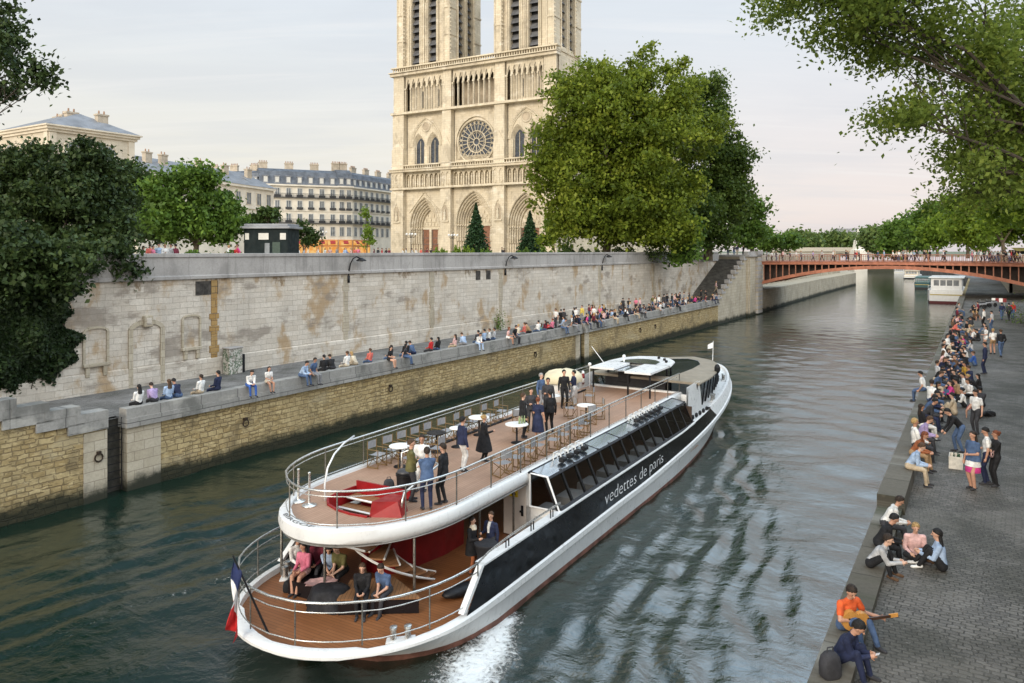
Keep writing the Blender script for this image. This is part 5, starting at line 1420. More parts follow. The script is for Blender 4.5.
t.link(t.mix(t.ramp(t.noise(P, .8, 3), .35, .65), (.9, .36, .08, 1), (1.0, .62, .22, 1)), e.inputs[0]); e.inputs[1].default_value = .6
o_ = t.n.new('ShaderNodeOutputMaterial'); t.link(e.outputs[0], o_.inputs[0])
M_awn = pm('crimson_awning', (.35, .04, .04), .8, world=True)
def restaurant(r, F, L, a, b):
    mb = MB(F); mb.rbox(a, b, -.25, -.02, ZC, 13.6); sf = mb.build('shop_front', pm('orange_shop_front', (.62, .28, .10), .6, world=True), r)
    n = max(1, int((b - a) / 2.4))
    for i in range(n):
        x0 = a + (b - a) * i / n + .15; x1 = a + (b - a) * (i + 1) / n - .15
        mb = MB(F); mb.rbox(x0, x1, -.3, -.255, ZC + .6, 11.6); mb.build('lit_window', M_lit, sf)
        mb = MB(F); mb.rbox(x0, x1, -.3, -.255, 12.1, 13.3); mb.build('lit_window', M_lit, sf)
        mb = MB(F); xm = (x0 + x1) / 2; mb.loft([[(xm - .7, -.31, 13.3), (xm + .7, -.31, 13.3)], [(xm - .7, -.9, 12.7), (xm + .7, -.9, 12.7)], [(xm - .7, -.92, 12.4), (xm + .7, -.92, 12.4)]]); mb.build('awning', M_awn, sf)
restaurant(bA, FA, LA, 6, LA - .1); restaurant(bB, FB, LB, .1, LB - .1); restaurant(bC, FC_, LC, .1, 8)
# dark green kiosk on the court
kp = at_depth(272, 251, 78); kp.z = 0
F = Matrix.Translation((kp.x, kp.y, 0)) @ Matrix.Rotation(-.1, 4, 'Z')
kio = thing('kiosk', 'dark green flat-roofed kiosk with white notices on the court', 'kiosk', (kp.x, kp.y, ZC))
M_kg = pm('dark_green_paint', (.008, .014, .015), .75, 0, .2, 1, spec=.2)
mb = MB(F); mb.rbox(-2.3, 2.3, -1.5, 1.5, ZC, 12.75, 0, .03); mb.build('cabin', M_kg, kio)
mb = MB(F); mb.rbox(-2.6, 2.6, -1.8, 1.8, 12.75, 13.0, 0, .04); mb.rbox(-2.3, 2.3, -1.5, 1.5, 13.0, 13.25, 0, .04); mb.build('roof', M_zinc, kio)
for x0, x1 in ((-2.15, -1.75), (-.75, .3), (1.5, 2.1)):
    mb = MB(F); mb.rbox(x0, x1, -1.56, -1.505, 11.65, 12.3); mb.build('notice', M_shut, kio)
mb = MB(F); mb.rbox(-.1, .4, -1.55, -1.505, 9.6, 11.3); mb.build('poster', M_pane, kio)
mb = MB(F); mb.rbox(.7, 1.5, -1.54, -1.505, 9.3, 11.4); mb.build('door', pm('green_door', (.02, .045, .035), .4), kio)
# distant town
def far_box(nm, label, px0, px1, py, d, colr, roof=None, floors=6, cols=8):
    a = at_depth(px0, py, d); b = at_depth(px1, py, d)
    r = thing(nm, label, 'building', ((a.x + b.x) / 2, d + 8, ZR))
    F = Matrix.Translation((a.x, d, 0)); L = b.x - a.x
    mb = MB(F); mb.rbox(0, L, 0, 16, 7, a.z); mb.build('wall', colr, r)
    mb = MB(F); mb.rbox(-.4, L + .4, -.4, 16.4, a.z, a.z + 1.2); mb.build('roof', roof or M_zinc, r)
    h = a.z - 9
    for f in range(floors):
        z = 10.5 + h * f / floors
        for c in range(cols):
            mb = MB(F); mb.rbox(L * (c + .25) / cols, L * (c + .7) / cols, -.06, -.01, z, z + h / floors * .5); mb.build('window', M_pane, r)
    return r
M_hz1 = pm('hazy_concrete', (.30, .30, .33), .9, world=True); M_hz2 = pm('hazy_cream_front', (.55, .49, .40), .9, world=True)
far_box('tower_block', 'grey concrete tower block on the skyline beyond the bridge', 839, 858, 229.5, 820, M_hz1, M_hz1, 9, 5)
far_box('apartment_block', 'pale low apartment block on the skyline under the grey tower', 816, 848, 238, 760, M_hz2, None, 4, 9)
far_box('apartment_block', 'small cream block on the skyline just beyond the river trees', 800, 818, 239.5, 780, M_hz2, None, 4, 6)
far_box('tower_block', 'pale grey block on the skyline behind the white statue pylon', 859, 871, 230.5, 860, M_hz1, M_hz1, 8, 4)
far_box('apartment_block', 'wide cream block on the skyline near the upstream treetops', 868, 884, 236.5, 800, M_hz2, M_slate, 5, 6)
# far bridge with its statue pylon
fb = thing('stone_bridge', 'far pale stone bridge closing the river upstream', 'bridge', at_depth(850, 251, 430))
mb = MB(Matrix()); X0, X1 = at_depth(770, 251, 430).x, at_depth(905, 251, 430).x
mb.rbox(X0, X1, 426, 440, 10.2, 12.5); 
for k in range(3):
    a, b = X0 + (X1 - X0) * k / 3, X0 + (X1 - X0) * (k + 1) / 3
    panel(mb, a, b, 0, 10.2, 427, [((a + b) / 2, (b - a) * .475, -.5, 1.5, 9.2)]); reveal(mb, (a + b) / 2, (b - a) * .475, -.5, 1.5, 9.2, 427, 439)
mb.build('arch', pm('pale_far_stone', (.40, .37, .31), .9, world=True), fb)
sx = at_depth(858, 251, 424)
py = thing('statue_pylon', 'tall white stone pylon topped by a slim saint statue', 'monument', (sx.x, 424, 2))
mb = MB(Matrix()); mb.loft([[(sx.x - a, 424 - a, z), (sx.x + a, 424 - a, z), (sx.x + a, 424 + a, z), (sx.x - a, 424 + a, z)] for a, z in ((3.6, -1), (3.4, 11), (2.2, 11.5), (1.6, 16.5), (1.2, 17), (1.1, 17.5))], closed=True); mb.build('pedestal', pm('white_far_stone', (.66, .63, .56), .9, world=True), py)
mb = MB(Matrix()); mb.lathe([(1.0, 0), (.9, 1.2), (.65, 2.6), (.8, 3.8), (.3, 4.2), (.42, 4.8), (.1, 5.3)], (sx.x, 424, 17.5), 8); mb.build('statue', bpy.data.materials['white_far_stone'], py, smooth=True)

# ---- the red bridge -----------------------------------------------------------------------------------------
M_cop = pm('copper_red_ironwork', (.31, .115, .066), .5, .2, .22, 1.2, .1, 8, world=True)
M_cop2 = pm('dull_copper_rail', (.27, .115, .07), .5, .25, .25, 2, world=True)
BRP = riv(112, -.3); BL = 39.0
BRM = Matrix(((-N.x, U.x, 0, BRP.x), (-N.y, U.y, 0, BRP.y), (0, 0, 1, 0), (0, 0, 0, 1)))
br = thing('arch_bridge', 'red-brown iron arch bridge spanning the river between the two quays', 'bridge', BRP, math.atan2(-N.y, -N.x))
zarch = lambda x: 4.85 + 2.85 * (1 - ((x - BL / 2) / (BL / 2)) ** 2)
zdk = lambda x: 8.75 + .12 * (1 - ((x - BL / 2) / (BL / 2)) ** 2)
xs = np.linspace(0, BL, 42)
for yy in (0.0, 3.6, 7.2, 10.8, 14.4, 18.4):
    mb = MB(BRM); mb.loft([[(x, yy, zarch(x)), (x, yy - .22, zarch(x)), (x, yy - .22, zarch(x) + .52), (x, yy, zarch(x) + .52)] for x in xs], closed=True); mb.build('arch_rib', M_cop, br)
mb = MB(BRM); mb.loft([[(x, -.3, zdk(x) - .55), (x, -.42, zdk(x) - .52), (x, -.42, zdk(x) - .1), (x, -.55, zdk(x) - .06), (x, -.55, zdk(x)), (x, 19.2, zdk(x)), (x, 19.2, zdk(x) - .55)] for x in np.linspace(-.6, BL + 8, 50)], closed=True); mb.build('deck', M_cop, br)
mb = MB(BRM); k = 0
for x in np.arange(.5, BL, 1.02):
    if zdk(x) - .55 - zarch(x) - .42 > .12: pass
for x in np.arange(.5, BL, 1.02):
    if zdk(x) - .55 - zarch(x) - .42 > .12:
        mb = MB(BRM); mb.rbox(x - .08, x + .08, -.2, .0, zarch(x) + .4, zdk(x) - .5); mb.build('spandrel_post', M_cop2, br)
mb = MB(BRM); mb.loft([[(x, 2.2, zarch(x)), (x, 2.2, zdk(x) - .3)] for x in xs]); mb.build('shade_panel', pm('underdeck_shade_dark', (.045, .03, .025), .8, 0, .3, 1, world=True), br)  # added dark panel standing in for the shade beneath the deck
for x in np.arange(.5, BL, 4.08):
    if zdk(x) - 1.0 - zarch(x) > .2:
        mb = MB(BRM); mb.rbox(x - .1, x + .1, 0.05, 18.2, zarch(x) + .2, zarch(x) + .5); mb.build('cross_brace', M_cop2, br)
mb = MB(BRM)
for x in np.arange(0, BL + 8, .26): mb.cyl((x, -.45, zdk(x)), (x, -.45, zdk(x) + 1.0), .022, n=4)
for z in (.14, .8, 1.04): mb.tube([(x, -.45, zdk(x) + z) for x in np.linspace(-.5, BL + 8, 30)], .035 if z > 1 else .025, 5)
mb.build('railing', M_cop2, br)
for x in np.arange(0, BL + 8, 3.1):
    mb = MB(BRM); mb.rbox(x - .07, x + .07, -.52, -.38, zdk(x), zdk(x) + 1.16); mb.build('rail_post', M_cop2, br)
mb = MB(BRM)
for x in np.arange(0, BL + 8, .5): mb.cyl((x, 18.9, zdk(x)), (x, 18.9, zdk(x) + 1.0), .03, n=4)
mb.tube([(x, 18.9, zdk(x) + 1.04) for x in np.linspace(-.5, BL + 8, 30)], .04, 5); mb.build('railing', M_cop2, br)
mb = MB(BRM); mb.rbox(BL, BL + 7, -.2, 19.4, 2, 8.1); mb.rbox(BL - .5, BL + .4, -.6, 19.6, 2, 5.2); mb.build('abutment', M_pale, br)
# ---- trees and plants: tapered trunk and limbs, crowns of many small leaf faces ------------------------
def leaf_mat(name, dark, mid, light, trans=.3):
    m = newmat(name); t = NT(m)
    a = t.new('ShaderNodeAttribute', attribute_name='tint').outputs['Fac']
    c = t.mix(t.ramp(a, 0, .55), dark, mid); c = t.mix(t.ramp(a, .5, 1.0), c, light)
    d = t.new('ShaderNodeBsdfPrincipled'); t.link(c, d.inputs['Base Color']); d.inputs['Roughness'].default_value = .55; d.inputs['Specular IOR Level'].default_value = .25
    tr = t.new('ShaderNodeBsdfTranslucent'); t.link(t.mix(.5, c, light), tr.inputs[0])
    mx = t.new('ShaderNodeMixShader'); mx.inputs[0].default_value = trans
    t.link(d.outputs[0], mx.inputs[1]); t.link(tr.outputs[0], mx.inputs[2])
    o = t.new('ShaderNodeOutputMaterial'); t.link(mx.outputs[0], o.inputs[0])
    return m
L_chest = leaf_mat('chestnut_leaves', (.055, .088, .011, 1), (.132, .182, .018, 1), (.25, .29, .034, 1), .42)
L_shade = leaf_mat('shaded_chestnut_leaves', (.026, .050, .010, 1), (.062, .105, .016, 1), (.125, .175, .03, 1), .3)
L_dark = leaf_mat('dark_leaves', (.016, .034, .009, 1), (.040, .072, .016, 1), (.085, .13, .028, 1), .25)
L_holm = leaf_mat('holm_oak_leaves', (.014, .029, .010, 1), (.034, .058, .016, 1), (.07, .105, .028, 1), .2)
L_mid = leaf_mat('green_leaves', (.035, .07, .012, 1), (.075, .14, .02, 1), (.15, .24, .035, 1))
L_bright = leaf_mat('fresh_leaves', (.06, .11, .013, 1), (.14, .22, .024, 1), (.26, .35, .045, 1), .45)
L_near = leaf_mat('plane_leaves', (.05, .088, .015, 1), (.125, .18, .03, 1), (.25, .30, .055, 1), .55)
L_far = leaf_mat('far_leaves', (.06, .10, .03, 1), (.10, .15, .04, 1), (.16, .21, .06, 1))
L_fir = leaf_mat('fir_needles', (.012, .035, .014, 1), (.03, .07, .025, 1), (.06, .12, .04, 1), .1)
L_ivy = leaf_mat('ivy_leaves', (.008, .018, .006, 1), (.018, .036, .010, 1), (.04, .065, .018, 1), .1)
M_bark = pm('grey_brown_bark', (.12, .095, .065), .9, 0, .3, 2, .5, 12, world=True)
M_barkd = pm('dark_bark', (.05, .04, .03), .9, 0, .3, 2, .5, 12, world=True)
def leaves_mesh(name, P, size, tint, mat, parent, rng, nrm=None, flat=.0, loc=None):
    """P (n,3) leaf positions in world space"""
    n = len(P)
    d = rng.normal(size=(n, 3)); d[:, 2] -= .25; d /= np.linalg.norm(d, axis=1)[:, None]
    if nrm is None:
        nr = rng.normal(size=(n, 3)); nr[:, 2] = np.abs(nr[:, 2]) + .35
    else: nr = nrm + rng.normal(size=(n, 3)) * .55
    sd = np.cross(d, nr); sd /= np.linalg.norm(sd, axis=1)[:, None] + 1e-9
    sz = size * rng.uniform(.6, 1.35, n)[:, None]
    nn = np.cross(sd, d)
    a = P - d * sz * .5; b = P + sd * sz * .36 + nn * sz * .08; c = P + d * sz * .6; e = P - sd * sz * .36 + nn * sz * .08
    V = np.stack([a, b, c, e], 1).reshape(-1, 3)
    if loc is not None: V = V - np.array(loc)
    me = bpy.data.meshes.new(name)
    me.vertices.add(4 * n); me.vertices.foreach_set('co', V.astype(np.float32).ravel())
    me.loops.add(4 * n); me.loops.foreach_set('vertex_index', np.arange(4 * n))
    me.polygons.add(n); me.polygons.foreach_set('loop_start', np.arange(n) * 4)
    me.update()
    at = me.attributes.new('tint', 'FLOAT', 'FACE'); at.data.foreach_set('value', np.clip(tint, 0, 1).astype(np.float32))
    me.materials.append(mat)
    o = bpy.data.objects.new(name, me); COL.objects.link(o)
    if parent: o.parent = parent
    return o
def crown_points(lobes, nclump, per, clump_r, rng, shell=.55):
    vol = np.array([l[1][0] * l[1][1] * l[1][2] for l in lobes]) ** .75; vol /= vol.sum()
    idx = rng.choice(len(lobes), nclump, p=vol)
    u = rng.normal(size=(nclump, 3)); u /= np.linalg.norm(u, axis=1)[:, None]
    r = rng.uniform(shell ** 3, 1.12, nclump) ** (1 / 3.0)
    C = np.array([lobes[i][0] for i in idx], float); R = np.array([lobes[i][1] for i in idx], float)
    cc = C + u * R * r[:, None]
    ct = rng.uniform(0, 1, nclump) * .55 + .1
    cr = clump_r * rng.uniform(.55, 1.5, nclump)
    k = rng.poisson(per, nclump) + 1
    ii = np.repeat(np.arange(nclump), k)
    off = rng.normal(size=(len(ii), 3)); off *= (cr[ii] * .55)[:, None]; off[:, 2] *= .75
    P = cc[ii] + off
    tint = ct[ii] + rng.normal(0, .16, len(ii)) + .12
    return P, tint, cc
def bumpy(lobes, seed, k=9):
    """break every lobe into smaller leaf masses set around its surface"""
    r = np.random.default_rng(seed); out = []
    for c, R in lobes:
        out.append((c, tuple(x * .62 for x in R)))
        for i in range(k):
            u = r.normal(size=3); u /= np.linalg.norm(u); q = r.uniform(.26, .46)
            out.append((Vector((c[0] + u[0] * R[0] * .74, c[1] + u[1] * R[1] * .74, c[2] + u[2] * R[2] * .74)), tuple(x * q for x in R)))
    return out
def tree(name, label, base, lobes, leaf, nclump, per, clump_r, mat, seed, trunk_r=.4, bark=None, cat='tree', group=None, shell=.55, limbs=14, fork=.35):
    rng = np.random.default_rng(seed); rnd = random.Random(seed)
    root = thing(name, label, cat, base, 0, group)
    P, tint, cc = crown_points(bumpy(lobes, seed), nclump, per, clump_r, rng, shell)
    leaves_mesh('crown', P, leaf, tint, mat, root, rng, loc=base)
    mb = MB(Matrix.Translation(base))
    cen = sum((Vector(l[0]) for l in lobes), Vector()) / len(lobes) - Vector(base)
    top = Vector((cen.x * fork * 1.2, cen.y * fork * 1.2, max(cen.z * fork, .5)))
    mb.tube([(0, 0, -.2), (top.x * .2, top.y * .2, top.z * .5), top], [trunk_r * 1.25, trunk_r, trunk_r * .8], 9)
    ends = [Vector(l[0]) - Vector(base) for l in lobes]
    for e in ends:
        m_ = top.lerp(e, .5) + Vector((rnd.uniform(-1, 1), rnd.uniform(-1, 1), rnd.uniform(0, 1))) * (e - top).length * .12
        mb.tube([top * .96, top.lerp(m_, .5), m_, e], [trunk_r * .6, trunk_r * .45, trunk_r * .32, trunk_r * .12], 6)
        near = sorted(range(len(cc)), key=lambda i: (Vector(cc[i]) - Vector(base) - e).length)
        for i in rnd.sample(near[:max(limbs, len(near) // max(1, len(lobes)))], min(limbs, len(near))):
            q = Vector(cc[i]) - Vector(base); s_ = m_.lerp(e, rnd.uniform(.1, 1))
            mb.tube([s_, s_.lerp(q, .55) + Vector((0, 0, (q - s_).length * .08)), q], [trunk_r * .16, trunk_r * .09, trunk_r * .03], 4)
    mb.build('trunk', bark or M_bark, root)
    return root
def px_lobes(lst, d, depth=None):
    """lobes given as (px, py, half width px, half height px, depth offset m)"""
    out = []
    for px, py, rx, ry, dd in lst:
        D = d + dd; c = at_depth(px, py, D); k = D / FPX
        out.append((c, (rx * k, (depth or (rx + ry) / 2 * k), ry * k)))
    return out
def gbase(px, d, z): return ((px - 512) / FPX * d, d, z)
# big chestnut by the parapet and the darker one beside it
tree('chestnut_tree', 'huge bright chestnut tree rising over the parapet in front of the cathedral', gbase(606, 101, ZC),
     px_lobes([(612, 85, 52, 46, 0), (655, 92, 40, 42, 1), (578, 105, 38, 44, -1), (562, 150, 38, 40, 0), (603, 148, 55, 50, -4), (650, 150, 52, 52, -3), (584, 200, 46, 36, -3), (630, 205, 50, 40, -4), (670, 195, 36, 45, -2), (548, 185, 24, 34, 1), (692, 130, 34, 42, 2), (595, 224, 52, 20, -3), (645, 228, 52, 18, -3), (560, 215, 30, 22, -1), (620, 120, 60, 70, 0), (610, 180, 60, 50, 1), (572, 236, 32, 13, -2), (625, 238, 44, 12, -3), (668, 238, 30, 14, -2)], 101),
       .47, 1500, 66, 1.15, L_chest, 5, .55, limbs=6, fork=.3)
tree('dark_chestnut_tree', 'dense dark chestnut tree standing just upstream of the bright one', gbase(708, 116, ZC),
     px_lobes([(705, 105, 34, 30, 0), (722, 150, 30, 42, 1), (700, 165, 40, 50, 0), (715, 205, 40, 34, 2), (690, 215, 34, 34, -3), (730, 185, 19, 38, 3), (712, 236, 34, 14, -1)], 116),
     .47, 900, 62, 1.15, L_shade, 6, .6, limbs=8, fork=.3)
tree('chestnut_tree', 'low chestnut bough drooping over the parapet beside the stairway', gbase(690, 103, ZC),
     px_lobes([(690, 232, 20, 22, -1), (686, 250, 17, 15, -2), (672, 225, 22, 22, 0)], 101), .55, 90, 50, 1.0, L_mid, 8, .3, limbs=6, fork=.5)
tree('dark_chestnut_tree', 'green tree at the bridge corner behind the dark chestnut', gbase(752, 150, ZC), px_lobes([(752, 212, 14, 17, 0), (745, 230, 18, 17, 0), (759, 230, 8, 12, 2)], 150), .7, 130, 45, 1.3, L_mid, 9, .4)
tree('plane_tree', 'low rounded tree beyond the bridge end by the stone post', gbase(782, 175, ZC), px_lobes([(772, 240, 14, 9, 0), (790, 240, 15, 8, 2)], 175), .7, 90, 40, 1.3, L_mid, 10, .3)
# trees on the hospital side
tree('dark_holm_oak', 'large dark evergreen tree overhanging the old wall with ivy below', gbase(30, 46, ZC),
     px_lobes([(30, 172, 50, 40, 0), (82, 188, 48, 44, -.5), (15, 225, 66, 46, -2), (75, 228, 52, 40, -2.5), (104, 236, 34, 30, -3), (-40, 190, 50, 70, 0), (106, 205, 28, 34, 0), (45, 258, 46, 26, -9.4), (96, 262, 36, 17, -6.6), (120, 268, 24, 12, -5.4), (0, 260, 44, 34, -11.2), (60, 278, 22, 14, -9.8), (20, 285, 34, 18, -10.6)], 46), .25, 1300, 62, .6, L_holm, 12, .45, M_barkd, limbs=7)
tree('lime_tree', 'fresh green lime tree in front of the hospital wing', gbase(195, 78, ZC), px_lobes([(190, 190, 36, 24, 0), (215, 208, 30, 26, 0), (165, 210, 28, 30, -1), (195, 225, 46, 24, 0), (228, 228, 16, 18, 1)], 78), .42, 330, 55, .8, L_mid, 13, .3, limbs=8)
tree('dark_lime_tree', 'dark green tree between the corner pavilion and the hospital wing', gbase(128, 92, ZC), px_lobes([(128, 190, 24, 26, 0), (145, 215, 24, 30, 0), (120, 172, 14, 10, 1)], 92), .5, 160, 50, .9, L_dark, 14, .3)
tree('dark_lime_tree', 'small dark tree peeping out behind the kiosk roof', gbase(262, 95, ZC), px_lobes([(268, 215, 11, 8, 0), (256, 225, 14, 10, 0)], 95), .45, 50, 40, .7, L_dark, 15, .2)
tree('dark_lime_tree', 'small dark tree at the kiosk side before the lit restaurant', gbase(302, 105, ZC), px_lobes([(302, 232, 9, 11, 0), (311, 238, 7, 9, 0)], 105), .4, 40, 40, .6, L_dark, 16, .2)
tree('young_tree', 'slim young tree with sparse light leaves before the apartment block', gbase(367, 110, ZC), px_lobes([(365, 212, 5, 8, 0), (368, 230, 7, 10, 0), (367, 242, 7, 8, 0)], 110), .32, 34, 26, .5, L_bright, 17, .1, limbs=5)
tree('small_maple', 'pale broken branchy tree between the twin conifers and the chestnut', gbase(556, 112, ZC), px_lobes([(556, 226, 13, 14, 0), (548, 240, 10, 9, 0)], 112), .45, 50, 40, .8, L_bright, 18, .15)
# conifers
def conifer(px, py0, py1, hwid, d, seed, label):
    rng = np.random.default_rng(seed)
    base = gbase(px, d, ZC); z1 = at_depth(px, py0, d).z; z0 = ZC + .9; k = d / FPX; R = hwid * k
    root = thing('fir_tree', label, 'tree', base)
    n = 9000; h = rng.uniform(0, 1, n) ** 1.5
    lay = (h * 11) % 1.0
    rad = R * (1 - h) * (.72 + .38 * (1 - lay)) * np.sqrt(rng.uniform(.15, 1, n)) * (1 + .18 * np.sin(7 * rng.uniform(0, 6.28, n)))
    a = rng.uniform(0, 2 * PI, n)
    P = np.stack([base[0] + rad * np.cos(a), base[1] + rad * np.sin(a), z0 + h * (z1 - z0) - rad * .22], -1)
    leaves_mesh('crown', P, .3, rng.uniform(0, 1, n) * .8, L_fir, root, rng, loc=base)
    mb = MB(Matrix.Translation(base)); mb.tube([(0, 0, -.1), (0, 0, z1 - ZC - .3)], [.2, .03], 7); mb.build('trunk', M_barkd, root)
conifer(476, 203, 249, 16, 118, 21, 'neat dark fir tree before the middle cathedral portal')
conifer(530, 211, 249, 15, 122, 22, 'looser dark fir tree before the southern cathedral portal')
# hedge and bushes along the parapet
def bush(px0, px1, py, d, seed, label, mat, nm='bush'):
    rng = np.random.default_rng(seed)
    a, b = at_depth(px0, py, d), at_depth(px1, py, d); base = ((a.x + b.x) / 2, d, ZC)
    hgt = a.z - ZC
    n = int(900 + 260 * (b.x - a.x)); root = thing(nm, label, 'bush', base)
    u = rng.uniform(0, 1, n); top = hgt * (.72 + .28 * np.sin(u * 9 + seed) * np.sin(u * 23 + 1.3 * seed)); v = rng.uniform(0, 1, n) ** .6
    P = np.stack([a.x + u * (b.x - a.x), d + rng.normal(0, .45, n), ZC + v * top], -1)
    leaves_mesh('foliage', P, .2, rng.uniform(.1, 1, n), mat, root, rng, loc=base)
    mb = MB(Matrix.Translation(base))
    for i in range(max(2, int((b.x - a.x) / 1.5))):
        x = -(b.x - a.x) / 2 + (i + .5) * 1.5; mb.tube([(x, 0, -.1), (x + .1, .05, hgt * .6)], [.06, .02], 5)
    mb.build('stem', M_barkd, root)
bush(433, 447, 247, 92, 31, 'small light bush by the left cathedral portal', L_bright)
bush(452, 474, 244, 92, 32, 'light green bush at the foot of the neat fir', L_bright)
bush(480, 492, 247, 93, 33, 'small bush between the two conifers', L_mid)
bush(518, 560, 247, 96, 34, 'clipped low hedge at the foot of the looser fir', L_mid, 'hedge')
bush(560, 600, 246, 97, 35, 'dark clipped hedge beneath the great chestnut', L_dark, 'hedge')
bush(612, 690, 246, 99, 36, 'long dark hedge behind the parapet under the chestnuts', L_dark, 'hedge')
bush(562, 572, 240, 96, 37, 'small round dark shrub at the hedge end', L_dark)
bush(140, 240, 249, 62, 38, 'low green hedge along the parapet under the lime tree', L_mid, 'hedge')
# ivy hanging down the old wall
rng = np.random.default_rng(40)
n = 42000
sA, sB = s_of_x(-40, 7.4), s_of_x(66, 7.2)
u = rng.uniform(0, 1, n); S_ = sA + (sB - sA) * u
hgt = 9.4 - 5.5 * np.clip(.90 + .08 * np.sin(u * 5.2 + 1) + .07 * np.sin(u * 17) + .05 * np.sin(u * 61) + rng.normal(0, .03, n), 0, 1.15) - (np.abs(u - .66) < .035) * .7
zz = 9.6 - (9.6 - hgt) * rng.uniform(0, 1, n) ** .8
S_ = S_ + .35 * np.sin(zz * 2.1 + 2) * u ** 3 + rng.normal(0, .12, n) + .28 * np.sin(zz * 5.3) * u ** 6
dist = rng.uniform(0, 1, n) ** .7 * (.55 + .5 * np.sin(S_ * 2.3) * np.sin(zz * 1.7)) * np.clip((zz - hgt) / 1.2, .15, 1) * np.clip((1.02 - u) / .15, .25, 1)
ow = np.array([oW(s) for s in S_]) - dist - .02
P = np.stack([Q0.x + U.x * S_ + N.x * ow, Q0.y + U.y * S_ + N.y * ow, zz], -1)
ivb = riv((sA + sB) / 2, 7.3, 6)
iv = thing('ivy', 'dark ivy curtain hanging down the old quay wall beneath the evergreen', 'ivy', ivb)
leaves_mesh('foliage', P, .2, np.clip(rng.uniform(0, .8, n) + (dist - .4) * .4, 0, 1), L_ivy, iv, rng, nrm=np.tile(np.array([-N.x, -N.y, .25]), (n, 1)), loc=ivb)
mb = MB(Matrix.Translation(ivb))
for k in range(7):
    s = sA + (sB - sA) * (k + .5) / 7; q = [riv(s + .2 * math.sin(j + k), oW(s) - .05, 9.3 - j * .9) - ivb for j in range(5 if k != 4 else 7)]
    mb.tube(q, .04, 4)
mb.build('stem', M_barkd, iv)
# small wall plants
def wall_plant(px, py, d, r, seed, label, mat):
    rng = np.random.default_rng(seed); c = at_depth(px, py, d); n = 420
    root = thing('wall_plant', label, 'plant', c)
    P = np.array(c) + rng.normal(size=(n, 3)) * np.array([r * .5, r * .4, r * .6])
    leaves_mesh('foliage', P, .14, rng.uniform(0, 1, n), mat, root, rng, loc=c)
    mb = MB(Matrix.Translation(c)); mb.tube([(0, .2, -r), (0, 0, 0)], .03, 4); mb.build('stem', M_barkd, root)
sp = s_of_x(497, 6.0); c = riv(sp, oW(sp) - .3, 0); wall_plant(497, YH + (EYE - 3.9) * FPX / c.y, c.y, .8, 51, 'shrubby plant growing at the foot of the upper wall by the pale pilaster', L_mid)
# sprigs of a tree out of view at the upper left
tree('ash_tree', 'dark sprigs of an ash tree reaching in above the pavilion roof', (-30.5, 37, ZC),
     px_lobes([(-60, 40, 70, 60, 0), (14, 56, 26, 24, -1), (34, 74, 17, 18, -1), (4, 20, 20, 18, 0), (2, 86, 22, 12, 0), (-16, 108, 24, 16, 0), (46, 82, 8, 8, -1)], 37), .24, 260, 36, .5, L_holm, 60, .10, M_barkd, limbs=5, shell=.2)
# near tree at the upper right
nb_ = riv(-1, -37.5, ZR)
tree('plane_tree', 'leafy tree whose boughs hang into view over the cobbled quay', tuple(nb_),
     px_lobes([(930, -30, 90, 50, 0), (845, -22, 60, 34, 0), (850, 30, 42, 24, 0), (800, -5, 40, 16, .3), (905, 40, 55, 36, .5), (960, 70, 50, 45, .5), (930, 108, 42, 22, .3), (985, 120, 46, 40, .8), (1005, 165, 42, 28, 1), (1040, 60, 70, 90, 1.5), (905, 120, 22, 10, 0), (958, 168, 24, 9, .6), (1120, 0, 110, 120, 2), (975, 195, 22, 8, 1)], 13, 1.5),
     .082, 1850, 32, .34, L_near, 61, .09, M_barkd, limbs=12, shell=.0, fork=.5)
# trees of the far right bank
for i, (px, d, lob, lab) in enumerate([
        (1050, 92, [(1050, 150, 60, 60, 0), (1016, 195, 40, 48, 0), (1075, 205, 60, 50, 0)], 'tall bright plane tree right over the bridge end on the street'),
        (1004, 135, [(1000, 196, 36, 36, 0), (978, 220, 26, 28, 0), (1024, 215, 30, 34, 1)], 'bright plane tree behind the bridge end, second along the street'),
        (968, 175, [(966, 212, 26, 24, 0), (947, 228, 20, 20, 0), (986, 228, 24, 20, 0)], 'bright plane tree standing above the white barge'),
        (938, 225, [(938, 222, 20, 20, 0), (921, 234, 15, 14, 0)], 'green plane tree above the teal barge'),
        (908, 290, [(912, 231, 15, 14, 0), (897, 238, 12, 11, 0)], 'smaller green tree along the far bank beyond the moored barges'),
        (878, 380, [(878, 242, 12, 8, 0), (886, 243, 9, 7, 3)], 'bluish green tree at the river bend beside the white pylon'),
        (845, 520, [(838, 243.5, 16, 4.5, 0), (822, 244, 9, 4, 4)], 'hazy low clump of trees below the grey tower block'),
        (866, 520, [(868, 240, 4, 7, 0), (873, 243, 7, 6, 0)], 'slim poplar on the skyline just past the white pylon'),
        (803, 470, [(806, 244, 8, 4.5, 0), (797, 243, 8, 5, 0)], 'hazy small tree at the far bridge end')]):
    tree('plane_tree', lab, gbase(px, d, ZR), px_lobes(lob, d), max(.5, d * .0048), int(420 if d < 150 else 300), 50, max(1.0, d * .0095), (L_bright if d < 200 else L_mid) if d < 300 else L_far, 70 + i, .35, limbs=5, fork=.35)
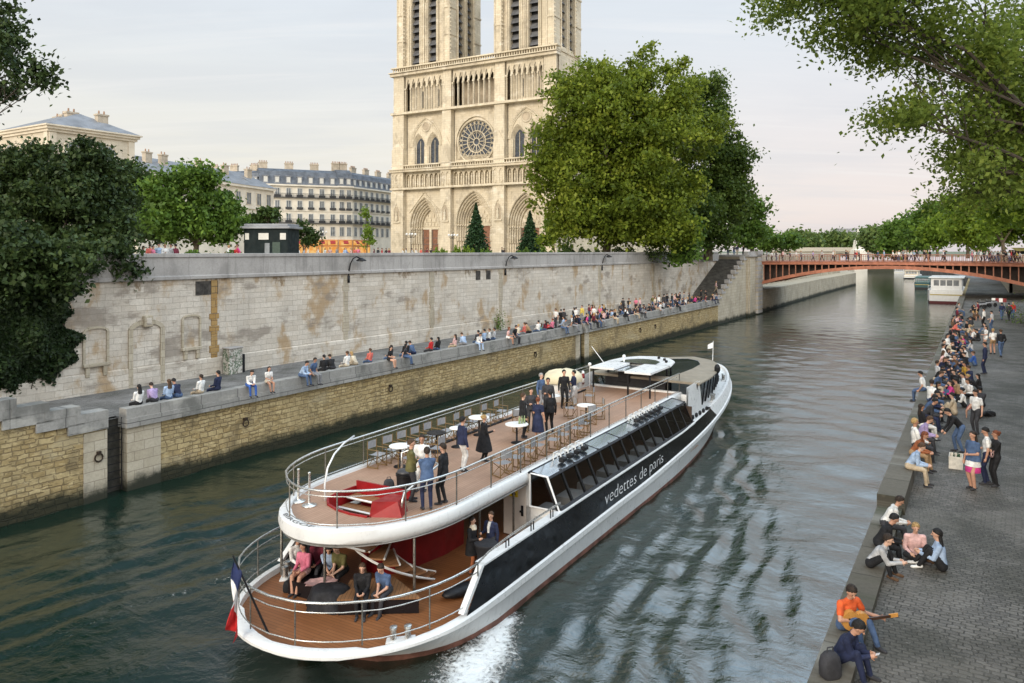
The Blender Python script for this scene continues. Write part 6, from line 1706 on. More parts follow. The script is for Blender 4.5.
# ---- people ------------------------------------------------------------------------------------------------
def V3(*a): return Vector(a)
def ik(a, b, l0, l1, pole):
    d = b - a; L = min(d.length, (l0 + l1) * .999); u = d.normalized(); b = a + u * L
    x = (l0 * l0 - l1 * l1 + L * L) / (2 * L); h = math.sqrt(max(0, l0 * l0 - x * x))
    p = pole - u * pole.dot(u); p = p.normalized() if p.length > 1e-5 else Vector((0, 0, 1))
    return a + u * x + p * h, b
SKIN, TOP, LEG, SHOE = 0, 1, 2, 3
class Fig:
    def __init__(self): self.c = []
    def cap(self, p0, p1, r0, r1, reg, wide=1.0, side=None):
        self.c.append((Vector(p0), Vector(p1), r0, r1, reg, wide, Vector(side) if side is not None else Vector((1, 0, 0))))
def cap_mesh(mb, p0, p1, r0, r1, wide, side, n=12):
    ax = p1 - p0; L = ax.length; ax = ax.normalized() if L > 1e-6 else Vector((0, 0, 1))
    x = side - ax * side.dot(ax); x = x.normalized() if x.length > 1e-4 else ax.orthogonal().normalized()
    y = ax.cross(x); rings = []
    for a in (-90, -55, -25): a = math.radians(a); rings.append((p0 + ax * (r0 * math.sin(a)), max(.0005, r0 * math.cos(a))))
    rings += [(p0, r0), (p0.lerp(p1, .5), (r0 + r1) / 2), (p1, r1)]
    for a in (25, 55, 90): a = math.radians(a); rings.append((p1 + ax * (r1 * math.sin(a)), max(.0005, r1 * math.cos(a))))
    mb.loft([[c + x * (r * wide * math.cos(2 * PI * j / n)) + y * (r * math.sin(2 * PI * j / n)) for j in range(n)] for c, r in rings], closed=True)
def build_body(name, fig, voxel):
    mb = MB()
    for p0, p1, r0, r1, reg, wide, side in fig.c: cap_mesh(mb, p0, p1, r0, r1, wide, side)
    o = mb.build(name, [])
    md = o.modifiers.new('r', 'REMESH'); md.mode = 'VOXEL'; md.voxel_size = voxel; md.use_smooth_shade = True
    ms = o.modifiers.new('s', 'SMOOTH'); ms.factor = .5; ms.iterations = 2
    dg = bpy.context.evaluated_depsgraph_get(); me = bpy.data.meshes.new_from_object(o.evaluated_get(dg))
    bpy.data.objects.remove(o)
    n = len(me.polygons); C = np.empty(n * 3); me.polygons.foreach_get('center', C); C = C.reshape(-1, 3)
    best = np.full(n, 1e9); reg_ = np.zeros(n, int)
    for p0, p1, r0, r1, reg, wide, side in fig.c:
        a = np.array(p0); b = np.array(p1); d = b - a; L2 = max(1e-9, d @ d)
        t = np.clip(((C - a) @ d) / L2, 0, 1); dist = np.linalg.norm(C - a - t[:, None] * d, axis=1) - (r0 + (r1 - r0) * t) * (1 + (wide - 1) * .5)
        k = dist < best; best[k] = dist[k]; reg_[k] = reg
    me.name = 'body_' + name
    for _ in range(4): me.materials.append(None)
    me.polygons.foreach_set('material_index', reg_.astype(np.int32)); me.polygons.foreach_set('use_smooth', np.ones(n, bool))
    return me
def hand(f, w, d, palm_n, closed=.5, r=.0095, reg=SKIN):
    """palm and five fingers at wrist W pointing along D, curling towards PALM_N"""
    d = d.normalized(); pn = (palm_n - d * palm_n.dot(d)); pn = pn.normalized() if pn.length > 1e-4 else d.orthogonal().normalized()
    s = d.cross(pn)
    f.cap(w + d * .02, w + d * .075, .026, .030, reg, 1.25, s)
    for k, (o_, ln) in enumerate(((-.030, .070), (-.010, .082), (.010, .078), (.029, .060))):
        a = w + d * .085 + s * o_; c1 = (d * (1 - closed * .6) + pn * closed).normalized(); c2 = (d * (1 - closed * 1.3) + pn * closed * 1.6).normalized()
        b = a + c1 * ln * .5; f.cap(a - d * .02, b, r, r, reg); f.cap(b, b + c2 * ln * .5, r, r * .8, reg)
    t0 = w + d * .03 - s * .03; t1 = t0 + (d * .5 - s * .8 + pn * .3).normalized() * .04; f.cap(t0, t1, r * 1.2, r, reg); f.cap(t1, t1 + (d * .8 + pn * .5).normalized() * .03, r, r * .8, reg)
def figure(pel, lean=0.0, twist=0.0, head_pitch=0.0, head_yaw=0.0, wr=None, wl=None, el_pole=(0, -1, -.3), ar=None, al=None, kp=(0, 1, .1), short=False, bare_leg=False, slim=1.0, toes=None, hands=.5, shoulders=1.0, kpr=None, kpl=None, elr=None, ell=None, barefoot=False):
    f = Fig(); P = Vector(pel)
    R = Matrix.Rotation(twist, 3, 'Z') @ Matrix.Rotation(-lean, 3, 'X')
    up = R @ V3(0, 0, 1); sx = R @ V3(1, 0, 0); fw = R @ V3(0, 1, 0)
    waist = P + up * .17; chest = P + up * .34; nb = P + up * .50
    side = Matrix.Rotation(twist * .3, 3, 'Z') @ V3(1, 0, 0)
    f.cap(P - side * .06 + V3(0, 0, -.01), P + side * .06 + V3(0, 0, -.01), .118, .118, LEG, 1.0, side)
    f.cap(P + up * .06, waist, .116 * slim, .110 * slim, TOP, 1.34, sx); f.cap(waist, chest, .112 * slim, .126, TOP, 1.42 * shoulders, sx); f.cap(chest, nb - up * .05, .122, .075, TOP, 1.52 * shoulders, sx)
    hd = Matrix.Rotation(twist + head_yaw, 3, 'Z') @ Matrix.Rotation(-(lean * .45 + head_pitch), 3, 'X')
    hu = hd @ V3(0, 0, 1); hf = hd @ V3(0, 1, 0); hs = hd @ V3(1, 0, 0)
    H = nb + up * .05 + hu * .125 + hf * .015
    f.cap(nb - up * .04, H - hu * .05 - hf * .01, .055, .050, SKIN)
    f.cap(H + hu * .035 - hf * .012, H + hu * .02 - hf * .0, .098, .095, SKIN, .86, hs); f.cap(H, H - hu * .07 + hf * .025, .083, .052, SKIN, .86, hs)
    f.cap(H + hf * .085 + hu * .012, H + hf * .108 - hu * .018, .010, .017, SKIN)
    for sg in (-1, 1): f.cap(H + hs * (.083 * sg) + hu * .012, H + hs * (.086 * sg) - hu * .022, .016, .011, SKIN, .6, hs)
    out = {}
    for sg, w, e_p in ((1, wr, elr), (-1, wl, ell)):
        sh = nb - up * .065 + sx * (.185 * sg * shoulders)
        if w is None: w = P + side * (.27 * sg) + V3(0, .04, -.10)
        w = Vector(w); pole = Vector(e_p) if e_p is not None else V3(el_pole[0] + .35 * sg, el_pole[1], el_pole[2])
        e, w = ik(sh, w, .29, .26, pole)
        f.cap(nb - up * .07 + sx * (.09 * sg), sh, .066, .062, TOP)
        f.cap(sh, e if not short else sh.lerp(e, .62), .066, .054 if not short else .061, TOP)
        if short: f.cap(sh.lerp(e, .55), e, .044, .040, SKIN)
        f.cap(e, w, .050 if not short else .042, .038 if not short else .029, SKIN if short else TOP)
        hand(f, w, (w - e), -sx * sg + fw * .3, hands); out['w%d' % sg] = w; out['e%d' % sg] = e
    for sg, an, kk in ((1, ar, kpr), (-1, al, kpl)):
        hp = P + side * (.092 * sg) - V3(0, 0, .02)
        an = Vector(an) if an is not None else P + V3(.1 * sg, -.02, -.86)
        k, an = ik(hp, an, .43, .42, Vector(kk) if kk is not None else V3(kp[0] + .12 * sg, kp[1], kp[2]))
        rg = SKIN if bare_leg else LEG
        f.cap(hp, hp.lerp(k, .45), .100, .084, LEG); f.cap(hp.lerp(k, .42), k, .084, .064, rg); f.cap(k, k.lerp(an, .4), .062, .060, rg); f.cap(k.lerp(an, .4), an, .059, .046, rg)
        td = Vector(toes[0 if sg > 0 else 1]) if toes else V3(.12 * sg, 1, -.12)
        td.normalize(); f.cap(an - td * .05 - V3(0, 0, .035), an + td * .14 - V3(0, 0, .045), .040, .036, SKIN if barefoot else SHOE, 1.05)
        out['k%d' % sg] = k
    out.update(H=H, hu=hu, hf=hf, hs=hs, P=P, up=up, sx=sx, fw=fw, nb=nb, waist=waist)
    return f, out
def hair_mesh(name, o, style):
    H, hu, hf, hs = o['H'], o['hu'], o['hf'], o['hs']; mb = MB(); jr = random.Random(len(name) + len(style))
    R = Matrix((hs, hf, hu)).transposed()
    n = 24
    def shell(r, cy, cz, zmin_front, zmin_back):
        rings = []
        for i in range(8):
            t = i / 7; rg = []
            for j in range(n):
                a = 2 * PI * j / n; yy = math.sin(a)
                zl = zmin_back + (zmin_front - zmin_back) * (.5 + .5 * yy) ** 1.3
                z = r + (zl - r) * t + (jr.uniform(-.014, .012) if i == 7 else jr.uniform(-.004, .004))
                rr = (math.sqrt(max(0, 1 - (min(abs(z), r * .999) / r) ** 2)) if z > 0 else 1 - .12 * (z / r) ** 2) * jr.uniform(.97, 1.045)
                rg.append(H + R @ V3(.091 * rr * math.cos(a), cy + .107 * rr * yy, cz + z))
            rings.append(rg)
        mb.loft(rings, closed=True, cap=False); mb.poly(rings[0])
    if style == 'short': shell(.100, -.016, .042, .040, -.085)
    elif style == 'cap':
        shell(.104, -.012, .042, .03, -.03); mb.add([H + R @ V3(x, y, z) for x, y, z in ((-.07, .08, .07), (.07, .08, .07), (.06, .17, .055), (-.06, .17, .055))], [(0, 1, 2, 3)])
    elif style == 'bun':
        shell(.098, -.016, .038, .045, -.07); mb.ball(H + R @ V3(0, -.115, .06), .045, 8)
    elif style == 'long':
        shell(.100, -.018, .038, .045, -.08)
        rings = []
        for i in range(6):
            t = i / 5; c = H + R @ V3(0, -.062 - .02 * t, -.02) - V3(0, 0, .27 * t) - o['fw'] * (.02 * t); wd = .085 + .02 * math.sin(t * 2.6)
            rings.append([c + hs * (wd * math.cos(a)) + hf * (.045 * math.sin(a)) for a in [2 * PI * j / 10 for j in range(10)]])
        mb.loft(rings, closed=True)
    ob = mb.build(name, []); me = ob.data; bpy.data.objects.remove(ob)
    me.polygons.foreach_set('use_smooth', [True] * len(me.polygons)); me.materials.append(None)
    return me
def face_mesh(o):
    H, hu, hf, hs = o['H'], o['hu'], o['hf'], o['hs']; mb = MB()
    for sg in (-1, 1): mb.ball(H + hf * .083 + hu * .022 + hs * (.032 * sg), (.014, .014, .009), 6)
    ob = mb.build('eyes', []); me = ob.data; bpy.data.objects.remove(ob); me.materials.append(None)
    return me
POSES = {}
def pose(nm, voxel=.017, **kw):
    f, o = figure(**kw); POSES[nm] = dict(me=build_body(nm, f, voxel), o=o, hair={})
stand = dict(pel=(0, 0, .93))
pose('stand', **stand, ar=(.10, -.03, .085), al=(-.11, .05, .085))
pose('stand_glass', **stand, wr=(.14, .30, 1.13), ar=(.12, .02, .085), al=(-.10, -.04, .085), head_yaw=.2)
pose('stand_crossed', **stand, wr=(-.10, .21, 1.14), wl=(.12, .19, 1.17), head_yaw=-.2, ar=(.11, 0, .085), al=(-.11, .03, .085), elr=(.9, -.3, -.6), ell=(-.9, -.3, -.6))
pose('stand_short', **stand, short=True, wr=(.10, .28, 1.0), head_pitch=.25, ar=(.10, -.03, .085), al=(-.11, .05, .085))
pose('stand_bare', **stand, short=True, bare_leg=True, slim=.88, shoulders=.9, wl=(-.12, .28, 1.08), ar=(.09, -.03, .085), al=(-.10, .05, .085))
pose('stand_bent', pel=(0, -.1, .90), lean=.75, head_pitch=.2, wr=(.16, .42, .74), wl=(-.14, .46, .72), ar=(.13, .02, .085), al=(-.12, -.1, .085))
pose('walk', **stand, lean=.05, wr=(.26, .2, .92), wl=(-.26, -.12, .86), ar=(.09, .28, .085), al=(-.09, -.30, .13))
seat = dict(pel=(0, 0, .115))
pose('sit', **seat, lean=-.05, wr=(.14, .30, .20), wl=(-.14, .28, .20), ar=(.10, .47, -.40), al=(-.12, .44, -.40))
pose('sit_lean', **seat, lean=.55, head_pitch=.15, wr=(.06, .48, .16), wl=(-.05, .5, .17), ar=(.13, .46, -.38), al=(-.13, .50, -.38))
pose('sit_side', **seat, lean=.12, head_yaw=.7, twist=.25, short=True, wr=(.30, -.10, .06), wl=(-.10, .32, .22), ar=(.11, .47, -.40), al=(-.06, .50, -.40))
pose('sit_hang', **seat, lean=.18, head_pitch=.2, short=True, wr=(.22, .14, .05), wl=(-.22, .16, .05), ar=(.10, .43, -.44), al=(-.09, .40, -.46))
pose('sit_bare', **seat, lean=.22, bare_leg=True, short=True, slim=.88, shoulders=.9, wr=(.08, .36, .22), wl=(-.10, .34, .22), ar=(.06, .45, -.41), al=(-.10, .43, -.42))
pose('ground_knees', **seat, lean=.15, wr=(.10, .44, .34), wl=(-.10, .42, .34), ar=(.11, .52, .08), al=(-.12, .46, .08), kp=(0, .3, 1))
pose('ground_cross', **seat, lean=.22, head_pitch=.15, wr=(.16, .34, .22), wl=(-.16, .34, .22), ar=(-.12, .40, .07), al=(.14, .32, .07), kpr=(1, .6, .35), kpl=(-1, .6, .35), toes=((-1, .3, 0), (1, .3, 0)))
pose('ground_back', **seat, lean=-.35, head_pitch=.2, short=True, wr=(.26, -.32, .05), wl=(-.26, -.32, .05), ar=(.10, .80, .07), al=(-.12, .72, .07), kp=(0, .3, 1))
CLR = dict(white=(.66, .65, .63), cream=(.60, .52, .40), black=(.010, .010, .012), charcoal=(.035, .035, .04), grey=(.22, .22, .23), pale_grey=(.42, .42, .43), navy=(.014, .020, .055), denim=(.06, .10, .19), pale_blue=(.32, .42, .58), blue=(.03, .09, .32),
           red=(.42, .02, .02), coral=(.55, .13, .10), pink=(.58, .16, .24), pale_pink=(.60, .38, .36), maroon=(.13, .015, .03), orange=(.62, .10, .025), rust=(.28, .09, .035), mustard=(.42, .25, .04), yellow=(.60, .46, .10), olive=(.11, .10, .035), green=(.04, .15, .06), teal=(.03, .2, .2), lilac=(.34, .26, .44), beige=(.42, .34, .24), brown=(.10, .055, .03), magenta=(.5, .04, .2), tan=(.30, .19, .10))
HAIRC = dict(black=(.008, .007, .007), dark_brown=(.022, .013, .008), brown=(.06, .032, .016), blond=(.34, .22, .09), grey=(.28, .27, .26), auburn=(.14, .04, .015))
SKN = [(.52, .30, .21), (.46, .25, .17), (.38, .20, .13), (.56, .35, .26), (.17, .085, .05)]
def cloth(c): return pm('cloth_' + c, CLR[c], .85, 0, .28, 5, .6, 9)
def hairm(c): return pm('hair_' + c, HAIRC[c], .7, 0, .55, 28, .8, 45)
def skinm(i): return pm('skin_%d' % i, SKN[i], .5, 0, .08, 9)
M_eye = pm('dark_eye', (.012, .01, .01), .3)
SEEN = set(); SHORT = {
 'sitting on the far quay coping feet over the water': 'on far coping facing water', 'sitting on the far quay coping back to the river': 'on far coping facing wall', 'on the far quay path among the sitters': 'on far quay path',
 'behind the parapet near the evergreen': 'behind parapet by evergreen', 'behind the parapet by the kiosk': 'behind parapet by kiosk', 'on the court before the lit restaurant': 'near the lit restaurant', 'on the court before the cathedral doors': 'near the cathedral doors', 'standing at the stair head': 'at the stair head', 'on the red bridge behind its railing': 'on the red bridge',
 'seated on the near end of the stone kerb': 'at near kerb end', 'huddled on the kerb beside the shirted man': 'huddled on near kerb', 'on the kerb above the white crate': 'on kerb by white crate', 'on the kerb beside a blond neighbour': 'on kerb beside blond neighbour', 'on the kerb holding a white sheet': 'on kerb above bottle crate', 'on the kerb behind the bending man': 'on kerb behind bending man', 'on the kerb hunched forward': 'hunched on the kerb', 'on the kerb leaning on one hand': 'on kerb leaning on hand', 'on the kerb facing the river': 'on kerb facing the river',
 'on the kerb in the dense middle group': 'in the middle kerb group', 'on the kerb towards the bridge': 'on kerb towards the bridge', 'on the setts close behind the kerb group': 'on setts behind kerb group', 'on the setts beside the yellow bag': 'on setts beside yellow bag', 'on the setts in the second row': 'on setts in second row', 'sitting on the setts legs stretched out': 'on setts legs stretched out', 'sitting on the setts behind the coral top': 'on setts behind coral top',
 'standing with a pale bag at the waist': 'standing with pale waist bag', 'standing behind the bending man': 'standing behind bending man', 'bending over the group on the kerb': 'bending over kerb group', 'standing with back turned by the crowd': 'standing with back turned'}
PEOPLE = []; _pr = random.Random(5)
def person(ps, loc, face, top, leg, hc, style, what, shoe='charcoal', skin=None, scale=None, group=None, label=None, eyes=False, parts=True):
    """FACE is the heading: direction vector on the ground. WHAT finishes the label."""
    n_ = lambda c: c.replace('_', ' ')
    hw_ = {'short': 'short %s hair', 'long': 'long %s hair', 'bun': '%s bun', 'cap': '%s cap', None: 'bare head%.0s'}[style]
    if not label:
        alt = [(leg, hc)] + [(a_, b_) for b_ in (hc, 'dark_brown', 'black', 'brown', 'auburn', 'grey') for a_ in ('denim', 'black', 'navy', 'charcoal', 'grey', 'beige', 'brown')]
        for leg, hc in alt:
            label = f"person in {n_(top)} top, {n_(leg)} {'skirt' if 'bare' in ps else 'trousers'}, {hw_ % n_(hc)}, {SHORT.get(what, what)}"
            if label not in SEEN: break
        SEEN.add(label)
    p = POSES[ps]
    o = bpy.data.objects.new('person', p['me']); COL.objects.link(o)
    o.location = loc; o.rotation_euler = (0, 0, math.atan2(-face[0], face[1]) if hasattr(face, '__len__') else face)
    sc = scale or _pr.uniform(1.0, 1.08) * (.95 if style in ('long', 'bun') else 1.0); o.scale = (sc, sc, sc)
    sk = skin if skin is not None else _pr.choice((0, 0, 1, 1, 2, 3))
    for i, m in enumerate((skinm(sk), cloth(top), cloth(leg), cloth(shoe))):
        o.material_slots[i].link = 'OBJECT'; o.material_slots[i].material = m
    if style:
        if style not in p['hair']: p['hair'][style] = hair_mesh('hair', p['o'], style)
        h = bpy.data.objects.new('hair' if style != 'cap' else 'cap', p['hair'][style]); COL.objects.link(h); h.parent = o
        h.material_slots[0].link = 'OBJECT'; h.material_slots[0].material = hairm(hc) if style != 'cap' else cloth(hc)
    if eyes:
        if 'eyes' not in p: p['eyes'] = face_mesh(p['o'])
        e = bpy.data.objects.new('face', p['eyes']); COL.objects.link(e); e.parent = o
        e.material_slots[0].link = 'OBJECT'; e.material_slots[0].material = M_eye
    o['label'] = label; o['category'] = 'person'
    if group: o['group'] = group
    PEOPLE.append((o, group, sc)); return o
def child_cloth(o, name, rings, mat, n=18, parent_pose=None):
    """loose garment hung on a figure: rings of (z, rx, ry, cx, cy) in the figure's own frame"""
    mb = MB()
    mb.loft([[(cx + rx * math.cos(2 * PI * j / n), cy + ry * math.sin(2 * PI * j / n) + .008 * math.cos(5 * 2 * PI * j / n) * (i > 1), z) for j in range(n)] for i, (z, rx, ry, cx, cy) in enumerate(rings)], closed=True, cap=False)
    c = mb.build(name, mat, smooth=True); c.parent = o
    return c
TOW = -N; TOP_ = N          # towards the water / the far wall
def turn(v, a): return Matrix.Rotation(a, 3, 'Z') @ Vector(v)
# --- far quay: sitters on the coping -------------------------------------------------------------------------
GQ = 'people sitting along the far quay coping'
FQ = [(141, 'p', 'white', 'black', 'black', 'long', 'sit'), (157, 'p', 'lilac', 'charcoal', 'dark_brown', 'short', 'sit_lean'), (171, 'p', 'pale_blue', 'denim', 'brown', 'long', 'sit'), (181, 'p', 'navy', 'denim', 'black', 'short', 'sit_lean'),
      (203, 'p', 'white', 'beige', 'dark_brown', 'short', 'sit'), (220, 'p', 'navy', 'navy', 'black', 'short', 'sit'), (246, 'w', 'white', 'blue', 'dark_brown', 'short', 'sit_lean'), (265, 'w', 'white', 'cream', 'dark_brown', 'long', 'sit_bare'),
      (298, 'w', 'pale_blue', 'denim', 'black', 'short', 'sit_lean'), (310, 'w', 'denim', 'grey', 'dark_brown', 'short', 'sit_hang'), (326, 'p', 'black', 'black', 'black', 'short', 'sit'), (335, 'p', 'black', 'charcoal', 'dark_brown', 'short', 'sit_lean'),
      (349, 'p', 'white', 'cream', 'brown', 'short', 'sit'), (358, 'p', 'cream', 'beige', 'blond', 'long', 'sit_lean'), (372, 'p', 'coral', 'denim', 'brown', 'bun', 'sit'), (386, 'w', 'black', 'black', 'black', 'long', 'sit_bare'), (393, 'p', 'charcoal', 'denim', 'dark_brown', 'long', 'sit'),
      (402, 'w', 'charcoal', 'denim', 'black', 'long', 'sit_side'), (408, 'p', 'black', 'black', 'black', 'short', 'sit'), (416, 'p', 'denim', 'navy', 'dark_brown', 'short', 'sit_lean'), (433, 'p', 'red', 'charcoal', 'black', 'short', 'sit'), (440, 'p', 'black', 'denim', 'black', 'long', 'sit'),
      (457, 'p', 'pale_pink', 'beige', 'dark_brown', 'long', 'sit'), (467, 'p', 'pale_blue', 'grey', 'brown', 'short', 'sit_lean'), (475, 'w', 'white', 'pale_blue', 'dark_brown', 'short', 'sit_lean'), (480, 'p', 'charcoal', 'denim', 'black', 'short', 'sit'), (486, 'p', 'pale_blue', 'navy', 'black', 'short', 'sit'),
      (491, 'p', 'white', 'navy', 'brown', 'short', 'sit'), (496, 'p', 'pale_grey', 'denim', 'black', 'short', 'sit'), (505, 'w', 'pale_pink', 'white', 'auburn', 'long', 'sit_bare'), (512, 'w', 'black', 'charcoal', 'black', 'short', 'sit_hang'), (520, 'p', 'cream', 'denim', 'blond', 'short', 'sit'),
      (526, 'p', 'coral', 'grey', 'brown', 'short', 'sit'), (532, 'p', 'tan', 'black', 'dark_brown', 'short', 'sit_lean'), (540, 'p', 'white', 'denim', 'black', 'short', 'sit'), (547, 'p', 'maroon', 'denim', 'black', 'long', 'sit'), (554, 'p', 'pink', 'black', 'auburn', 'bun', 'sit'), (560, 'w', 'grey', 'denim', 'black', 'short', 'sit_lean'), (565, 'p', 'pale_blue', 'charcoal', 'dark_brown', 'short', 'sit')]
cyc = ['charcoal', 'white', 'black', 'navy', 'magenta', 'black', 'maroon', 'charcoal', 'black', 'denim', 'pale_pink', 'navy', 'black', 'pale_blue', 'beige', 'black', 'denim', 'white', 'charcoal', 'black', 'grey', 'navy', 'black', 'black', 'charcoal', 'white', 'black', 'pale_grey', 'charcoal', 'brown', 'black', 'navy', 'denim']
r_ = random.Random(21); px = 571.0; i = 0
while px < 722:
    if True or not 579 < px < 587:
        FQ.append((px, 'w' if r_.random() < .25 else 'p', cyc[i % len(cyc)], r_.choice(['denim', 'black', 'navy', 'charcoal', 'beige', 'grey']), r_.choice(['black', 'dark_brown', 'brown', 'black', 'blond']), r_.choice(['short', 'short', 'long', 'bun']), r_.choice(['sit', 'sit_lean', 'sit', 'sit_side', 'sit_hang'])))
    px += r_.uniform(2.7, 3.9); i += 1
for (px, f, tp, lg, hc, stl, ps) in FQ:
    s = s_of_x(px, .25); d_ = TOW if f == 'w' else TOP_
    if f == 'w' and ps == 'sit': ps = 'sit_hang'
    o_ = .02 if f == 'w' else .42
    person(ps, riv(s, o_, ZT + .0), turn(d_, r_.uniform(-.4, .4)), tp, lg, hc, stl, 'sitting on the far quay coping ' + ('feet over the water' if f == 'w' else 'back to the river'), group=GQ)
# --- standing and squatting on the far path ----------------------------------------------------------------------
GP = 'people on the far quay path'
FP = [(541, 1.6, 'teal', 'black', 'brown', 'long', 'ground_knees'), (549, 1.5, 'red', 'denim', 'black', 'short', 'ground_cross'), (556, 2.6, 'white', 'charcoal', 'dark_brown', 'short', 'stand_short'), (561, 2.4, 'black', 'charcoal', 'black', 'short', 'stand'), (564, 2.0, 'charcoal', 'black', 'brown', 'short', 'stand_glass'),
      (574, 3.0, 'black', 'denim', 'black', 'long', 'stand'), (576, 2.2, 'white', 'black', 'dark_brown', 'short', 'stand_crossed'), (582, 2.6, 'yellow', 'grey', 'dark_brown', 'short', 'stand'), (589, 3.0, 'maroon', 'denim', 'black', 'short', 'stand_glass'), (592, 2.6, 'red', 'black', 'dark_brown', 'long', 'stand'), (594, 1.8, 'white', 'maroon', 'black', 'long', 'stand'), (600, 1.5, 'pink', 'denim', 'blond', 'long', 'stand_bare'),
      (612, 2.3, 'charcoal', 'denim', 'black', 'short', 'ground_knees'), (623, 4.2, 'charcoal', 'black', 'black', 'short', 'stand'), (629, 3.2, 'black', 'denim', 'dark_brown', 'short', 'stand_crossed'), (636, 3.2, 'pink', 'black', 'brown', 'long', 'stand_bare'), (640, 3.0, 'pale_pink', 'navy', 'blond', 'bun', 'stand'), (645, 2.4, 'navy', 'denim', 'black', 'short', 'ground_cross'), (653, 3.0, 'olive', 'denim', 'brown', 'short', 'stand'), (655, 1.8, 'cream', 'charcoal', 'black', 'long', 'stand_bare'),
      (659, 2.6, 'white', 'black', 'dark_brown', 'short', 'stand_glass'), (664, 2.2, 'charcoal', 'denim', 'black', 'short', 'stand'), (667, 3.2, 'black', 'navy', 'black', 'short', 'stand_crossed'), (672, 2.6, 'black', 'charcoal', 'black', 'short', 'stand'), (676, 2.2, 'black', 'denim', 'dark_brown', 'long', 'stand'), (680, 2.8, 'navy', 'black', 'black', 'short', 'stand_glass'), (684, 2.0, 'grey', 'denim', 'brown', 'short', 'stand'), (689, 1.7, 'charcoal', 'navy', 'black', 'long', 'stand_bare'), (701, 2.1, 'black', 'denim', 'black', 'short', 'stand'), (716, 1.4, 'pale_pink', 'beige', 'blond', 'long', 'walk')]
for k in range(22):
    FP.append((r_.uniform(598, 706), r_.uniform(1.0, 2.6), r_.choice(cyc), r_.choice(['denim', 'black', 'navy', 'charcoal']), r_.choice(['black', 'dark_brown', 'brown', 'blond']), r_.choice(['short', 'long', 'short', 'bun']), r_.choice(['ground_knees', 'ground_cross', 'stand', 'stand_glass', 'ground_cross', 'stand_crossed'])))
for (px, o_, tp, lg, hc, stl, ps) in FP:
    s = s_of_x(px, o_); z = ZP
    if s > 89.5: z = ZP + (9.15 - ZP) * math.ceil((s - 89.5) / 14 * 36) / 36
    person(ps, riv(s, o_, z), turn(r_.choice((TOW, TOP_, U, -U)), r_.uniform(-.5, .5)), tp, lg, hc, stl, 'on the far quay path among the sitters' if s < 88 else 'climbing the quay stairway', group=GP)
# --- court above the wall ---------------------------------------------------------------------------------------------
GC = 'people on the cathedral court'
CT = [(143, 52, 'white'), (150, 54, 'coral'), (153, 53, 'pink'), (159, 55, 'pale_blue'), (165, 54, 'white'), (171, 56, 'pale_grey'), (176, 53, 'maroon'), (229, 66, 'white'), (236, 60, 'red'), (238, 62, 'magenta'), (299, 96, 'white'), (304, 102, 'pale_grey'), (308, 98, 'cream'), (318, 105, 'white'), (325, 110, 'white'), (330, 106, 'pale_pink'), (337, 118, 'grey'), (345, 90, 'pale_blue'), (346, 92, 'blue'), (351, 94, 'pale_pink'), (355, 92, 'coral'), (358, 95, 'pink'), (374, 112, 'maroon'), (378, 108, 'charcoal'), (382, 115, 'red'), (386, 120, 'black'), (389, 124, 'maroon'),
      (403, 110, 'white'), (406, 118, 'white'), (412, 112, 'pale_grey'), (416, 116, 'white'), (421, 118, 'coral'), (427, 122, 'maroon'), (431, 120, 'black'), (487, 120, 'white'), (502, 114, 'charcoal'), (504, 116, 'black'), (722, 120, 'white'), (727, 121, 'charcoal'), (733, 122, 'navy'), (738, 123, 'black')]
for i, (px, d, tp) in enumerate(CT):
    loc = gbase(px, d, ZC)
    if px > 700: s = 106; loc = tuple(riv(105 + (i % 3) * .8, 3.6 - (px - 722) * .16, 9.7))
    person(r_.choice(['stand', 'walk', 'stand_crossed', 'stand_glass']), loc, r_.uniform(0, 6.28), tp, r_.choice(['denim', 'black', 'navy', 'beige']), r_.choice(['black', 'dark_brown', 'brown', 'blond']), r_.choice(['short', 'short', 'long', 'bun']),
           'standing at the stair head' if px > 700 else ('behind the parapet near the evergreen' if px < 200 else 'behind the parapet by the kiosk' if px < 300 else 'on the court before the lit restaurant' if px < 395 else 'on the court before the cathedral doors'), group=GC)
# --- on the red bridge -----------------------------------------------------------------------------------------------
GB_ = 'people crossing the red bridge'
bx = [767, 772, 776, 783, 790, 796, 801, 813, 822, 833, 835, 846, 848, 855, 857, 859, 868, 878, 884, 893, 896, 899, 903, 905, 908, 911, 914, 917, 924, 926, 930, 943, 945, 972, 975, 978, 981, 984, 987, 990, 992, 995, 998, 1001, 1004, 1006, 1009, 1011, 1014, 1017, 1020]
bc = ['grey', 'white', 'charcoal', 'pale_pink', 'navy', 'white', 'grey', 'lilac', 'pale_grey', 'white', 'beige', 'black', 'charcoal', 'maroon', 'red', 'charcoal', 'grey', 'denim', 'pale_blue', 'white', 'cream', 'white', 'grey', 'white', 'pale_grey', 'white', 'pale_blue', 'charcoal', 'black', 'charcoal', 'black', 'pale_grey', 'charcoal', 'pink', 'white', 'grey', 'white', 'charcoal', 'white', 'maroon', 'pale_grey', 'white', 'black', 'cream', 'charcoal', 'black', 'white', 'red', 'charcoal', 'yellow', 'white']
inv = BRM.inverted()
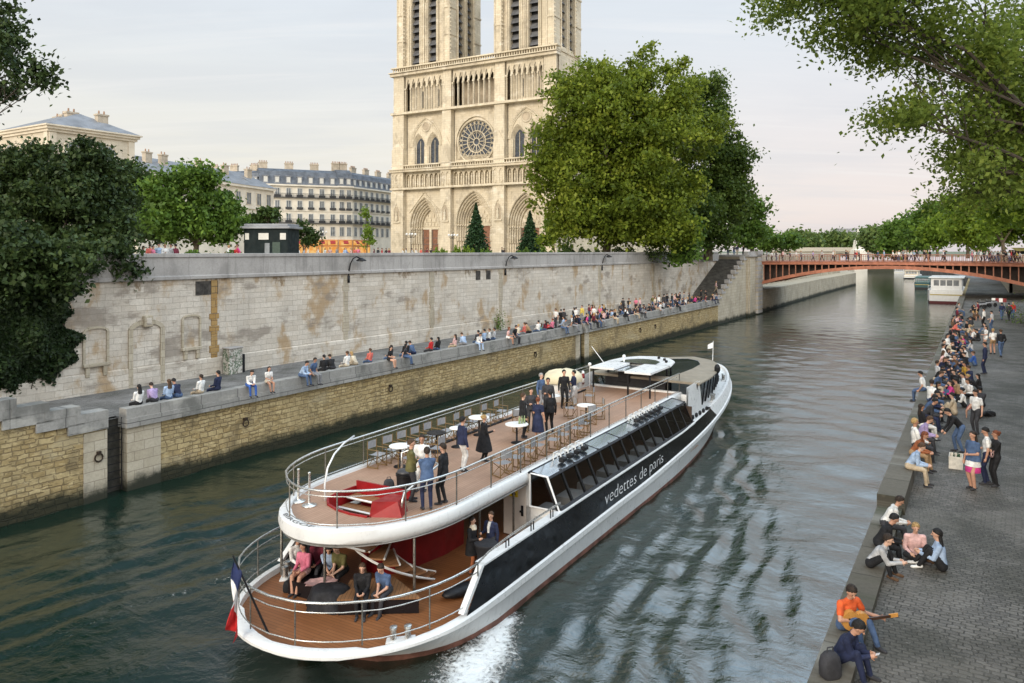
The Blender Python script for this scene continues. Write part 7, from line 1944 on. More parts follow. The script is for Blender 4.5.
for px, tp in zip(bx, bc):
    y = r_.uniform(.2, 3.0)
    k = (px - 512) / FPX; A_ = BRM @ Vector((0, y, 0)); dA = BRM.to_3x3() @ Vector((1, 0, 0))
    x = (k * A_.y - A_.x) / (dA.x - k * dA.y)
    person(r_.choice(['stand', 'walk', 'walk', 'stand_glass', 'stand_crossed']), tuple(BRM @ Vector((x, y, zdk(x)))), turn(dA if r_.random() < .5 else -dA, r_.uniform(-.6, .6)), tp, r_.choice(['denim', 'black', 'navy', 'beige', 'charcoal']), r_.choice(['black', 'dark_brown', 'brown', 'blond', 'grey']), r_.choice(['short', 'short', 'long', 'bun']), 'on the red bridge behind its railing', group=GB_)
# --- right quay crowd --------------------------------------------------------------------------------------------------
GR = 'people along the cobbled quay edge'
KZ = ZQ + .46
def on_kerb(px, py, in_=.32):
    """seat on the raised kerb at the row PY"""
    p = ground_at(px, py, KZ); s = (p - Q0).dot(U); return riv(s, OE - in_, KZ)
TOR = -N                   # on this bank -N points from the water to the street
def at_q(px, py): return ground_at(px, py, ZQ)
RQ = [  # seated on the kerb: px, py of seat
    (919, 470, 'sit_lean', .05, 'pale_blue', 'beige', 'brown', 'short', 'seated on the near end of the stone kerb'), (929, 457, 'sit_lean', -.2, 'rust', 'tan', 'auburn', 'long', 'huddled on the kerb beside the shirted man'), (931, 449, 'sit', .3, 'white', 'charcoal', 'blond', 'short', 'on the kerb above the white crate'),
    (934, 441, 'sit_lean', .1, 'lilac', 'charcoal', 'brown', 'short', 'on the kerb beside a blond neighbour'), (938, 429, 'sit', .4, 'black', 'white', 'dark_brown', 'long', 'on the kerb holding a white sheet'), (941, 420, 'sit_lean', 0, 'charcoal', 'navy', 'black', 'short', 'on the kerb behind the bending man'), (944, 411, 'sit_lean', -.3, 'navy', 'black', 'black', 'short', 'on the kerb hunched forward'),
    (946, 403, 'sit_side', .5, 'white', 'denim', 'dark_brown', 'short', 'on the kerb leaning on one hand'), (948, 393, 'sit_hang', 3.0, 'white', 'denim', 'black', 'short', 'on the kerb facing the river'), (950, 386, 'sit_lean', -.1, 'charcoal', 'charcoal', 'black', 'short', 'on the kerb in the dense middle group'), (952, 379, 'sit', .4, 'pale_grey', 'denim', 'dark_brown', 'short', 'on the kerb in the dense middle group'),
    (954, 372, 'sit_lean', .2, 'black', 'charcoal', 'black', 'short', 'on the kerb in the dense middle group'), (955, 366, 'sit_side', -.2, 'pale_pink', 'black', 'brown', 'long', 'on the kerb in the dense middle group'), (957, 360, 'sit', .3, 'white', 'beige', 'dark_brown', 'short', 'on the kerb in the dense middle group'), (958, 354, 'sit_lean', 0, 'cream', 'denim', 'black', 'short', 'on the kerb in the dense middle group'), (960, 348, 'sit', -.4, 'white', 'black', 'black', 'long', 'on the kerb in the dense middle group'),
    (961, 343, 'sit_lean', .4, 'black', 'navy', 'black', 'short', 'on the kerb towards the bridge'), (962, 338, 'sit', 0, 'coral', 'denim', 'dark_brown', 'short', 'on the kerb towards the bridge'), (964, 332, 'sit_lean', .2, 'coral', 'black', 'black', 'short', 'on the kerb towards the bridge'), (965, 327, 'sit', .1, 'charcoal', 'denim', 'black', 'short', 'on the kerb towards the bridge'), (966, 322, 'sit_lean', 0, 'maroon', 'denim', 'dark_brown', 'long', 'on the kerb towards the bridge'), (967, 317, 'sit', 0, 'maroon', 'black', 'black', 'short', 'on the kerb towards the bridge'), (968, 312, 'sit', .2, 'grey', 'denim', 'brown', 'short', 'on the kerb towards the bridge')]
for (px, py, ps, a, tp, lg, hc, stl, wh) in RQ:
    person(ps, on_kerb(px, py, .5 if abs(a) < 2 else .1), turn(TOR, a), tp, lg, hc, stl, wh, group=GR, eyes=py > 430)
RG = [  # on the cobbles: px, py of the seat or feet
    ('stand_bent', 958, 452, 2.0, 'black', 'denim', 'black', 'short', 'bending over the group on the kerb'), ('stand_short', 976, 434, 2.5, 'white', 'charcoal', 'dark_brown', 'short', 'standing behind the bending man'), ('ground_back', 977, 418, -.6, 'coral', 'black', 'brown', 'long', 'sitting on the setts legs stretched out'), ('ground_knees', 981, 407, .4, 'charcoal', 'black', 'black', 'bun', 'sitting on the setts behind the coral top'),
    ('stand_bare', 973, 489, 2.4, 'denim', 'magenta', 'dark_brown', 'long', 'standing by the white crate'), ('stand_short', 987, 484, 1.6, 'white', 'navy', 'black', 'short', 'standing between two women'), ('stand_crossed', 996, 486, 2.0, 'black', 'black', 'auburn', 'bun', 'standing with a pale bag at the waist'),
    ('ground_cross', 959, 398, 1.2, 'tan', 'black', 'black', 'short', 'on the setts close behind the kerb group'), ('ground_cross', 966, 391, 1.8, 'white', 'denim', 'dark_brown', 'short', 'on the setts beside the yellow bag'), ('ground_knees', 980, 391, 1.4, 'black', 'black', 'black', 'long', 'on the setts beside the yellow bag'), ('ground_cross', 967, 378, 2.2, 'mustard', 'charcoal', 'black', 'short', 'on the setts close behind the kerb group'),
    ('stand', 985, 374, 1.5, 'navy', 'navy', 'black', 'short', 'standing with back turned by the crowd'), ('ground_knees', 975, 366, 1.4, 'blue', 'denim', 'brown', 'short', 'on the setts close behind the kerb group'), ('ground_cross', 967, 360, 1.7, 'white', 'black', 'black', 'short', 'on the setts close behind the kerb group'), ('ground_knees', 972, 352, 1.3, 'pale_grey', 'denim', 'dark_brown', 'long', 'on the setts close behind the kerb group'),
    ('stand_bare', 986, 349, 2.0, 'white', 'white', 'dark_brown', 'long', 'standing by the kerb crowd'), ('stand_bare', 993, 354, .4, 'white', 'tan', 'blond', 'bun', 'strolling beside a friend in black'), ('walk', 1001, 357, .3, 'black', 'denim', 'brown', 'short', 'strolling along the cobbles'), ('ground_cross', 979, 341, 1.4, 'black', 'charcoal', 'black', 'short', 'on the setts close behind the kerb group'), ('ground_knees', 986, 334, 1.5, 'grey', 'denim', 'black', 'short', 'on the setts close behind the kerb group'), ('stand_short', 992, 331, 1.2, 'pale_grey', 'denim', 'black', 'short', 'standing by the kerb crowd'), ('stand', 984, 327, 1.2, 'white', 'black', 'dark_brown', 'short', 'standing by the kerb crowd'),
    ('walk', 1002, 320, .2, 'navy', 'denim', 'black', 'short', 'walking off towards the bridge'), ('walk', 1009, 321, .3, 'charcoal', 'black', 'black', 'short', 'walking off towards the bridge'), ('stand', 1013, 319, 2.6, 'red', 'denim', 'blond', 'long', 'coming along from the bridge'), ('stand_short', 978, 318, 1.2, 'maroon', 'black', 'black', 'short', 'standing by the kerb crowd')]
for k in range(24):                         # the packed second row behind the kerb, thinning towards the bridge
    py = 405 - 96 * (k / 23) ** .8 + r_.uniform(-2, 2); p = on_kerb(960, py, 1.15 + r_.uniform(0, .9)); q_ = (p.x / p.y * FPX + 512, YH + FPX * (EYE - ZQ) / p.y)
    RG.append((r_.choice(['ground_cross', 'ground_knees', 'ground_knees', 'ground_back', 'ground_cross']), q_[0], q_[1], r_.uniform(.9, 2.3), r_.choice(cyc + ['black', 'white']), r_.choice(['denim', 'black', 'navy', 'charcoal', 'beige']), r_.choice(['black', 'dark_brown', 'brown', 'blond']), r_.choice(['short', 'long', 'short', 'bun']), 'on the setts in the second row'))
for k in range(12):
    py = 416 - 100 * (k / 11) ** .8 + r_.uniform(-2, 2); p = on_kerb(950, py, .45); RQ_p = person(r_.choice(['sit', 'sit_lean', 'sit_side', 'sit_lean']), p, turn(TOR, r_.uniform(-.5, .5)), r_.choice(cyc), r_.choice(['denim', 'black', 'navy', 'charcoal', 'beige']), r_.choice(['black', 'dark_brown', 'brown']), r_.choice(['short', 'long', 'short']), 'squeezed in along the kerb', group=GR)
for (ps, px, py, a, tp, lg, hc, stl, wh) in RG:
    p = at_q(px, py)
    o = person(ps, p, turn(-TOR, a - 1.57 if True else 0), tp, lg, hc, stl, wh, group=GR, eyes=py > 430)
    if (px, py) == (973, 489):
        child_cloth(o, 'cardigan', [(1.36, .20, .13, 0, -.01), (1.2, .21, .15, 0, -.01), (1.02, .22, .165, 0, -.01), (.86, .235, .18, 0, -.01)], cloth('denim')); child_cloth(o, 'skirt', [(1.0, .165, .13, 0, 0), (.85, .20, .17, 0, 0), (.70, .23, .20, 0, 0)], cloth('white'))
        child_cloth(o, 'dress_hem', [(.74, .20, .17, 0, 0), (.62, .215, .185, 0, 0), (.52, .22, .19, 0, 0)], cloth('magenta'))
    if (px, py) == (996, 486):
        mb = MB(); mb.box((-.02, .17, .98), (.28, .09, .17), 0, 0, .03); mb.tube([(-.14, .14, 1.05), (-.12, 0, 1.35), (.12, -.12, 1.38), (.14, .1, 1.06)], .012, 5)
        b = mb.build('handbag', cloth('pale_pink'), smooth=True); b.location = o.location; b.rotation_euler = o.rotation_euler; tag(b, 'small pale pink bag worn at the waist of the red-haired woman in black', 'bag')
# trio and pair at the near end
LK = ZQ + .16
def near_kerb(px, py, z=LK, in_=None):
    p = ground_at(px, py, z); s = (p - Q0).dot(U); o = (p - Q0).dot(N); return riv(s, o if in_ is None else OE - in_, z)
pose('trio_lean', voxel=.0125, pel=(0, 0, .115), lean=.62, head_pitch=-.1, wr=(.08, .62, .26), wl=(-.10, .56, .24), ar=(.13, .42, -.05), al=(-.13, .47, -.05), kp=(0, .6, .9))
NEARP = [('sit_lean', (893, 528), .25, 'white', 'charcoal', 'dark_brown', 'short', 'man in white shirt sitting at the back of the kerb trio'), ('sit_lean', (889, 548), .2, 'black', 'black', 'black', 'short', 'person all in black hunched on the kerb between two men'), ('trio_lean', (889, 570), -.1, 'pale_grey', 'black', 'dark_brown', 'short', 'man in pale grey jacket leaning forward from the kerb to his friends')]
for ps, (px, py), a, tp, lg, hc, stl, lab in NEARP:
    person(ps, near_kerb(px, py, LK, .3), turn(TOR, a), tp, lg, hc, stl, '', label=lab, eyes=True, shoe='brown' if ps == 'trio_lean' else 'charcoal', scale=.98)
person('ground_knees', at_q(942, 570), turn(-TOR, .1), 'pale_blue', 'black', 'black', 'long', '', label='woman in denim jacket with long black hair sitting on the setts facing the trio', eyes=True, shoe='white', scale=1.0)
person('ground_cross', at_q(914, 557), turn(-U, .3), 'pale_pink', 'black', 'blond', 'short', '', label='person in pale top sitting on the setts between the jacketed man and the woman', eyes=True, scale=.95)
pose('guitarist', voxel=.0105, pel=(0, 0, .115), lean=.22, twist=-.15, head_pitch=.35, head_yaw=-.25, short=True, wr=(.10, .27, .30), wl=(-.42, .40, .30), elr=(1, -.4, .1), ell=(-.5, -.2, -1), ar=(.12, .46, -.08), al=(-.16, .56, -.08), kp=(0, .5, .9), hands=.75)
g = person('guitarist', near_kerb(866, 634, LK, .22), turn(TOR, -.55), 'orange', 'denim', 'dark_brown', 'short', '', label='man in orange T-shirt and jeans playing an acoustic guitar on the kerb', eyes=True, scale=1.0, skin=1)
pose('phone', voxel=.0105, pel=(0, 0, .115), lean=.50, head_pitch=.35, wr=(.05, .52, .30), wl=(-.07, .50, .30), ar=(.14, .46, -.08), al=(-.14, .48, -.08), kp=(0, .5, .9), hands=.7)
q = person('phone', near_kerb(858, 668, LK, .28), turn(TOR, -.15), 'navy', 'navy', 'black', 'short', '', label='man in navy jumper bent over a phone beside the guitarist', eyes=True, scale=1.0, skin=1)
# guitar
M_spr = pm('amber_spruce', (.50, .24, .06), .3, 0, .15, 4); M_rose = pm('dark_rosewood', (.05, .025, .015), .4, 0, .2, 8)
GM = g.matrix_basis @ Matrix.Translation((.06, .26, .30)) @ Matrix.Rotation(math.radians(8), 4, 'Y') @ Matrix.Rotation(math.radians(-25), 4, 'Z')
gt = thing('guitar', 'amber acoustic guitar in the hands of the man in orange', 'guitar', (GM @ Vector((0, 0, 0))))
mb = MB(GM); prof = []
for i in range(33):
    a = 2 * PI * i / 32; x = math.cos(a) * .245; wv = .185 - .05 * math.cos(2 * a + .0) * 0
    w_ = (.19 if x > 0 else .145) * abs(math.sin(a)) ** .8 * (1 - .28 * math.exp(-((x + .03) / .06) ** 2))
    prof.append((x, math.copysign(w_, math.sin(a))))
prof = prof[:-1]
mb.loft([[(x, -.05, z) for x, z in prof], [(x, .05, z) for x, z in prof]], closed=True); mb.build('body', M_spr, gt, fix=True)
mb = MB(GM); mb.cyl((-.04, .051, 0), (-.04, .054, 0), .05, n=14); mb.box((.12, .058, 0), (.03, .012, .13)); mb.build('sound_hole', M_rose, gt)
mb = MB(GM); mb.box((-.42, .05, 0), (.42, .025, .05)); mb.build('neck', M_rose, gt)
mb = MB(GM); mb.box((-.69, .045, 0), (.17, .02, .075), 0, 0, .006); mb.build('headstock', M_spr, gt)
mb = MB(q.matrix_basis); mb.box((-.01, .60, .335), (.075, .14, .012), 0, 0, .004, Matrix.Rotation(.5, 3, 'X')); tag(mb.build('phone', pm('pale_phone_case', (.6, .6, .62), .3)), 'pale phone held by the man in the navy jumper', 'phone')
# bags and crates on the quay
def bag(p, rz, size, colr, label, nm='backpack'):
    r = thing(nm, label, 'bag', p, rz)
    M_ = Matrix.Translation(p) @ Matrix.Rotation(rz, 4, 'Z'); w_, d, h = size
    mb = MB(M_); rings = []
    for z, k in ((0, .85), (.1, 1), (.5, 1.0), (.8, .85), (.95, .55), (1, .2)): rings.append([(w_ / 2 * k * math.copysign(abs(math.cos(a)) ** .6, math.cos(a)), d / 2 * k * math.copysign(abs(math.sin(a)) ** .6, math.sin(a)), z * h) for a in [2 * PI * j / 16 for j in range(16)]])
    mb.loft(rings, closed=True); mb.build('pack', cloth(colr), r, smooth=True)
    mb = MB(M_); mb.tube([(-.06, 0, h), (-.05, 0, h + .06), (.05, 0, h + .06), (.06, 0, h)], .012, 5); mb.build('handle', cloth('charcoal'), r)
bag(tuple(near_kerb(853, 683, LK, .25)), .3, (.34, .26, .42), 'charcoal', 'dark backpack on the kerb behind the man with the phone')
bag(tuple(at_q(970, 394)), .4, (.42, .25, .34), 'yellow', 'yellow tote bag on the setts amid the seated crowd', 'tote_bag')
bag(tuple(at_q(989, 416)), .2, (.6, .25, .22), 'black', 'black holdall on the setts by the stretched legs', 'holdall')
bag(tuple(at_q(930, 562)), .2, (.3, .25, .26), 'brown', 'brown bag between the friends by the kerb', 'shoulder_bag')
bag(tuple(on_kerb(962, 352, .9) - Vector((0, 0, .46))), .8, (.4, .3, .35), 'grey', 'grey bag on the setts among the dense middle group', 'shoulder_bag')
cp = at_q(956, 467); cr_ = thing('bottle_crate', 'white carton of bottles on the setts before the seated man in blue', 'crate', cp, RIVROT)
CM = Matrix.Translation(cp) @ Matrix.Rotation(RIVROT, 4, 'Z')
mb = MB(CM); mb.rbox(-.3, .3, -.2, .2, 0, .02); [mb.rbox(*b) for b in ((-.3, -.28, -.2, .2, .02, .4), (.28, .3, -.2, .2, .02, .4), (-.28, .28, -.2, -.18, .02, .4), (-.28, .28, .18, .2, .02, .4))]; mb.build('carton', pm('white_carton', (.55, .52, .46), .8), cr_)
for x, y in ((-.15, -.08), (.02, .06), (.16, -.05), (-.05, -.1)):
    mb = MB(CM); mb.lathe([(.04, .02), (.04, .3), (.016, .38), (.016, .46)], (x, y, 0), 8); mb.build('bottle', pm('green_bottle', (.01, .05, .02), .15), cr_, smooth=True)
# --- aboard -----------------------------------------------------------------------------------------------------------------
BF = BOATM.to_3x3() @ Vector((0, 1, 0)); BR_ = BOATM.to_3x3() @ Vector((1, 0, 0)); ZU, ZL = 3.0, .75
def up(px, py): return ground_at(px, py, ZU)
def lo(px, py): return ground_at(px, py, ZL)
AB = [('stand_crossed', up(411, 501), (.9, .2), 'olive', 'charcoal', 'brown', 'short', 'woman in olive jacket talking by the stair guard on the sun deck'), ('stand_glass', up(422, 491), (-.2, -1), 'white', 'white', 'dark_brown', 'short', 'man all in white facing his companions on the sun deck'),
      ('stand_crossed', up(427, 510), (-.3, .9), 'denim', 'navy', 'dark_brown', 'short', 'man in blue suit with back turned, arms crossed, on the sun deck'), ('stand', up(443, 504), (-.9, .3), 'black', 'black', 'dark_brown', 'short', 'man in black suit standing beside the blue suit on the sun deck'),
      ('stand', up(462.5, 471), (.8, .5), 'navy', 'white', 'black', 'short', 'man in navy blazer and white trousers on the sun deck'), ('stand_glass', up(484, 461), (.8, .2), 'black', 'black', 'blond', 'bun', 'blond woman in a long black coat at the white tables'),
      ('stand', up(523, 438), (.9, .3), 'black', 'black', 'brown', 'short', 'man in black suit at the edge of the sun deck cluster'), ('stand_glass', up(531, 430), (.2, -.9), 'charcoal', 'charcoal', 'dark_brown', 'short', 'man in charcoal suit behind the black suit of the cluster'), ('stand_bare', up(538, 440), (.3, .9), 'navy', 'navy', 'auburn', 'bun', 'woman in strapless navy dress with back turned on the sun deck'),
      ('stand', up(550, 434), (-.4, .9), 'black', 'black', 'black', 'short', 'broad man in black suit beside the strapless dress'), ('stand_glass', up(548, 419), (-.1, -1), 'charcoal', 'black', 'black', 'short', 'person in charcoal behind the broad black suit'), ('stand', up(541, 412), (.7, -.6), 'denim', 'grey', 'grey', 'short', 'man in grey-blue jacket before the tarpaulin'), ('stand_crossed', up(574, 406), (-.9, -.2), 'navy', 'pale_grey', 'black', 'short', 'man in navy jacket with white collar beyond the dark cluster'), ('stand', up(564, 408), (.3, -.9), 'black', 'black', 'black', 'short', 'person in black between the table and the tarpaulin')]
for ps, p, f, tp, lg, hc, stl, lab in AB: o = person(ps, p, f, tp, lg, hc, stl, '', label=lab, eyes=True, group=None)
for o, _, _ in PEOPLE:
    L_ = o['label']
    if 'long black coat' in L_: child_cloth(o, 'coat', [(1.38, .19, .125, 0, 0), (1.15, .19, .14, 0, 0), (.9, .25, .2, 0, 0), (.62, .33, .27, 0, 0), (.40, .38, .31, 0, 0)], cloth('black'))
    if 'in strapless' in L_:
        child_cloth(o, 'skirt', [(1.02, .15, .115, 0, 0), (.85, .20, .17, 0, 0), (.6, .23, .2, 0, 0), (.35, .26, .22, 0, 0)], cloth('navy'))
    if 'suit' in L_ or 'blazer' in L_ or 'jacket' in L_ and 'sun deck' in L_ : child_cloth(o, 'jacket_hem', [(1.14, .165, .125, 0, 0), (1.0, .185, .145, 0, 0), (.86, .20, .158, 0, 0)], o.material_slots[1].material)
pose('lounge', voxel=.014, pel=(0, 0, .115), lean=.18, head_pitch=.15, wr=(.10, .36, .18), wl=(-.08, .38, .19), ar=(.09, .50, -.36), al=(-.11, .54, -.36))
pose('lounge_short', voxel=.014, pel=(0, 0, .115), lean=.42, head_pitch=.2, short=True, wr=(-.02, .46, .14), wl=(-.08, .47, .16), ar=(.12, .48, -.36), al=(-.14, .52, -.36))
pose('lounge_bare', voxel=.014, pel=(0, 0, .115), lean=.1, bare_leg=True, slim=.9, shoulders=.92, head_yaw=-.4, wr=(.12, .34, .2), wl=(-.10, .32, .2), ar=(.06, .50, -.36), al=(-.08, .50, -.36))
SEATZ = ZL + .44
def seat_at(px, py): return ground_at(px, py, SEATZ)
LB = [('lounge', seat_at(363, 594), (.05, -1), 'black', 'black', 'brown', 'long', 'woman in black blazer on the aft deck bench'), ('lounge_short', seat_at(387, 592), (-.45, -.9), 'denim', 'charcoal', 'dark_brown', 'short', 'man in short-sleeved blue shirt leaning forward on the aft deck bench'),
      ('lounge_bare', seat_at(305, 573), (-.35, -.9), 'pink', 'pale_pink', 'black', 'long', 'woman in pink jacket with bare legs on the aft deck'), ('lounge', seat_at(296, 566), (.6, -.7), 'white', 'black', 'dark_brown', 'short', 'person in black and white at the port aft rail'), ('lounge', seat_at(319, 566), (-.2, -1), 'maroon', 'charcoal', 'dark_brown', 'short', 'person in maroon sitting behind the pink jacket'), ('lounge_short', seat_at(330, 571), (.1, -1), 'pale_blue', 'black', 'black', 'short', 'person in pale blue sitting before the spiral stair'),
      ('lounge', seat_at(312, 560), (-.1, -1), 'black', 'black', 'dark_brown', 'long', 'dark-haired person all in black tucked behind the pink jacket'), ('lounge_short', seat_at(343, 572), (-.4, -.9), 'olive', 'black', 'brown', 'short', 'person in olive sitting under the stair at the sofa end'), ('lounge', seat_at(301, 564), (.5, -.8), 'charcoal', 'charcoal', 'brown', 'long', 'person in charcoal between the black and white top and pink jacket'),
      ('stand_glass', lo(472, 573), (.8, -.4), 'black', 'rust', 'dark_brown', 'long', 'woman in black coat and pale scarf at the covered cocktail table'), ('stand_glass', lo(491, 568), (-.6, -.8), 'navy', 'charcoal', 'brown', 'short', 'man in navy suit and white shirt at the covered cocktail table')]
for ps, p, f, tp, lg, hc, stl, lab in LB:
    o = person(ps, p, f, tp, lg, hc, stl, '', label=lab, eyes=True)
    if 'scarf' in lab: child_cloth(o, 'scarf', [(1.50, .075, .075, 0, 0), (1.45, .12, .11, 0, .02), (1.36, .12, .13, 0, .03)], cloth('cream')); child_cloth(o, 'coat', [(1.1, .19, .14, 0, 0), (.85, .23, .18, 0, 0), (.6, .25, .2, 0, 0)], cloth('black'))
    if 'white shirt' in lab: child_cloth(o, 'shirt_front', [(1.45, .055, .05, 0, .045), (1.30, .05, .05, 0, .118), (1.12, .03, .03, 0, .125)], cloth('white'), 10)
# ---- furniture on board -------------------------------------------------------------------------------------
M_chw = pm('yellowish_beech', (.17, .105, .04), .5, 0, .2, 6); M_chf = pm('grey_canvas', (.27, .27, .28), .85, 0, .12, 8)
M_cloth = pm('white_tablecloth', (.70, .69, .67), .8, 0, .05, 3)
def make_chair():
    r = thing('directors_chair', 'folding wooden directors chair with grey canvas seat on the sun deck', 'chair', (0, 0, 0))
    for sg in (-1, 1):
        mb = MB(Matrix()); x = .25 * sg
        mb.tube([(x, -.24, .02), (x, .24, .02)], .018, 5); mb.tube([(x, .22, 0), (x, .22, .62)], .016, 5); mb.tube([(x, -.22, 0), (x, -.22, .90)], .016, 5); mb.box((x, 0, .63), (.05, .50, .022), 0, 0, .006); mb.build('side_frame', M_chw, r)
    mb = MB(Matrix()); mb.tube([(-.25, .2, .04), (.25, .2, .43)], .013, 5); mb.tube([(.25, .19, .04), (-.25, .19, .43)], .013, 5); mb.tube([(-.25, -.2, .04), (.25, -.2, .43)], .013, 5); mb.tube([(.25, -.19, .04), (-.25, -.19, .43)], .013, 5); mb.build('cross_brace', M_chw, r)
    mb = MB(Matrix()); mb.loft([[(x, y, .45 - .03 * (1 - (x / .25) ** 2)) for x in (-.25, -.12, 0, .12, .25)] for y in (-.2, .2)]); mb.build('seat', M_chf, r)
    mb = MB(Matrix()); mb.loft([[(x, -.225 - .03 * (1 - (x / .25) ** 2), z) for x in (-.26, -.12, 0, .12, .26)] for z in (.62, .88)]); mb.build('backrest', M_chf, r)
    return r
def boat_pt(x, y, z): return BOATM @ Vector((x, y, z))
chair0 = make_chair(); used = []
GCH = 'folding chairs on the sun deck'
def chair(x, y, a, lab):
    o = chair0 if not used else dup(chair0)
    o.location = boat_pt(x, y, 3.004); o.rotation_euler = (0, 0, -BA + a); o['label'] = lab; o['group'] = GCH; used.append(o)
AL = 'folding wooden chair with grey canvas along the port rail, '
wc = ['first from the stair', 'second from the stair', 'third from the stair', 'fourth from the stair', 'fifth from the stair', 'sixth from the stair', 'seventh from the stair', 'eighth from the stair', 'ninth from the stair', 'tenth from the stair']
for i, s in enumerate((1.7, 2.5, 3.3, 4.1, 4.9, 5.8, 6.9, 7.7, 9.0, 10.0)): chair(-2.2, s, -PI / 2 + r_.uniform(-.12, .12), AL + wc[i])
AS = 'folding wooden chair with grey canvas along the starboard rail, '
for i, (x, s, a) in enumerate(((2.1, 3.0, 1.2), (2.15, 3.8, 1.6), (2.1, 4.7, 1.7), (2.0, 5.6, 1.4), (2.15, 6.6, 1.8), (2.1, 7.5, 1.5), (2.1, 8.7, 1.5), (2.0, 9.6, 1.75))): chair(x, s, a, AS + wc[i].replace('stair', 'stern'))
for i, (x, s, a, l) in enumerate(((-1.0, 1.9, 1.5, 'inner folding chair facing the dark table near the stair guard'), (-.9, 3.4, 1.6, 'inner folding chair drawn up behind the man in white'), (-.4, 8.6, -2.2, 'folding chair beside the larger white table, angled to the rail'), (.2, 12.1, 2.4, 'folding chair by the table behind the dark-suited cluster'), (1.5, 11.2, 1.2, 'folding chair by the rail behind the strapless dress'), (-1.1, 14.5, .3, 'folding chair set before the cream tarpaulin'), (-.3, 15.2, 1.8, 'folding chair under the man in the navy jacket'), (1.35, 12.6, 2.2, 'folding chair next to the last white table')))  : chair(x, s, a, l)
def table(x, y, r, lab, top=M_cloth, things_=()):
    p = boat_pt(x, y, 3.004); t_ = thing('bistro_table', lab, 'table', p, -BA, 'round tables on the sun deck')
    M_ = Matrix.Translation(p)
    mb = MB(M_); mb.lathe([(r, .70), (r + .01, .72), (r, .74)], (0, 0, 0), 24); mb.build('tabletop', top, t_)
    mb = MB(M_); mb.lathe([(.24, 0), (.22, .03), (.04, .06), (.035, .68), (.12, .7)], (0, 0, 0), 12); mb.build('pedestal', M_blackm, t_, smooth=True)
    return p
def glass_on(p, dx, dy, lab, h=.14, col_=None):
    mb = MB(Matrix.Translation(p + Vector((dx, dy, .743)))); mb.lathe([(.035, 0), (.01, .01), (.008, h * .5), (.038, h * .6), (.034, h)], (0, 0, 0), 8)
    tag(mb.build('glass', col_ or pm('champagne_glass', (.5, .5, .42), .1)), lab, 'glass', 'drinks on the deck tables')
p = table(-1.6, 7.3, .42, 'white round table nearest the port rail behind the black coat'); glass_on(p, .1, .1, 'small glass on the white table nearest the port rail')
p = table(.35, 7.0, .45, 'white round table with bottles in the middle of the sun deck')
for k in range(3):
    mb = MB(Matrix.Translation(p + Vector((.1 + .1 * k, .05 * k, .743)))); mb.lathe([(.04, 0), (.04, .18), (.015, .24), (.015, .30)], (0, 0, 0), 8); tag(mb.build('bottle', pm('pale_green_bottle', (.25, .32, .16), .15), smooth=True), 'pale bottle on the middle white table', 'bottle', 'bottles on the middle white table')
p = table(-1.2, 12.9, .42, 'white round table before the cream tarpaulin'); glass_on(p, -.1, .1, 'glass on the white table before the tarpaulin')
p = table(1.15, 11.7, .4, 'white round table beside the starboard rail behind the dark cluster')
p = table(-1.5, 2.1, .38, 'white round table beside the stair guard'); p = table(-1.55, 4.3, .36, 'dark round table between the port chairs', M_blackm)
p = table(-1.3, 5.3, .3, 'small pale table behind the man in white')
# bar under a tarpaulin
tb = boat_pt(-1.95, 15.7, 3.004); tr = thing('covered_bar', 'small white bar under a domed cream tarpaulin at the port rail', 'bar', tb, -BA)
TM = Matrix.Translation(tb) @ Matrix.Rotation(-BA, 4, 'Z')
mb = MB(TM); mb.lathe([(.78, 0), (.8, .95), (.78, 1.0)], (0, 0, 0), 20, 0, .85, 1.1); mb.build('counter', M_white, tr, smooth=True)
mb = MB(TM); rings = []
for z, r in ((.92, 1.0), (1.05, 1.04), (1.25, .98), (1.40, .80), (1.49, .46), (1.53, .12)): rings.append([(r * .9 * math.cos(a) * (1 + .03 * math.sin(8 * a)), r * 1.18 * math.sin(a) * (1 + .03 * math.cos(6 * a)), z + .03 * math.sin(4 * a + 1)) for a in [2 * PI * j / 32 for j in range(32)]])
mb.loft(rings, closed=True, cap=True); mb.build('tarpaulin', pm('cream_tarpaulin', (.62, .55, .38), .8, 0, .08, 2, .1, 12), tr, smooth=True)
# life ring on the port rail
lr = boat_pt(-2.55, 19.3, 3.55); lt = thing('life_ring', 'red and white life ring hanging on the port rail', 'life ring', lr, -BA)
LM = Matrix.Translation(lr) @ Matrix.Rotation(-BA + .5, 4, 'Z')
for k in range(8):
    mb = MB(LM); aa = [2 * PI * (k + q / 4) / 8 for q in range(5)]
    mb.tube([(0, .3 * math.cos(a), .3 * math.sin(a)) for a in aa], .085, 8); mb.build('band', M_red if k % 2 else M_white, lt, smooth=True)
# benches on the aft deck
def bpoly(pxs, z): return [(p.x, p.y) for p in (ground_at(x, y, z) for x, y in pxs)]
bench = thing('bench', 'long black bench with a wooden top on the aft deck', 'bench', ground_at(380, 600, ZL))
M_bw = planks('brown_bench_top', (.22, .11, .05, 1), (.27, .14, .065, 1), (.08, .04, .02, 1), .1)
P_ = bpoly([(338, 599), (351, 580), (394, 577), (419, 597)], 1.19)
mb = MB(Matrix()); mb.prism(P_, .755, 1.14); mb.build('base', M_black, bench); cc_ = Vector((sum(p[0] for p in P_) / 4, sum(p[1] for p in P_) / 4))
mb = MB(Matrix()); mb.prism([(cc_.x + (p[0] - cc_.x) * 1.03, cc_.y + (p[1] - cc_.y) * 1.03) for p in P_], 1.14, 1.19); mb.build('top', M_bw, bench)
b2_ = thing('sofa', 'low black sofa with back cushion at the port side of the aft deck', 'sofa', ground_at(315, 585, ZL))
P_ = bpoly([(288, 580), (298, 563), (338, 564), (334, 592)], 1.15)
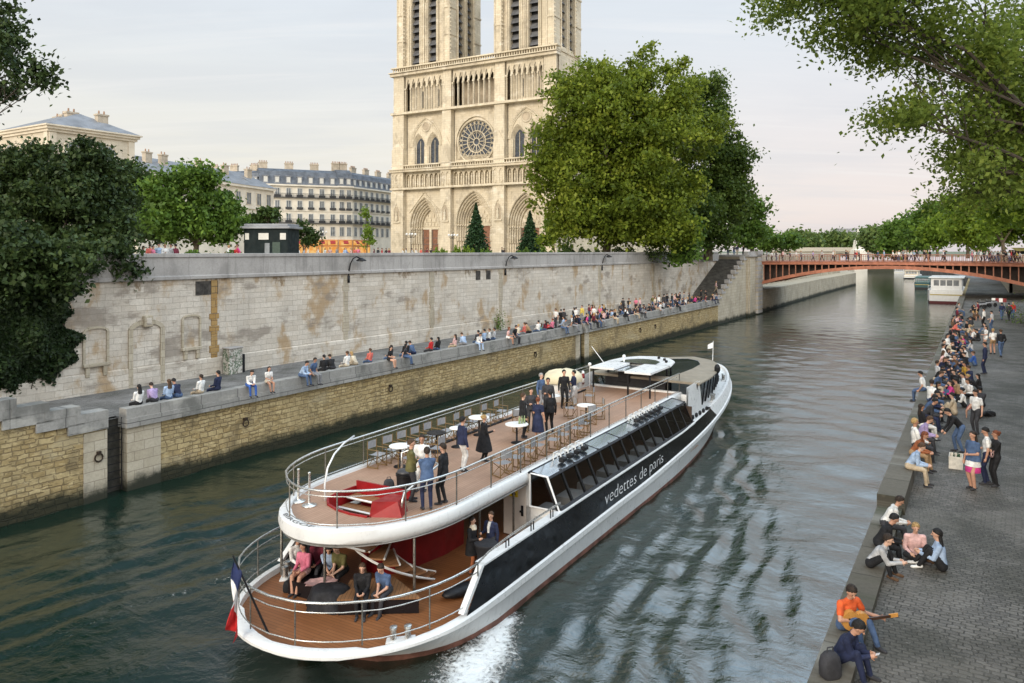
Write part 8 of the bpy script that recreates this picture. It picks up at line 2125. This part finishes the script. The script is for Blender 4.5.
mb = MB(Matrix()); mb.prism(P_, .755, 1.15); mb.build('base', M_black, b2_)
A_, B_ = Vector((*P_[1], 1.15)), Vector((*P_[2], 1.15)); mb = MB(Matrix()); dn = Vector(((B_ - A_).y, -(B_ - A_).x, 0)).normalized() * -.12
mb.loft([[A_, A_ + dn, A_ + dn + Vector((0, 0, .4)), A_ + Vector((0, 0, .4))], [B_, B_ + dn, B_ + dn + Vector((0, 0, .4)), B_ + Vector((0, 0, .4))]], closed=True); mb.build('back_cushion', pm('black_cushion', (.015, .015, .018), .7), b2_)
c = ground_at(322, 583, 1.15); mb = MB(Matrix.Translation(c + Vector((0, 0, .01)))); R_ = random.Random(3)
mb.loft([[(x + .03 * math.sin(9 * y), y, .05 + .035 * math.sin(7 * x + 5 * y)) for x in np.linspace(-.42, .42, 9)] for y in np.linspace(-.22, .22, 6)]); mb.loft([[(-.42, -.22, 0), (.42, -.22, 0)], [(-.42, .22, 0), (.42, .22, 0)]]); tag(mb.build('garment', cloth('pale_pink'), smooth=True), 'pale pink garment thrown over the black sofa', 'garment')
c = ground_at(330, 606, ZL); cb_ = thing('covered_table', 'low table under a black cloth beside the sofa on the aft deck', 'table', c)
mb = MB(Matrix.Translation(c)); mb.loft([[(r * (1 + .07 * math.sin(7 * a) * (1.4 - z)) * math.cos(a), r * (1 + .09 * math.sin(5 * a + 1) * (1.4 - z)) * math.sin(a) * .8, z + .02 * math.sin(3 * a)) for a in [2 * PI * j / 28 for j in range(28)]] for r, z in ((.66, .01), (.56, .3), (.50, .48), (.42, .53), (.1, .54))], closed=True); mb.build('cloth', pm('black_tablecloth', (.015, .015, .018), .8, 0, .3, 5, .5, 12), cb_, smooth=True)
bag(tuple(ground_at(290, 591, ZL)), .3, (.4, .3, .32), 'black', 'black bag on the aft deck floor by the sofa', 'holdall')
c = ground_at(486, 579, ZL); ct = thing('cocktail_table', 'tall cocktail table draped in black cloth by the couple', 'table', c)
mb = MB(Matrix.Translation(c)); rings = []
for z, r in ((0.01, .42), (.3, .33), (.7, .27), (1.0, .33), (1.06, .36), (1.08, .34)): rings.append([(r * (1 + .10 * math.cos(5 * a) * (1 - z / 1.08)) * math.cos(a), r * (1 + .10 * math.cos(5 * a) * (1 - z / 1.08)) * math.sin(a), z) for a in [2 * PI * j / 30 for j in range(30)]])
mb.loft(rings, closed=True); mb.build('cloth', pm('black_tablecloth', (.015, .015, .018), .8), ct, smooth=True)
c = ground_at(464, 589, ZL + .15); mb = MB(Matrix.Translation(c) @ Matrix.Rotation(-BA - .35, 4, 'Z')); mb.ball((0, 0, 0), (.28, .75, .16), 14); tag(mb.build('bolster', M_blackm, smooth=True), 'long black bolster lying by the slanted panel on the aft deck', 'cushion')
# stair bin and small dark case on the sun deck
c = boat_pt(.45, -.1, 3.004); bn = thing('bin', 'round black bin beside the stair guard on the sun deck', 'bin', c)
mb = MB(Matrix.Translation(c)); mb.lathe([(.24, 0), (.27, .55), (.29, .56), (.29, .62), (.25, .63)], (0, 0, 0), 18); mb.build('drum', M_blackm, bn, angle=40)
mb = MB(Matrix.Translation(c)); mb.lathe([(.25, .63), (.26, .66), (.22, .72), (.05, .74)], (0, 0, 0), 18); mb.build('lid', pm('dark_grey_lid', (.05, .05, .055), .5), bn, smooth=True)
c = boat_pt(-.15, -.15, 3.004); bag(tuple(c), .2, (.35, .25, .36), 'charcoal', 'small dark bag standing next to the black bin', 'holdall')
# dining tables inside the saloon
d0 = thing('dining_table', 'white-clothed dining table seen through the saloon windows', 'table', (0, 0, 0))
mb = MB(Matrix()); mb.box((0, 0, .72), (.9, 1.1, .04), 0, 0, .01); mb.loft([[(-.45, -.55, .7), (.45, -.55, .7), (.45, .55, .7), (-.45, .55, .7), (-.45, -.55, .7)], [(-.47, -.57, .3), (.47, -.57, .3), (.47, .57, .3), (-.47, .57, .3), (-.47, -.57, .3)]]); mb.build('cloth', M_cloth, d0)
mb = MB(Matrix()); mb.cyl((0, 0, 0), (0, 0, .7), .06); mb.box((0, 0, .02), (.5, .5, .04)); mb.build('pedestal', M_blackm, d0)
for i, (x, s) in enumerate([(2.9, 4.9 + 1.85 * k) for k in range(7)] + [(-1.9, 6 + 2.4 * k) for k in range(5)]):
    o = d0 if i == 0 else dup(d0); o.location = boat_pt(x, s, .755); o.rotation_euler = (0, 0, -BA); o['group'] = 'tables in the saloon'
# ---- on the quays ------------------------------------------------------------------------------------------------
def wall_lamp(px, lab):
    s = s_of_x(px, 7.0); o_ = oW(s); b = riv(s, o_, 8.55); r = thing('wall_lamp', lab, 'lamp', b)
    f = lambda al, out, z: riv(s + al, o_ - out, z)
    mb = MB(Matrix()); mb.tube([f(0, .05, 8.5), f(0, .12, 9.1), f(.0, .25, 9.6), f(.1, .4, 9.95), f(.35, .5, 10.1), f(.6, .55, 10.0)], .05, 6); mb.box(f(0, .05, 8.5), (.16, .16, .5), RIVROT); mb.build('bracket', M_blackm, r, smooth=True)
    c = f(.75, .58, 9.78); mb = MB(Matrix()); mb.lathe([(.36, 0), (.38, .04), (.22, .16), (.08, .24)], c, 14); mb.build('lamp_shade', M_blackm, r, smooth=True)
    mb = MB(Matrix()); mb.ball(c, (.16, .16, .09), 8); mb.build('bulb', M_cloth, r, smooth=True)
for px, lab in ((343, 'black gooseneck wall lamp on the parapet above the black-clad pair'), (496, 'black gooseneck wall lamp on the parapet above the pale pilaster'), (590, 'black gooseneck wall lamp on the parapet below the great chestnut'), (655, 'black gooseneck wall lamp on the parapet near the drooping bough')): wall_lamp(px, lab)
m_gr = newmat('graffiti_metal'); t = NT(m_gr); P = t.objco()
t.out(t.mix(t.ramp(t.noise(P, 4.5, 3, .6, 2.0), .48, .56), t.mix(t.ramp(t.noise(P, 2.2, 2), .45, .55), (.10, .14, .09, 1), (.22, .20, .17, 1)), (.5, .48, .44, 1)), .6)
s = s_of_x(232, 6.5); c = riv(s, oW(s) - .5, ZP); gb = thing('utility_cabinet', 'graffiti-covered utility cabinet standing against the old wall', 'cabinet', c, RIVROT)
GM_ = Matrix.Translation(c) @ Matrix.Rotation(RIVROT, 4, 'Z')
mb = MB(GM_); mb.rbox(-.6, .35, -.3, .3, 0, 1.5, 0, .02); mb.build('body', m_gr, gb)
mb = MB(GM_); mb.rbox(-.64, .39, -.34, .34, 1.5, 1.58, 0, .02); mb.build('top', M_para, gb)
mb = MB(GM_); mb.rbox(.36, .62, -.2, .25, 0, 1.1, 0, .02); mb.build('side_box', M_blackm, gb)
# lamp posts on the court
def lamp_post(px, py_top, d, lab):
    b = gbase(px, d, ZC); h = at_depth(px, py_top, d).z - ZC; r = thing('street_lamp', lab, 'street lamp', b)
    M_ = Matrix.Translation(b)
    mb = MB(M_); mb.lathe([(.25, 0), (.22, .5), (.08, .6), (.07, h - .8), (.1, h - .7), (.04, h)], (0, 0, 0), 8)
    for a in range(4):
        q = a * PI / 2 + .4; mb.tube([(0, 0, h - 1.0), (.5 * math.cos(q), .5 * math.sin(q), h - 1.1), (.75 * math.cos(q), .75 * math.sin(q), h - .75)], .035, 5)
    mb.build('post', M_blackm, r, smooth=True)
    for a in range(4):
        q = a * PI / 2 + .4; mb = MB(M_); mb.ball((.75 * math.cos(q), .75 * math.sin(q), h - .55), .2, 8); mb.build('globe', M_cloth, r, smooth=True)
lamp_post(411, 231, 128, 'branched street lamp before the northern cathedral portal'); lamp_post(453, 232, 130, 'branched street lamp beside the neat fir tree'); lamp_post(322, 229, 140, 'branched street lamp before the lit restaurant')
# low planter wall on the court by the kiosk
# moored craft upstream
def barge(px, py, wpx, lab, length, hull, bottom, cab, h_h=2.6, c_h=2.4, rz=0.0, seed=1):
    c = ground_at(px, py, 0); k = c.y / FPX; w_ = wpx * k; r = thing('river_barge', lab, 'boat', c, RIVROT - PI / 2)
    M_ = Matrix.Translation(c) @ Matrix.Rotation(RIVROT - PI / 2 + rz, 4, 'Z')
    wf = lambda y: w_ / 2 * (min(1, .86 + y / 12) if y < length * .7 else max(.02, 1 - ((y - length * .7) / (length * .3)) ** 2))
    ys = list(np.linspace(0, length * .7, 6)) + list(np.linspace(length * .75, length, 8))
    mb = MB(M_)
    for z0, z1, m in ((-.4, .45, 1), (.45, h_h, 0)):
        ring = lambda y: [(-wf(y) * (.93 if z0 < 0 else 1), y, z0), (-wf(y), y, z1), (wf(y), y, z1), (wf(y) * (.93 if z0 < 0 else 1), y, z0)]
        rows = [ring(y) for y in ys]; mb.loft(rows, m); mb.poly(rows[0][::-1], m)
    mb.build('hull', [hull, bottom], r, fix=True)
    mb = MB(M_); mb.rbox(-w_ * .40, w_ * .40, length * .05, length * .6, h_h, h_h + c_h, 0, .05); mb.rbox(-w_ * .46, w_ * .46, length * .03, length * .62, h_h + c_h, h_h + c_h + .18, 0, .04); cb2 = mb.build('cabin', cab, r)
    for i in range(4):
        x = -w_ * .34 + w_ * .68 * (i + .5) / 4; mb = MB(M_); mb.rbox(x - w_ * .07, x + w_ * .07, length * .05 - .04, length * .05 - .005, h_h + c_h * .35, h_h + c_h * .85); mb.build('window', M_pane, cb2)
    for i in range(8):
        y = length * (.08 + .5 * i / 8); mb = MB(M_); mb.rbox(-w_ * .40 - .04, -w_ * .40 - .005, y, y + length * .035, h_h + c_h * .35, h_h + c_h * .85); mb.build('window', M_pane, cb2)
    mb = MB(M_); mb.rbox(-w_ * .42, w_ * .42, -.06, -.01, h_h * .62, h_h * .70); mb.build('stripe', pm('ochre_stripe', (.42, .33, .10), .6), r)
    mb = MB(M_)
    for x in np.linspace(-w_ * .46, w_ * .46, 9): mb.cyl((x, .1, h_h), (x, .1, h_h + .9), .03, n=5)
    mb.tube([(-w_ * .46, .1, h_h + .9), (w_ * .46, .1, h_h + .9)], .035, 5); mb.build('railing', M_white, r)
barge(946, 303.5, 34, 'white river barge with dark red waterline moored under the bridge end', 26, M_white, pm('dark_red_boot', (.10, .015, .018), .6), M_white)
barge(922, 289, 15, 'teal and black barge moored ahead of the white barge', 22, pm('teal_hull', (.02, .075, .085), .5), M_blackm, pm('grey_teal_cabin', (.10, .19, .19), .5), 1.8, 1.3)
barge(911, 279, 15, 'low white boat with black waterline moored beyond the teal barge', 20, M_white, M_blackm, M_cream, 1.4, 1.6)
barge(899, 274.5, 10, 'small pale boat, the most distant one moored upstream', 18, M_white, M_hullw, M_hullw, 1.2, 1.4)
barge(826, 268.5, 12, 'little dark launch far upstream below the stone bridge', 12, M_blackm, M_blackm, M_hullw, 1.0, 1.2)
# scooters and barrier on the quay below the bridge end
def scooter():
    r = thing('scooter', 'parked grey scooter on the cobbles near the bridge', 'scooter', (0, 0, 0))
    for y in (-.6, .62):
        mb = MB(Matrix()); mb.tube([(0, y + .2 * math.cos(a), .26 + .2 * math.sin(a)) for a in [2 * PI * j / 14 for j in range(14)]], .06, 7, closed=True); mb.cyl((-.04, y, .26), (.04, y, .26), .12); mb.build('wheel', M_blackm, r)
    mb = MB(Matrix()); mb.loft([[(x * w_, y, z + zz) for x, zz in ((-1, 0), (-.8, .16), (0, .2), (.8, .16), (1, 0), (0, -.06))] for y, z, w_ in ((-.85, .55, .1), (-.5, .55, .17), (-.1, .5, .17), (.1, .3, .15), (.4, .3, .15), (.55, .5, .16), (.62, .85, .12))], closed=True); mb.build('body', pm('grey_scooter_paint', (.20, .21, .23), .35), r, smooth=True)
    mb = MB(Matrix()); mb.box((0, -.4, .78), (.28, .62, .1), 0, 0, .04); mb.build('seat', M_blackm, r)
    mb = MB(Matrix()); mb.tube([(0, .62, .3), (0, .56, 1.0)], .03, 6); mb.tube([(-.33, .5, 1.02), (0, .56, 1.0), (.33, .5, 1.02)], .02, 5); mb.ball((0, .64, .9), (.09, .06, .08), 8); mb.build('handlebar', M_steeld, r)
    return r
sc0 = scooter()
for i, (px, py, lab) in enumerate(((979, 309, 'parked grey scooter nearest the water by the bridge'), (985, 307.5, 'parked grey scooter in the middle of the three by the bridge'), (991, 307, 'parked grey scooter on the street side of the three'))):
    o = sc0 if i == 0 else dup(sc0); o.location = at_q(px, py); o.rotation_euler = (0, 0, RIVROT + .4 + .15 * i); o['label'] = lab; o['group'] = 'scooters parked by the bridge'
c = at_q(999, 306); bt = thing('barrier', 'red and white barrier board on the quay under the bridge end', 'barrier', c, RIVROT + PI / 2)
BM_ = Matrix.Translation(c) @ Matrix.Rotation(RIVROT + PI / 2, 4, 'Z')
for k in range(4):
    mb = MB(BM_); mb.rbox(-.8 + .4 * k, -.4 + .4 * k, -.03, .03, .5, 1.0); mb.build('board', M_red if k % 2 == 0 else M_white, bt)
for x in (-.6, .6):
    mb = MB(BM_); mb.rbox(x - .04, x + .04, -.25, .25, 0, .06); mb.rbox(x - .03, x + .03, -.029, .029, .06, .5); mb.build('leg', M_steeld, bt)
wall_plant(1021, 318, 74, 1.5, 52, 'green bush growing on the quay wall where the bridge lands', L_mid)
# small white table and plant pots of the court
bk = at_depth(1003, 248, 118)
c = (at_depth(1026, 250, 138).x, 138, ZR - .6); aw = thing('street_kiosk', 'green street kiosk with a faded yellow awning beyond the bridge end', 'kiosk', c)
mb = MB(Matrix.Translation(c)); mb.rbox(-2.5, 2.5, -1, 1, 0, 2.3); mb.build('stall', M_kg, aw)
mb = MB(Matrix.Translation(c)); mb.loft([[(-2.8, -1.6, 2.1), (2.8, -1.6, 2.1)], [(-2.8, 0, 2.7), (2.8, 0, 2.7)]]); mb.build('awning', pm('yellow_awning', (.42, .38, .14), .8), aw)
bpy.context.view_layer.update()
